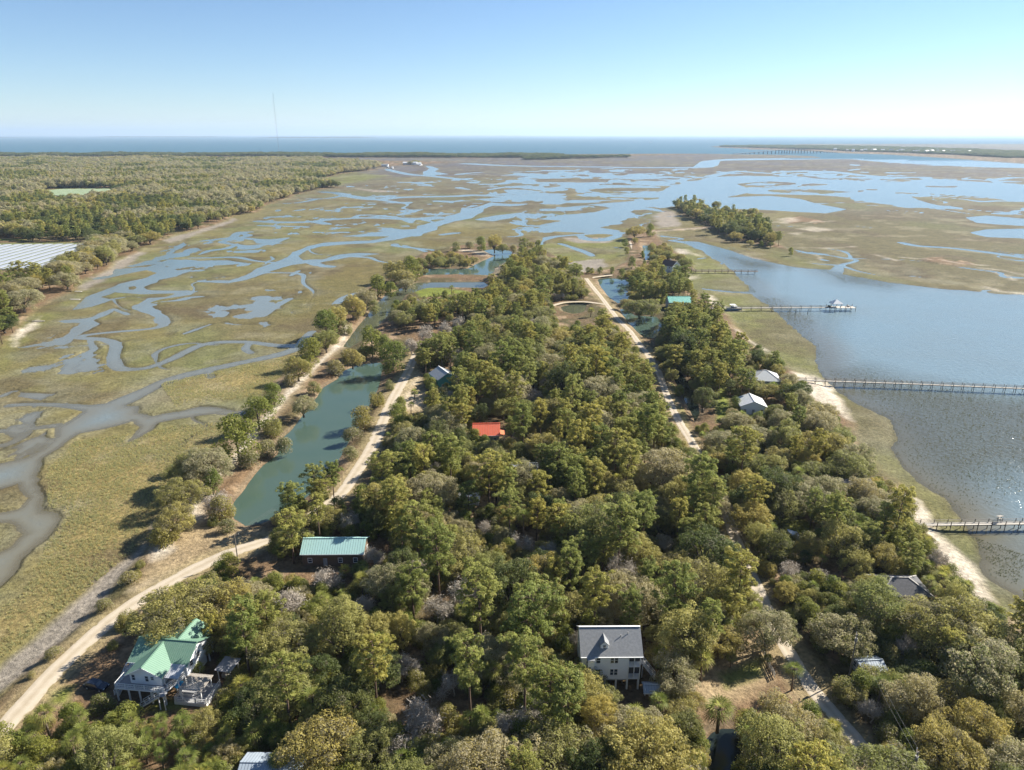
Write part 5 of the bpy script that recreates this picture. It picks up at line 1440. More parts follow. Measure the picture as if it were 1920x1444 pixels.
rr = simple_house('red_roof_house', 912, 824, 2, 8.6, 7.4, 3.4, 2.6, RED_ROOF, TAN_WALL, 'house with bright orange-red metal roof deep in the trees')
MB().slab([(4.7, -2.2, 2.9), (6.2, -2.2, 2.6), (6.2, 1.6, 2.6), (4.7, 1.6, 2.9)], .1).build('porch_roof', mat('faded_orange_sheet', (0.62, 0.20, 0.10), .5), rr)
for y in (-2.0, 1.4): MB().box(6.0, 6.14, y - .07, y + .07, -.1, 2.52).build('post', TRIM, rr)
simple_house('grey_cabin', 973, 896, -1, 10.8, 7.0, 3.2, 1.9, GREY_ROOF, GREY_WALL, 'low cabin with streaked grey metal roof among tall pines', nwin=4)
simple_house('hip_roof_house', 1431, 722, -8, 11.5, 10.5, 3.6, 3.1, LIGHT_SH, GREY_WALL, 'house with pyramid-shaped grey hip roof near the shore dock', style='hip', cap=CONC)
simple_house('white_roof_house', 1407, 770, -6, 9.2, 8.6, 3.5, 1.9, WHITE_ROOF, WHITE, 'house with bright white metal gable roof beside a green lawn', axis='y')
simple_house('dark_roof_house', 1598, 928, 2, 8.6, 6.4, 3.2, 1.8, DARKSH, GREY_WALL, 'house with flat-toned black shingle roof half hidden under grey oaks')
simple_house('dark_hip_house', 1680, 1119, -2, 11.0, 7.4, 3.0, 2.2, DARKSH, BROWN_WALL, 'dark-roofed house with pale hip line beside a clump of palms', style='hip', cap=CONC)
simple_house('small_shed', 1626, 1262, 4, 4.4, 3.6, 2.4, 0.7, BLUE_GREY, GREY_WALL, 'small shed with blue-grey metal roof below the power pole', cat='shed', nwin=1)
simple_house('garden_shed', 1220, 1304, -3, 2.4, 2.2, 2.0, 0.5, BLUE_GREY, BROWN_WALL, 'tiny brown garden shed with grey roof beside the tall white house', cat='shed', nwin=1)
simple_house('grey_shed', 514, 1462, -1, 9.4, 5.0, 2.8, 0.9, BLUE_GREY, GREY_WALL, 'long shed with grey-blue metal roof below the palm garden', cat='shed', nwin=3)
simple_house('aqua_roof_house', 1272, 578, 1, 13.6, 9.5, 4.8, 2.5, AQUA_ROOF, GREY_WALL, 'house with aqua-green metal roof beside the round green thicket', nwin=4)
bh = simple_house('blue_house', 1256, 510, 38, 8.5, 11.0, 5.6, 3.2, BROWNSH, BLUE_WALL, 'pale blue gabled house with dark brown roof near the brown dock', axis='y', nwin=2, two=True)
MB().box(1.0, 1.8, 1.0, 1.8, 6, 9.6).build('chimney', CONC, bh)
simple_house('tin_shed', 1187, 968, 12, 4.5, 6.5, 2.5, 0.8, GREY_ROOF, GREY_WALL, 'narrow tin-roofed shed glimpsed between pines in the middle wood', axis='y', cat='shed', nwin=1)
simple_house('white_trailer', 874, 942, -4, 7.5, 3.0, 2.4, 0.35, WHITE_ROOF, WHITE, 'low white trailer home in a sandy clearing under pines', cat='trailer', nwin=3)
mar_names = [(763, 308.5, 26, 14, 6), (777, 308.8, 20, 14, 7), (786, 309.2, 14, 12, 5), (722, 312, 22, 12, 5), (700, 315.5, 14, 10, 4)]
for i, (x, y, W_, D_, H_) in enumerate(mar_names):
    simple_house('marina_building', x, y, [5, -8, 12, 0, 20][i], W_, D_, H_, 3, WHITE_ROOF if i != 3 else SHINGLE, WHITE, 'white building on the far creek bank by the distant marina', cat='building', nwin=3, group='far marina buildings')
irng = random.Random(3)
for i in range(26):
    t = irng.random()
    x = 1560 + 260 * t
    y = 283.0 + (x - 1560) / 260 * 5.5 + irng.uniform(-1.6, 0.8)
    simple_house('beach_house', x, y, irng.uniform(-30, 30), irng.uniform(14, 24), 12, irng.uniform(9, 13), 4, [WHITE_ROOF, SHINGLE, GREY_ROOF][i % 3], [WHITE, BLUE_WALL, TAN_WALL][irng.randrange(3)], 'pale beach house among trees on the far barrier island', nwin=3, group='houses on the barrier island', two=True)
simple_house('farm_house', 312, 322.5, 10, 20, 12, 7, 4, WHITE_ROOF, WHITE, 'white farmhouse alone in the distant woods', nwin=3)
simple_house('farm_shed', 103, 502, 20, 7, 5, 3, 1, WHITE_ROOF, WHITE, 'small white shed at the corner of the plastic-covered field', cat='shed', nwin=1)

# ------------------------------------------------------------------ docks
def dock(name, pts, z, width, sp, label, deck_m, rail=True, post_m=PILE, rail_h=1.05, post_top=1.3):
    P = [Vector((*at(a, b, z)[:2], z)) for a, b in pts]
    root = empty(name, (P[0].x, P[0].y, 0), 0, label, 'dock')
    off = Vector((P[0].x, P[0].y, 0))
    Q = [q - off for q in P]
    for a, b in zip(Q[:-1], Q[1:]):
        d = b - a; L = d.length; d.normalize()
        s = Vector((-d.y, d.x, 0))
        MB().bar(a, b, width, .10).build('deck', deck_m, root)
        mj = MB()
        for sg in (-1, 1): mj.bar(a + s * (sg * (width / 2 - .12)) - Vector((0, 0, .16)), b + s * (sg * (width / 2 - .12)) - Vector((0, 0, .16)), .08, .2)
        mj.build('stringer', post_m, root)
        n_ = max(1, int(L / sp))
        for i in range(n_ + 1):
            c = a + d * min(L, i * sp)
            for sg in (-1, 1):
                q = c + s * (sg * (width / 2 + .08))
                MB().tube([(q.x, q.y, -1.2), (q.x, q.y, z + (post_top if rail else .3))], .11, 6).build('pile', post_m, root)
            MB().bar(c - s * (width / 2) - Vector((0, 0, .36)), c + s * (width / 2) - Vector((0, 0, .36)), .1, .2).build('cross_beam', post_m, root)
        if rail:
            for sg in (-1, 1):
                for zz in (.5, rail_h):
                    o_ = s * (sg * (width / 2 + .02)) + Vector((0, 0, zz))
                    MB().bar(a + o_, b + o_, .07, .1).build('handrail', WOOD, root)
    return root
dock('shore_dock', [(1703, 984), (1920, 981), (2300, 976)], 1.9, 1.3, 3.7, 'pale walkway dock crossing the sand beside the tangled grey oaks', PALE_WOOD, rail_h=.95, post_top=1.1)
dock('long_dock', [(1492, 712.5), (1690, 719), (1920, 728.5), (2500, 752)], 2.1, 1.25, 4.0, 'long railed dock from the wide sandy beach near the hip-roofed house', PALE_WOOD)
d3 = dock('pier_dock', [(1334, 578), (1552, 576.5)], 2.0, 1.5, 6.0, 'dock with a covered pier head and a boat moored beside it', PALE_WOOD)
dock('brown_dock', [(1295, 503.5), (1304, 508.2), (1365, 508.2), (1421, 509)], 2.0, 1.8, 5.0, 'brown timber dock below the pale blue house', mat('brown_dock_boards', (0.22, 0.16, 0.12), .9), rail_h=1.0)
p = at(1566, 576.3, 2.0)
PH = empty('covered_pier', (p.x, p.y, 0), 0, 'square pier platform with white pyramid roof at the dock end', 'pier')
MB().box(-4.6, 11.5, -2.6, 2.6, 1.95, 2.12).build('deck', PALE_WOOD, PH)
for x in np.linspace(-4.3, 11.2, 6):
    for y in (-2.5, 2.5): MB().tube([(x, y, -1.2), (x, y, 3.4)], .14, 6).build('pile', PILE, PH)
for x in (-2, 2.4):
    for y in (-2.1, 2.1): MB().box(x - .09, x + .09, y - .09, y + .09, 2.122, 4.6).build('post', TRIM, PH)
MB().add([(-3, -3, 4.6), (3.4, -3, 4.6), (3.4, 3, 4.6), (-3, 3, 4.6), (.2, 0, 6.9), (-3, -3, 4.45), (3.4, -3, 4.45), (3.4, 3, 4.45), (-3, 3, 4.45)], [(0, 1, 4), (1, 2, 4), (2, 3, 4), (3, 0, 4), (5, 6, 1, 0), (6, 7, 2, 1), (7, 8, 3, 2), (8, 5, 0, 3), (8, 7, 6, 5)]).build('roof', WHITE_ROOF, PH)
MB().box(-4.2, -3.2, -1.2, 1.2, 2.122, 3.1).build('storage_box', BROWN_WALL, PH); MB().box(7.8, 8.8, .2, 1.6, 2.122, 2.9).build('bench', WOOD, PH)
for x_, y_ in ((1491, 590), (1514, 590), (1447, 586)):
    q = at(x_, y_, 0)
    o = MB().tube([(0, 0, -1.2), (0.05, 0, 3.4)], [.17, .14], 7).build('mooring_pile', PILE, loc=(q.x, q.y, 0))
    tag(o, 'lone dark mooring pile standing in the water beside the covered dock', 'piling', 'mooring piles by the covered dock')
for (x_, y_, L_) in ((141, 561.5, 6.2), (147, 546.5, 4.6)):
    q = at(x_, y_, .5)
    FD = empty('floating_dock', (q.x, q.y, 0), math.radians(-4), 'short pale landing stage on the marsh edge below the western woods', 'dock', 'landing stages on the marsh edge')
    MB().box(-L_ / 2, L_ / 2, -.8, .8, .45, .65).build('deck', PALE_WOOD, FD)
    for x in (-L_ / 2 + .3, L_ / 2 - .3): MB().tube([(x, .9, -.8), (x, .9, 1.3)], .1, 6).build('pile', PILE, FD)
q = at(72, 602, .6)
SK = empty('driftwood_pile', (q.x, q.y, .3), math.radians(-8), 'pile of grey driftwood boards lying on the western marsh shore', 'driftwood')
for k in range(7):
    MB().bar((random.uniform(-4, -1), k * .35 - 1, .2 + .05 * (k % 3)), (random.uniform(1, 4.5), k * .3 - 1 + random.uniform(-.4, .4), .3), .3, .15).build('board', WOOD, SK)
q = at(1877, 981.5, 1.9)
ST = empty('cleaning_stand', (q.x, q.y + 1.0, 1.95), math.radians(15), 'small roofed stand fixed to the rail of the pale walkway dock', 'stand')
for x in (-.5, .5): MB().box(x - .05, x + .05, -.05, .05, -1.2, 1.5).build('post', PILE, ST)
MB().slab([(-.8, -.5, 1.75), (.8, -.5, 1.75), (.8, .5, 1.5), (-.8, .5, 1.5)], .08).build('roof', WOOD, ST)
MB().box(-.6, .6, -.3, .3, .75, .85).build('shelf', PALE_WOOD, ST)

# ------------------------------------------------------------------ boats, cars
def boat(name, loc, rz, L, Wd, label, hull_m, cabin=True):
    root = empty(name, loc, rz, label, 'boat')
    mb = MB()
    n_ = 9
    rows = []
    for i in range(n_):
        t = i / (n_ - 1)
        wd = Wd / 2 * (1 - max(0, (t - .55) / .45) ** 2.2) * (.92 + .08 * min(1, t * 4))
        x = -L / 2 + L * t
        sh = .12 * Wd * (t ** 2)
        rows.append([(x, -wd, .42 * Wd + sh), (x, -wd * .82, .12 * Wd + sh * .6), (x, 0, .0 + sh * .5), (x, wd * .82, .12 * Wd + sh * .6), (x, wd, .42 * Wd + sh)])
    for r in rows: mb.v += r
    for i in range(n_ - 1):
        for j in range(4):
            a = i * 5 + j
            mb.f.append((a, a + 1, a + 6, a + 5))
        mb.f.append((i * 5 + 4, i * 5, (i + 1) * 5, (i + 1) * 5 + 4))
    mb.f.append((0, 4, 3, 2, 1)); mb.f.append(tuple((n_ - 1) * 5 + j for j in range(5)))
    h = mb.build('hull', hull_m, root)
    z = .45 * Wd
    MB().bar((-L * .48, -Wd * .47, z), (L * .2, -Wd * .47, z), .08, .1).bar((-L * .48, Wd * .47, z), (L * .2, Wd * .47, z), .08, .1).build('rub_rail', TRIM, h)
    if cabin:
        c = MB().prism([(-L * .12, -Wd * .34), (L * .22, -Wd * .28), (L * .22, Wd * .28), (-L * .12, Wd * .34)], z, z + .38 * Wd).build('cabin', TRIM, root)
        MB().prism([(-L * .11, -Wd * .345), (L * .2, -Wd * .287), (L * .2, Wd * .287), (-L * .11, Wd * .345)], z + .14 * Wd, z + .3 * Wd).build('cabin_window', GLASS, c)
        MB().box(-L * .2, L * .12, -Wd * .36, Wd * .36, z + .62 * Wd, z + .66 * Wd).build('canopy', TRIM, root)
        for x in (-L * .19, L * .1):
            for y in (-Wd * .33, Wd * .33): MB().box(x - .03, x + .03, y - .03, y + .03, z, z + .62 * Wd).build('canopy_post', TRIM, root)
    else:
        MB().box(-.25, .25, -.25, .25, z - .2, z + .7).build('console', TRIM, root)
        MB().box(-L * .3, -L * .22, -Wd * .3, Wd * .3, z - .2, z + .2).build('bench', WOOD, root)
    MB().box(-L / 2 - .45, -L / 2 - .02, -.22, .22, .2, z + .35).build('outboard_motor', DARKIN, root)
    return root
q = at(1374, 582.5, .2)
boat('cabin_boat', (q.x, q.y, .22), math.radians(4), 10.5, 3.4, 'blue and white cabin boat aground beside the covered dock', mat('boat_blue', (0.16, 0.24, 0.36), .35, (0.13, 0.20, 0.31)))
q = at(1491, 1010, UP)
boat('skiff', (q.x, q.y, UP + .35), math.radians(118), 5.6, 1.9, 'small white skiff parked on the grass under the spreading oak', mat('skiff_white', (0.66, 0.70, 0.76), .4), False)
q = at(1219, 267.2, 0)
boat('motor_yacht', (q.x, q.y, 0), math.radians(10), 40, 9, 'tiny white motor boat far out on the open sea', mat('yacht_white', (0.8, 0.8, 0.8), .4))
for i, (x_, y_) in enumerate(((770, 309.6), (781, 310.2), (789, 310.8), (736, 316.5), (727, 314.8))):
    q = at(x_, y_, 0)
    b_ = boat('moored_boat', (q.x, q.y, 0), math.radians(30 * i), 20, 6.5, 'white boat moored in the far creek by the distant marina', TRIM)
    b_['group'] = 'boats at the far marina'

def car(loc, rz, label, paint):
    root = empty('parked_car', loc, rz, label, 'car')
    prof = [(-2.2, .35), (2.2, .35), (2.25, .75), (2.05, .92), (1.0, 1.02), (.45, 1.5), (-1.3, 1.55), (-2.0, 1.05), (-2.25, .95)]
    n_ = len(prof)
    mb = MB()
    for y, k in ((-.86, .97), (-.78, 1.0), (.78, 1.0), (.86, .97)):
        for x, z in prof: mb.v.append((x * (1 if abs(y) < .8 else .985), y * (1 if z < 1.1 else .86), z if abs(y) < .8 else .38 + (z - .38) * .97))
    for j in range(3):
        for i in range(n_):
            a, b_ = j * n_ + i, j * n_ + (i + 1) % n_
            mb.f.append((a, b_, b_ + n_, a + n_))
    mb.f.append(tuple(range(n_))[::-1]); mb.f.append(tuple(range(3 * n_, 4 * n_)))
    mb.build('body', paint, root)
    g = MB()
    g.slab([(.98, -.6, 1.06), (.98, .6, 1.06), (.5, .56, 1.49), (.5, -.56, 1.49)], .02)
    g.build('windscreen', GLASS, root)
    MB().slab([(-1.36, -.56, 1.55), (-1.36, .56, 1.55), (-1.96, .6, 1.11), (-1.96, -.6, 1.11)], .02).build('rear_window', GLASS, root)
    for s in (-1, 1):
        MB().add([(.75, s * .83, 1.08), (-1.7, s * .83, 1.1), (-1.2, s * .765, 1.47), (.4, s * .765, 1.43)], [(0, 1, 2, 3) if s > 0 else (3, 2, 1, 0)]).build('side_window', GLASS, root)
        for x in (-1.4, 1.4):
            w_ = MB().tube([(x, s * .68, .33), (x, s * .89, .33)], .33, 14).build('wheel', DARKIN, root)
            MB().tube([(x, s * .892, .33), (x, s * .905, .33)], .19, 10).build('rim', CONC, w_)
        MB().box(2.16, 2.27, s * .6 - .16, s * .6 + .16, .66, .8).build('headlight', TRIM, root)
    return root
q = at(182, 1290, UP)
car((q.x, q.y, UP), math.radians(-14), 'dark blue car parked in the shade beside the stilt house', mat('dark_blue_paint', (0.02, 0.028, 0.05), .25, spec=.6))

# ------------------------------------------------------------------ fence by the lane
A, B_ = at(1427, 1222, UP), at(1452, 1274, UP)
FN = empty('board_fence', (A.x, A.y, UP), 0, 'weathered pale board fence along the dirt lane', 'fence')
dv = Vector((B_.x - A.x, B_.y - A.y, 0)); L_ = dv.length; dv.normalize()
for k in range(int(L_ / 2.2) + 1):
    q = dv * (k * 2.2)
    MB().box(q.x - .07, q.x + .07, q.y - .07, q.y + .07, -.2, 1.25).build('post', WOOD, FN)
for z in (.25, .6, .95, 1.2):
    MB().bar(Vector((.09, .05, z)), dv * L_ + Vector((.09, .05, z)), .03, .2).build('rail', PALE_WOOD, FN)

# ------------------------------------------------------------------ power poles and wires
POLE = mat('pole_wood', (0.25, 0.21, 0.17), .9, (0.16, 0.135, 0.11), 4, stretch=(4, 4, .5))
WIRE = mat('wire', (0.12, 0.12, 0.12), .6)
def power_pole(x, y, H_, label, arm_rz=0, trans=True):
    q = at(x, y, UP)
    root = empty('power_pole', (q.x, q.y, UP), arm_rz, label, 'pole')
    MB().tube([(0, 0, -1), (0.03, 0, H_)], [.17, .11], 8).build('pole_shaft', POLE, root)
    MB().bar((-1.1, .14, H_ - .45), (1.1, .14, H_ - .45), .1, .12).build('cross_arm', POLE, root)
    for k in (-1, 0, 1): MB().tube([(k * 1.0, .14, H_ - .39), (k * 1.0, .14, H_ - .18)], [.05, .035], 6).build('insulator', TRIM, root)
    if trans: MB().tube([(.32, 0, H_ - 2.0), (.32, 0, H_ - 1.1)], .24, 10).build('transformer', CONC, root)
    return root
def wire(a, b, sag, label, group, r=.014):
    a, b = Vector(a), Vector(b)
    pts = [tuple(a + (b - a) * t - Vector((0, 0, 4 * sag * t * (1 - t))) - a) for t in np.linspace(0, 1, 15)]
    o = MB().tube(pts, r, 4).build('power_line', WIRE, loc=tuple(a))
    tag(o, label, 'wire', group)
pp1 = power_pole(447, 1057, 8.2, 'slim wooden power pole standing beside the dirt road bend', math.radians(30), False)
pp2 = power_pole(1592, 1268, 9.8, 'power pole with transformer rising beside the small blue-roofed shed', math.radians(62))
pp3 = power_pole(1404, 1118, 9.5, 'power pole half hidden in the pines by the lane', math.radians(62), False)
pp4 = power_pole(1700, 1500, 9.8, 'power pole further along the dirt lane among the shore oaks', math.radians(62))
pp5 = power_pole(1243, 786, 9.0, 'thin power pole on the lane verge near the grey bare tree', math.radians(62), False)
for pa, pb, lb, sg in ((pp2, pp4, 'thin power line from the transformer pole along the lane', 'wires along the lane'), (pp3, pp2, 'thin power line from the pine-hidden pole to the transformer pole', 'wires along the lane by the pines'), (pp5, pp3, 'thin power line above the lane between the pines', 'wires above the pine lane')):
    for k in (-1, 1):
        def tip(o_, H_): return (o_.location.x + math.cos(o_.rotation_euler[2]) * k, o_.location.y + math.sin(o_.rotation_euler[2]) * k, UP + H_ - .18)
        wire(tip(pa, 9.7), tip(pb, 9.7), .7, lb, sg)
q = at(640, 905, UP)
for k in (-1, 0, 1):
    wire((pp1.location.x + k * .7, pp1.location.y + k * .3, UP + 8), (q.x + k * .7, q.y, UP + 8), .8, 'thin power line crossing the end of the long pond', 'wires over the long pond')

# ------------------------------------------------------------------ far things: mast, bridge, fields
q = at(523, 285.5, UP)
top = CAM_H + 66 * q.y * 1.03 / FPX
MS = empty('radio_mast', (q.x, q.y, UP), 0, 'very tall thin lattice radio mast on the horizon', 'mast')
mb = MB()
for k in range(3):
    an = k * 2.094
    mb.tube([(math.cos(an) * 1.8, math.sin(an) * 1.8, 0), (math.cos(an) * 1.4, math.sin(an) * 1.4, top)], .22, 4)
mb.build('mast_legs', mat('mast_steel', (0.42, 0.40, 0.42), .6), MS)
mb = MB()
for z in np.arange(0, top - 8, 8):
    for k in range(3):
        a1, a2 = k * 2.094, (k + 1) * 2.094
        mb.bar((math.cos(a1) * 1.6, math.sin(a1) * 1.6, z), (math.cos(a2) * 1.6, math.sin(a2) * 1.6, z + 8), .12, .12)
mb.build('mast_bracing', MATS['mast_steel'], MS)
for k in range(3):
    an = k * 2.094 + .5
    MB().tube([(0, 0, top * .95), (math.cos(an) * 170, math.sin(an) * 170, 0)], .05, 3).build('guy_wire', WIRE, MS)
BPTS = [(1376, 289.6, 3), (1398, 289.2, 6), (1431, 288.9, 13), (1460, 288.5, 19), (1480, 288.2, 21), (1502, 288.0, 20.5), (1525, 287.5, 13), (1551, 287, 5), (1570, 286.6, 3)]
BP = [Vector((*at(x, y, 0)[:2], z)) for x, y, z in BPTS]
BR = empty('road_bridge', (BP[0].x, BP[0].y, 0), 0, 'long arched road bridge on slim piers over the far sound', 'bridge')
cur = smooth_line(np.array([list(v - Vector((BP[0].x, BP[0].y, 0))) for v in BP]), 4)
CONC2 = mat('bridge_concrete', (0.30, 0.30, 0.30), .9)
for a, b_ in zip(cur[:-1], cur[1:]):
    MB().bar(a, b_, 11, 2.2).build('deck_span', CONC2, BR)
for k in range(2, len(cur) - 1):
    for s in (-3, 3):
        MB().box(cur[k][0] - 1.2, cur[k][0] + 1.2, cur[k][1] + s - 1.2, cur[k][1] + s + 1.2, -2, cur[k][2] - 1.1).build('pier', CONC2, BR)
def field(outline, d0, d1, gap, label, m):
    """rows of plastic-covered beds across a field; d0->d1 gives the direction of the beds"""
    P = at_np(outline, UP)
    a, b_ = np.array(at(*d0, UP)[:2]), np.array(at(*d1, UP)[:2])
    d = (b_ - a) / np.linalg.norm(b_ - a)
    nrm = np.array([-d[1], d[0]])
    c0 = P.mean(0)
    U, Vv = (P - c0) @ d, (P - c0) @ nrm
    root = empty('farm_field', (c0[0], c0[1], UP), math.atan2(d[1], d[0]), label)
    root['kind'] = 'structure'
    v = Vv.min() + gap / 2
    while v < Vv.max():
        xs = []
        for i in range(len(P)):
            j = (i + 1) % len(P)
            if (Vv[i] > v) != (Vv[j] > v): xs.append(U[i] + (U[j] - U[i]) * (v - Vv[i]) / (Vv[j] - Vv[i]))
        xs.sort()
        for k in range(0, len(xs) - 1, 2):
            if xs[k + 1] - xs[k] > 6:
                w_ = gap * .40
                n_ = max(2, int((xs[k + 1] - xs[k]) / 12))
                mb = MB()
                X_ = np.linspace(xs[k] + 1, xs[k + 1] - 1, n_)
                for x in X_: mb.v += [(x, v - w_, .02), (x, v - w_ * .7, .32), (x, v, .40), (x, v + w_ * .7, .32), (x, v + w_, .02)]
                for i in range(n_ - 1):
                    for j in range(4): mb.f.append((i * 5 + j, (i + 1) * 5 + j, (i + 1) * 5 + j + 1, i * 5 + j + 1))
                mb.build('bed_cover', m, root)
        v += gap
    return root
PLAST = mat('white_bed_plastic', (0.37, 0.395, 0.43), .5, (0.29, 0.315, 0.35), .15, stretch=(1, 4, 1), spec=.5)
field(FIELD, (0, 486), (100, 459), 9.5, 'field of long white plastic-covered planting beds', PLAST)
field(FIELD2, (100, 366), (215, 355.5), 22, 'small far field of pale green planted rows', mat('pale_green_rows', (0.30, 0.36, 0.24), .8, (0.22, 0.29, 0.14), .1))

# ------------------------------------------------------------------ planting
for x_, y_, dx_, dy_, r_ in ((912, 824, 7, 4, 7), (631, 1045, 9, 4, 5), (1407, 770, 8, 4, 6), (973, 896, 8, 4, 5), (1431, 722, 8, 4, 5), (1525, 1285, 5, 3, 4), (1465, 1200, 5, 3, 3), (1262, 760, 8, 4, 6), (1280, 795, 8, 4, 6)):
    q = at(x_, y_, UP); BUILD_W.append((q.x + dx_, q.y + dy_, r_))
def tree_px(kind, cx, cy, wpx, zone, var=None, sz=1.0):
    """a tree whose crown centre and width are read off the photograph"""
    var = random.randrange(len(PROTO[kind])) if var is None else var
    R0, H0 = PROTO[kind][var][2:]
    cz = {'palm': .80, 'pine': .72, 'oak': .66, 'mossy': .66, 'dark': .66, 'bare': .62}.get(kind, .5)
    s = 1.0
    for _ in range(6):
        q = at(cx, cy, UP + cz * H0 * s * sz)
        dep = proj(q.x, q.y, q.z)[2]
        s = wpx / 2 * dep / FPX / R0
    put(kind, var, q.x, q.y, s, zone, sz)
    if kind == 'bare':   # keep the pale snags in view
        P_ = np.array([(cx + .44 * wpx * math.cos(t_), cy + .38 * wpx * math.sin(t_)) for t_ in np.linspace(0, 5.5, 8)])
        CLEAR_NP.append((P_, P_.min(0), P_.max(0)))

for a in [  # along the embankment and the pond banks
  ('cedar',513,741,42),('cedar',483,777,60),('shrub',510,800,44),('cedar',443,822,72),('shrub',500,842,42),('shrub',467,860,42),('mossy',393,862,92),('oak',352,872,80),('cedar',397,905,44),('oak',337,920,74),('bare',412,930,56),('shrub',414,955,56),('oak',323,966,80),('shrub',307,1003,50),('shrub',425,986,34),('shrub',398,978,24),
  ('shrub',547,710,36),('oak',557,684,48),('cedar',580,661,50),('oak',610,634,54),('cedar',611,609,50),('mossy',567,757,50),('shrub',588,727,26),('shrub',627,690,38),('shrub',533,835,40),('oak',660,667,54),('cedar',697,641,48),('cedar',737,670,54),('oak',685,655,36),('cedar',720,650,40),('shrub',680,782,46),('shrub',707,747,36),('shrub',660,815,34),('shrub',655,850,32),
  ('shrub',730,722,22),('cedar',743,777,38),('cedar',752,758,26),('pine',588,898,48),('pine',548,928,44),('pine',622,890,40),('shrub',600,925,34),('oak',540,968,50),('oak',580,975,60),('oak',620,970,60),('cedar',682,940,52),('oak',560,1000,56),('oak',535,1005,50),
  ('oak',630,592,50),('oak',660,568,48),('mossy',687,556,48),('cedar',707,537,38),('cedar',732,543,26),('mossy',760,531,30),('oak',755,514,46),('oak',742,500,42),('cedar',770,504,42),('shrub',855,463,20),('cedar',902,457,24),('oak',927,452,32),('oak',942,463,24),('shrub',880,460,18),('shrub',962,466,18),('shrub',645,615,30),('shrub',700,575,26),('shrub',672,590,22),
  ('oak',1190,430,32),('cedar',1220,432,22),('oak',1287,491,30),('cedar',1268,513,28),('cedar',1185,492,18),('cedar',1166,515,20),('cedar',1125,507,11),('cedar',1103,507,11),('cedar',1110,508,10),('cedar',1148,507,12),('oak',1200,571,56),('oak',1222,578,34),('oak',1180,566,30),('cedar',1175,470,12),('cedar',1172,455,12),
  ('shrub',195,1135,32),('shrub',240,1085,34),('shrub',255,1076,24),('shrub',100,1225,30),('shrub',60,1265,18),('shrub',262,1058,18),('shrub',230,1168,34),('shrub',210,1210,24),('shrub',190,1320,44),('shrub',140,1325,24)]:
    tree_px(a[0], a[1], a[2], a[3], 'embankment')
for a in [('oak',412,1188,74),('pine',398,1172,44),('oak',340,1140,150),('oak',415,1120,130),('oak',290,1180,70),('oak',540,1190,120),('oak',455,1165,90),('mossy',470,1110,80),('oak',515,1230,80),('bare',868,1102,84),('bare',820,1130,60),('bare',775,1330,90),('bare',850,1270,56),('bare',612,1085,60),('bare',656,968,44),('bare',612,1170,40),('bare',905,1200,50),('bare',1010,1330,44),
          ('pine',900,1110,84),('pine',1000,1150,96),('pine',985,1240,84),('pine',880,1240,90),('oak',1080,1290,100),('oak',1098,1260,94),('oak',1118,1305,70),('mossy',1180,1100,120),('oak',1290,1180,120),('oak',1060,1130,80),('pine',1030,1290,80),('oak',1130,1340,90),('oak',1450,1390,150),('pine',1265,1100,80)]:
    tree_px(a[0], a[1], a[2], a[3], 'near wood')
for a in [('oak',1567,945,64),('mossy',1640,948,70),('oak',1600,950,50),('oak',1650,1128,110),('mossy',1718,1136,84),('oak',1610,1110,70),('pine',950,905,46),('pine',1012,905,44),('pine',930,890,44),('oak',1440,728,40),('oak',1412,724,34),('pine',880,925,44),('oak',898,846,34),('mossy',1690,940,60)]:
    tree_px(a[0], a[1], a[2], a[3], 'shore wood' if a[1] > 1300 else 'middle wood')
for a in [(700,1035,50),(980,1010,46),(905,985,40),(1080,1190,50),(690,1130,50),(760,1240,56),(640,1290,50),(1245,1010,44),(1350,1010,40),(1240,860,44),(1000,735,36),(800,620,40),(830,610,36),(770,640,36),(860,600,34),(1480,1060,44),(1760,1040,50),(1545,1080,44),(1700,1200,50),(1640,1330,54)]:
    tree_px('bare', a[0], a[1], a[2], 'middle wood' if a[1] < 1050 else 'near wood')
for a in [(371,1252,24),(1372,1232,26),(1350,1330,56),(1490,1258,36),(1440,1235,20),(1740,1092,30),(1766,1084,28),(1790,1106,30),(1816,1102,28),(1768,1124,26),(1752,1110,24)]:
    tree_px('palm', a[0], a[1], a[2], 'shore wood' if a[0] > 1600 else 'lawn')
for a in [(270,1400,44),(330,1392,40),(352,1422,46),(478,1372,44),(522,1425,42),(215,1350,38),(300,1352,34),(420,1380,38),(560,1380,36),(130,1400,40),(1235,1318,44)]:
    tree_px('palm', a[0], a[1], a[2], 'garden')
for a in [(777,735,16),(812,728,18),(770,760,14),(846,540,10),(850,548,8),(1108,582,14)]:
    tree_px('palm', a[0], a[1], a[2], 'middle wood')
for a in [(1405,835,52),]:
    tree_px('mossy', a[0], a[1], a[2], 'shore wood')

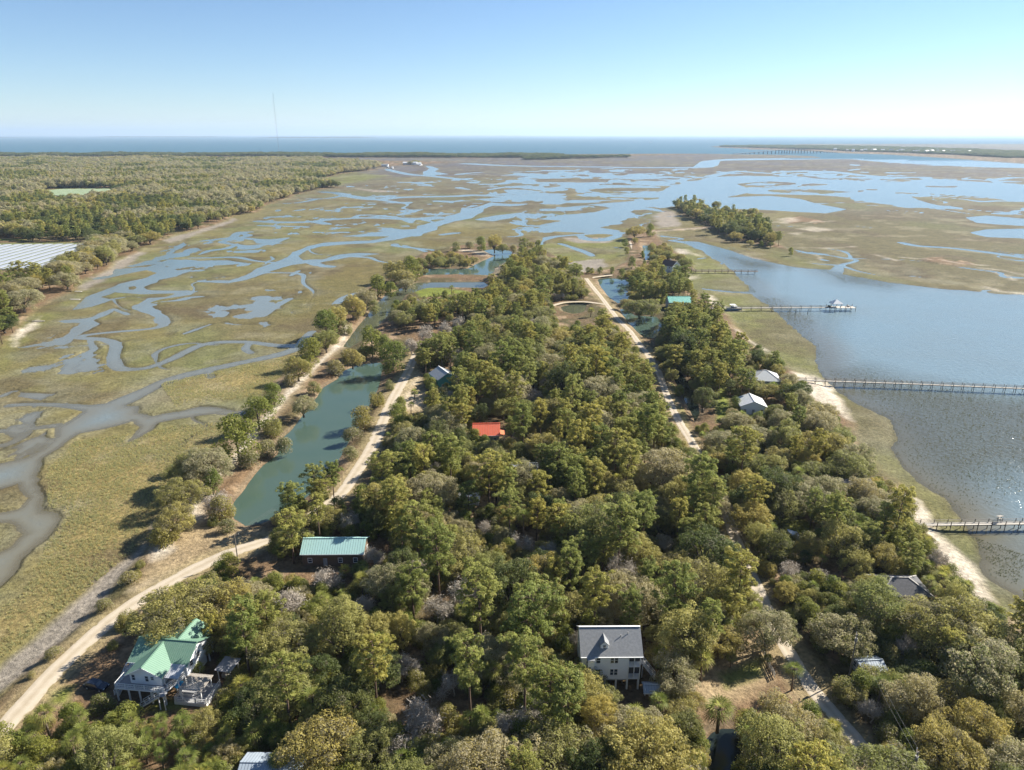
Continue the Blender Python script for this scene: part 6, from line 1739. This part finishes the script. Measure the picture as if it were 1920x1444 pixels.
# the woods themselves
prng = random.Random(11)
def pick(mix):
    t, acc = prng.random() * sum(mix.values()), 0
    for k, v in mix.items():
        acc += v
        if t <= acc: return k
    return k
tries = 0
for rnd, (lo, hi, packing, ntry) in enumerate(((1.0, 1.4, .66, 3500), (.8, 1.1, .60, 11000), (.55, .85, .58, 16000), (.36, .6, .50, 18000))):
    for _ in range(ntry):
        # spread the tries evenly over the ground, out to the hammock
        if prng.random() < 0.93:
            Y = 62 + (620 - 62) * prng.random() ** 0.95
        else:
            Y = 620 + 560 * prng.random()
        X = prng.uniform(-1, 1) * (0.78 * Y + 40)
        px, py, dep = proj(X, Y, UP + 5.0)
        if px < -420 or px > 2400 or py > 1700: continue
        zn = None
        for z_ in ZONES:
            if in_poly(px, py, z_[1]): zn = z_; break
        if zn is None: continue
        kind = pick(zn[2])
        if rnd >= 2 and kind == 'pine' and prng.random() < .4: kind = 'oak'
        var = prng.randrange(len(PROTO[kind]))
        R0, H0 = PROTO[kind][var][2:]
        s = prng.uniform(*zn[3]) * (prng.uniform(lo, hi) if kind in ('oak', 'mossy', 'dark') else prng.uniform(.85, 1.15) * (.9 if rnd > 1 else 1))
        R, Hh = R0 * s, H0 * s
        if not fits(X, Y, R, packing): continue
        if not ground_free(X, Y, R): continue
        lowf = {'pine': .38, 'oak': .28, 'mossy': .28, 'dark': .28, 'palm': .55, 'bare': .3}.get(kind, .05)
        if blocked(X, Y, R, UP + Hh * lowf, UP + Hh): continue
        cxp, cyp, _d = proj(X, Y, UP + Hh * .7)
        put(kind, var, X, Y, s, zn[0], prng.uniform(.9, 1.15))
near_count = len(TREES)

# western woods, the far tree line and the barrier island: jittered rows of trees
westP, f1, f2, barP = wpoly(UPLAND['west']), wpoly(FIELD), wpoly(FIELD2), wpoly([(1352,276),(1440,278.5),(1545,281.5),(1594,284.2),(1668,286.2),(1791,291),(1920,299),(2300,324),(2300,304),(1920,287),(1800,281),(1700,278.5),(1640,276.5),(1440,274),(1360,274.5)])
strip = wpoly([(-400,294),(0,294),(480,293.5),(600,295.5),(960,296.6),(1055,296),(1054,292.5),(960,291),(480,290),(-400,290)])
band2 = wpoly([(985,300.5),(1090,297.5),(1180,296),(1180,294.8),(1090,296),(985,298.6)])
def fill(poly, y0, y1, kfun, bare_p=0.0, keep=None, thin=1.0, zone='west', only_px=(-500, 2420)):
    Y = y0
    r = np.random.default_rng(int(y0) + 5)
    while Y < y1:
        sp = max(11.5, Y * 0.0075) * thin
        half = 0.86 * Y + 50
        xs = np.arange(-half, half, sp) + r.uniform(-.42, .42, int(math.ceil(2 * half / sp))) * sp
        ys = Y + r.uniform(-.42, .42, len(xs)) * sp
        ok = sdf_poly(poly, xs, ys, 30) + (fbm(xs, ys, 60, 3, 19) - .5) * (26 if zone == 'west' else 0) < -1
        for x, y in zip(xs[ok], ys[ok]):
            p_ = proj(x, y, UP)
            if not only_px[0] < p_[0] < only_px[1]: continue
            if keep is not None and not keep(x, y): continue
            kind = kfun(x, y, r)
            if zone == 'west' and 330 < y < 1700 and blocked(x, y, 6.0, UP + 1.5, UP + 11): continue
            hn_ = vnoise(np.array([x / 140]), np.array([y / 140]), 95)[0]
            if zone == 'west' and vnoise(np.array([x / 45]), np.array([y / 45]), 97)[0] < .16: continue
            var = int(r.integers(len(PROTO[kind])))
            s = (.72 + .6 * hn_) * float(r.uniform(.7, 1.4)) * max(1.0, sp / 10.5)
            if kind == 'pine': s = float(r.uniform(.7, .95)) * max(1, sp / 11)
            put(kind, var, x, y, s, zone, min(1.0, (10 + 7 * hn_) / (PROTO[kind][var][3] * s)) * float(r.uniform(.85, 1.1)) if s > 1.1 else 1.0)
        Y += sp
def kw(x, y, r):
    n_ = vnoise(np.array([x / 90]), np.array([y / 90]), 91)[0]
    if n_ > .60: return 'pine' if r.uniform() < .45 else 'dark'
    if n_ < .42: return 'mossy' if r.uniform() < .7 else 'oak'
    return 'oak' if r.uniform() < .5 else ('pine' if r.uniform() < .18 else 'mossy')
def off_fields(x, y):
    xa, ya = np.array([x]), np.array([y])
    return sdf_poly(f1, xa, ya, 60)[0] > 4 and sdf_poly(f2, xa, ya, 60)[0] > 6 and not (px_marsh(x, y))
clear_w = [wpoly(p) for p in ([(600,301),(618,296.5),(960,297.5),(1100,297),(1320,291),(1320,293),(1000,304),(870,306),(760,309.5),(700,318),(715,311),(640,304)], [(40,548),(60,580),(110,556)], [(140,458),(214,452),(215,455),(150,462)], [(-200,450),(0,449),(40,449),(40,458),(-200,470)], [(100,494),(112,494),(112,512),(98,512)])]
def px_marsh(x, y):
    return any(in_poly(x, y, P) for P in clear_w)
hamP = wpoly([(1266,389),(1290,391),(1330,403),(1380,412),(1420,420),(1440,427),(1430,440),(1446,455),(1474,468),(1440,461),(1380,450),(1350,438),(1330,426),(1290,407)])
fill(hamP, 550, 1200, lambda x, y, r: ['oak', 'pine', 'dark', 'dark'][int(r.integers(4))], thin=.78, zone='hammock')
fill(westP, 300, 3150, kw, keep=off_fields)
fill(strip, 3000, 4100, lambda x, y, r: 'dark', thin=.75)  # dark leaves paint in the shadow sides of these backlit trees
fill(band2, 2900, 3700, lambda x, y, r: 'dark', thin=.8)  # shadow sides put into the leaf colour here too
fill(barP, 3300, 7200, lambda x, y, r: 'dark', thin=.62, zone='barrier', only_px=(1330, 2150))  # island trees seen against the sun: shade is in the leaf colour

KIND_TXT = {'dark': 'dark green evergreen oak', 'oak': 'rounded olive-green live oak', 'mossy': 'grey moss-draped oak', 'pine': 'tall yellow-green pine', 'cedar': 'dense dark green cedar', 'shrub': 'low pale leafy shrub', 'palm': 'fan-leaved palm', 'bare': 'leafless grey-branched tree'}
ZONE_TXT = {'garden': 'in the palm garden below the stilt house', 'near wood': 'in the wood around the tall white house', 'middle wood': 'in the wood around the red-roofed house', 'north wood': 'in the wood between the bent pond and blue pond', 'pine strip': 'in the strip along the shaded lane', 'shore wood': 'in the shore wood behind the sandy beach',
            'point': 'on the point near the aqua-roofed house', 'causeway': 'on the narrow canal causeway', 'pond islet': 'on the islet between the bent ponds', 'hammock': 'on the wooded marsh island', 'embankment': 'on the banks of the ponds and marsh road', 'west': 'in the woods by the striped farm field', 'barrier': 'on the far barrier island', 'lawn': 'on the lawn by the dirt lane'}
CAP = {'dark': 200, 'oak': 300, 'mossy': 260, 'pine': 300, 'cedar': 120, 'shrub': 120, 'palm': 150, 'bare': 80}
shown, rest = [], []
for kind in PROTO:
    lst = sorted((t for t in TREES if t[0] == kind), key=lambda t: -PROTO[kind][t[1]][2] * t[4] / proj(t[2], t[3], UP)[2])
    vis, out = [], []
    for t in lst:
        a_, b_, d_ = proj(t[2], t[3], UP + 6)
        rr_ = FPX * PROTO[kind][t[1]][2] * t[4] / d_
        (vis if (-rr_ * .6 < a_ < 1920 + rr_ * .6 and b_ < 1444 + rr_ * .5) else out).append(t)
    shown += vis[:CAP[kind]]
    rest += vis[CAP[kind]:] + out
LAND = [(ph, at(x, y, UP)) for ph, x, y in (('the stilt house', 290, 1290), ('the low garden deck', 375, 1310), ('the dirt road bend', 420, 1050), ('the long teal-roofed shed', 631, 1045), ('the tall white house', 1151, 1270), ('the red-roofed house', 912, 824), ('the grey cabin', 973, 890), ('the teal-walled house', 832, 720),
  ('the white trailer', 874, 942), ('the narrow tin shed', 1187, 968), ('the hip-roofed house', 1431, 715), ('the white-roofed house', 1407, 765), ('the black-shingled house', 1594, 925), ('the dark hip-roofed house', 1674, 1115), ('the small blue-roofed shed', 1626, 1258), ('the board fence', 1440, 1250), ('the long grey-blue shed', 514, 1450),
  ('the aqua-roofed house', 1272, 575), ('the pale blue house', 1256, 508), ('the brown dock', 1300, 506), ('the blue pond', 1150, 545), ('the small dark pond', 1078, 580), ('the dark roadside pool', 1355, 1410), ('the long pond head', 700, 690), ('the long pond foot', 450, 965), ('the bent pond', 900, 500), ('the winding canal', 720, 580),
  ('the transformer pole', 1592, 1268), ('the pine-hidden power pole', 1404, 1118), ('the parked skiff', 1491, 1010), ('the pale walkway dock', 1710, 990), ('the wide beach', 1530, 740), ('the lane junction', 1100, 522), ('the striped farm field', 60, 480), ('the landing stages', 140, 555), ('the driftwood pile', 72, 602), ('the causeway track', 1195, 470), ('the muddy creek', 200, 1110))]
sets = {}
for t in shown:
    kind, var, X, Y = t[:4]
    d_, ph = min((math.hypot(q.x - X, q.y - Y), ph) for ph, q in LAND)
    where = f'close beside {ph}' if d_ < 16 else (f'near {ph}' if d_ < 45 else ZONE_TXT[t[6]])
    sets.setdefault((kind, where), []).append(t)
for (kind, where), lst in sets.items():
    lst.sort(key=lambda t: -PROTO[kind][t[1]][2] * t[4])
    for i, (kind, var, X, Y, s, rot, zone, sz, z) in enumerate(lst):
        pre = '' if len(lst) == 1 else ('broadest ' if i == 0 else ('smallest ' if i == len(lst) - 1 else ('' if len(lst) < 6 else ('broad ' if i < len(lst) / 3 else ('small ' if i > len(lst) * 2 / 3 else 'mid-sized ')))))
        plant(kind, var, X, Y, s, rot, f'{pre}{KIND_TXT[kind]} {where}', f'{TREE_NAME[kind].replace("_", " ")}s {where}', z, sz)

def far_protos():
    out = {}
    out['oak'] = [make_oak(900 + i, n=44, per=26, leaf=.55, moss=.12) for i in range(3)]
    out['mossy'] = [make_oak(910 + i, n=44, per=26, leaf=.55, moss=.40, lm=LEAF_MOSSY) for i in range(2)]
    out['dark'] = [make_oak(930 + i, n=44, per=26, leaf=.55, moss=.02, lm=LEAF_DARK) for i in range(2)]
    out['pine'] = [make_pine(920 + i, per=20, leaf=.55, lo=.3) for i in range(3)]
    return out
FAR = far_protos()
crown_col, trunk_col = bpy.data.collections.new('tree_crowns'), bpy.data.collections.new('tree_trunks')
INDEX = {}
k_ = 0
for src, tagn in ((PROTO, 'n'), (FAR, 'f')):
    for kind, vs in src.items():
        for i, (t, c, R, Ht) in enumerate(vs):
            for col_, me, nm in ((trunk_col, t, 'trunk'), (crown_col, c, 'crown')):
                col_.objects.link(bpy.data.objects.new(f'{k_:03d}_{nm}', me))
            INDEX[(tagn, kind, i)] = k_
            k_ += 1

def instancer(name, pts, scl, rot, idx, cols, label):
    me = bpy.data.meshes.new(name)
    me.vertices.add(len(pts))
    me.vertices.foreach_set('co', np.asarray(pts, np.float32).ravel())
    for nm, ty, arr in (('scl', 'FLOAT_VECTOR', np.asarray(scl, np.float32)), ('rot', 'FLOAT_VECTOR', np.asarray(rot, np.float32))):
        a_ = me.attributes.new(nm, ty, 'POINT'); a_.data.foreach_set('vector', arr.ravel())
    a_ = me.attributes.new('idx', 'INT', 'POINT'); a_.data.foreach_set('value', np.asarray(idx, np.int32))
    o = bpy.data.objects.new(name, me); COL.objects.link(o)
    ng = bpy.data.node_groups.new(name, 'GeometryNodeTree')
    ng.interface.new_socket('Geometry', in_out='INPUT', socket_type='NodeSocketGeometry')
    ng.interface.new_socket('Geometry', in_out='OUTPUT', socket_type='NodeSocketGeometry')
    N, L = ng.nodes, ng.links
    gi, go = N.new('NodeGroupInput'), N.new('NodeGroupOutput')
    jn = N.new('GeometryNodeJoinGeometry')
    def na(nm, ty):
        q = N.new('GeometryNodeInputNamedAttribute'); q.data_type = ty; q.inputs['Name'].default_value = nm
        return q.outputs[0]
    for c in cols:
        ip = N.new('GeometryNodeInstanceOnPoints')
        ci_ = N.new('GeometryNodeCollectionInfo')
        ci_.inputs['Collection'].default_value = c
        ci_.inputs['Separate Children'].default_value = True
        ci_.inputs['Reset Children'].default_value = True
        L.new(gi.outputs[0], ip.inputs['Points'])
        L.new(ci_.outputs[0], ip.inputs['Instance'])
        ip.inputs['Pick Instance'].default_value = True
        L.new(na('idx', 'INT'), ip.inputs['Instance Index'])
        L.new(na('rot', 'FLOAT_VECTOR'), ip.inputs['Rotation'])
        L.new(na('scl', 'FLOAT_VECTOR'), ip.inputs['Scale'])
        L.new(ip.outputs[0], jn.inputs[0])
    L.new(jn.outputs[0], go.inputs[0])
    md = o.modifiers.new('scatter', 'NODES'); md.node_group = ng
    tag(o, label, kind='stuff')
    return o

pts, scl, rots, idx = [], [], [], []
for kind, var, X, Y, s, rot, zone, sz, z in rest:
    far = math.hypot(X, Y) > 750 and kind in FAR
    pts.append((X, Y, UP - .1)); scl.append((s * (1 + .16 * math.sin(X * 1.7 + Y)), s * (1 + .16 * math.cos(X + Y * 2.3)), s * sz)); rots.append((0, 0, rot))
    idx.append(INDEX[('f', kind, var % len(FAR[kind]))] if far else INDEX[('n', kind, var)])
instancer('woodland', pts, scl, rots, idx, (crown_col, trunk_col), 'continuous mixed oak and pine woodland canopy')

# low bushes under the trees
r = np.random.default_rng(5)
N_ = 26000
Yb = 62 + (560 - 62) * r.uniform(0, 1, N_)
Xb = r.uniform(-1, 1, N_) * (0.8 * Yb + 40)
pxb, pyb, _ = proj(Xb, Yb, UP + .8)
ok = np.zeros(N_, bool)
for zn in ZONES[:6]:
    ok |= sdf_poly(np.array(zn[1], float), pxb, pyb, 5) < 0
for P, lo_, hi_ in CLEAR_NP: ok &= ~(sdf_poly(P, pxb, pyb, 5) < 1)
for P in ROADS_W: ok &= sdf_line(P, Xb, Yb, 6.5, 20) > 0
for P in PONDS_W: ok &= sdf_poly(P, Xb, Yb, 5) > 0.5
for bx_, by_, brr in BUILD_W: ok &= np.hypot(Xb - bx_, Yb - by_) > brr
for p in LAWN + DRY: ok &= sdf_poly(wpoly(p), Xb, Yb, 5) > 0
ok &= fbm(Xb, Yb, 12, 3, 15) > .38
Xb, Yb = Xb[ok], Yb[ok]
kinds_ = r.choice([INDEX[('n', 'shrub', 0)], INDEX[('n', 'shrub', 1)], INDEX[('n', 'cedar', 0)], INDEX[('n', 'palm', 2)]], len(Xb), p=[.35, .25, .25, .15])
sb = r.uniform(.35, 1.0, len(Xb))
instancer('undergrowth', np.column_stack([Xb, Yb, np.where(kinds_ == INDEX[('n', 'palm', 2)], UP - 1.2, UP - .15)]), np.column_stack([sb] * 3), np.column_stack([np.zeros(len(Xb)), np.zeros(len(Xb)), r.uniform(0, 6.28, len(Xb))]), kinds_, (crown_col,), 'low bushes and palmetto scrub under the trees')

# ------------------------------------------------------------------ marsh grass standing in the shallows
GRASS = leaf_mat('marsh_grass', (0.105, 0.108, 0.066), (0.205, 0.205, 0.13), trans=.4)
gcol = bpy.data.collections.new('grass_tufts')
TANGRASS = leaf_mat('tan_marsh_grass', (0.30, 0.262, 0.125), (0.56, 0.50, 0.27), trans=.4)
for v in range(8):
    rg = np.random.default_rng(50 + v)
    V, sh = [], []
    for k in range(16):
        a_ = rg.uniform(0, 6.28); rr_ = rg.uniform(0, .32)
        b0 = np.array([math.cos(a_) * rr_, math.sin(a_) * rr_, -.1])
        tipp = b0 + np.array([rg.normal() * .18, rg.normal() * .18, rg.uniform(.4, .8)])
        w0 = np.array([rg.normal(), rg.normal(), 0]); w0 *= .032 / np.linalg.norm(w0)
        V += [b0 - w0, b0 + w0, tipp + w0 * .3, tipp - w0 * .3]; sh.append(rg.uniform(0, 1))
    gcol.objects.link(bpy.data.objects.new(f'{v:03d}_tuft', crown_mesh('tuft', np.array(V), sh, np.zeros(len(sh)), GRASS if v < 4 else TANGRASS)))
gx, gy = [], []
r = np.random.default_rng(9)
for p, n_ in zip(BAY_GRASS, (9000, 2500, 2000, 1500, 1500, 1000)):
    P = wpoly(p)
    lo_, hi_ = P.min(0), P.max(0)
    X_, Y_ = r.uniform(lo_[0], hi_[0], n_ * 2), r.uniform(lo_[1], hi_[1], n_ * 2)
    dens = np.clip((fbm(X_, Y_, 60, 3, 3) - .22) * 1.5, 0.05, .8)
    k = (sdf_poly(P, X_, Y_, 5) + (fbm(X_, Y_, 10, 3, 8) - .5) * 14 < 0) & (r.uniform(0, 1, len(X_)) < dens)
    gx.append(X_[k]); gy.append(Y_[k])
nbay = sum(len(q_) for q_ in gx)
for p, n_ in ((TAN[0], 34000), (TAN[1], 12000)):      # the near marsh has a rough nap of clumps
    P = wpoly(p)
    lo_, hi_ = P.min(0), P.max(0)
    X_, Y_ = r.uniform(lo_[0], hi_[0], n_ * 2), r.uniform(lo_[1], hi_[1], n_ * 2)
    k = (sdf_poly(P, X_, Y_, 5) < 0) & (sdf_poly(wpoly(WATER_POLYS['m1']), X_, Y_, 5) > 1.5) & (r.uniform(0, 1, len(X_)) < np.clip((fbm(X_, Y_, 9, 3, 88) - .2) * 1.6, .1, .9))
    gx.append(X_[k]); gy.append(Y_[k])
gx, gy = np.concatenate(gx), np.concatenate(gy)
gzone = np.arange(len(gx)) >= nbay
ng_ = len(gx)
sg_ = np.where(gzone, r.uniform(.45, .9, ng_), r.uniform(.28, .6, ng_))
instancer('marsh_grass', np.column_stack([gx, gy, np.where(gzone, .32, 0)]), np.column_stack([sg_] * 3), np.column_stack([np.zeros(ng_), np.zeros(ng_), r.uniform(0, 6.28, ng_)]), np.where(gzone, 4, 0) + r.integers(0, 4, ng_), (gcol,), 'marsh grass clumps on the near flats and in the bay shallows')

# ------------------------------------------------------------------ far low islands across the water
ISL = leaf_mat('far_woods', (0.03, 0.04, 0.02), (0.05, 0.06, 0.03))
def far_island(x0, x1, y, depth, h, label):
    A_, B2 = at(x0, y, 0), at(x1, y, 0)
    n_ = 60
    mb = MB()
    rgi = np.random.default_rng(abs(int(x0 * 7 + y)))
    for i in range(n_ + 1):
        t = i / n_
        e = min(1, 6 * min(t, 1 - t) + .12)
        c = A_ + (B2 - A_) * t
        hh = h * e * rgi.uniform(.75, 1.15)
        mb.v += [(c.x, c.y - depth * .5 * e, -.5), (c.x, c.y - depth * .42 * e, hh * .9), (c.x, c.y + depth * .4 * e, hh), (c.x, c.y + depth * .5 * e, -.5)]
    for i in range(n_):
        for j in range(3): mb.f.append((i * 4 + j, (i + 1) * 4 + j, (i + 1) * 4 + j + 1, i * 4 + j + 1))
    o = mb.build('far_island', mat('far_woods_cover', (0.045, 0.052, 0.030), .9, (0.03, 0.036, 0.02), .01))
    tag(o, label, kind='structure')
far_island(-500, 48, 258.2, 500, 30, 'low wooded island at the edge of the sea')
far_island(165, 440, 257.4, 500, 30, 'long low wooded island on the horizon')
far_island(478, 716, 258.8, 500, 30, 'wooded island in front of the horizon behind the mast')
far_island(600, 1035, 256.0, 800, 36, 'faint strip of land along the horizon')

# ------------------------------------------------------------------ air: even haze over the whole place
HZ = MB().box(-62000, 62000, -2600, 60000, -3.0, 420).build('haze', mat('unused', (1, 1, 1)))
HZ.data.materials.clear()
hm = bpy.data.materials.new('haze_air'); hm.use_nodes = True
hn, hl = hm.node_tree.nodes, hm.node_tree.links
hn.remove(hn['Principled BSDF'])
pv = hn.new('ShaderNodeVolumePrincipled')
pv.inputs['Color'].default_value = (0.62, 0.80, 1.0, 1)
pv.inputs['Density'].default_value = 4.5e-5
pv.inputs['Anisotropy'].default_value = 0.2
hl.new(pv.outputs[0], hn['Material Output'].inputs['Volume'])
HZ.data.materials.append(hm)
tag(HZ, 'thin bluish coastal haze over land and sea', kind='stuff')
print('TREES', len(TREES), near_count, 'shown', len(shown), 'rest', len(rest), {k: sum(1 for t in TREES if t[0] == k) for k in PROTO}, 'bushes', len(Xb), 'tufts', ng_)
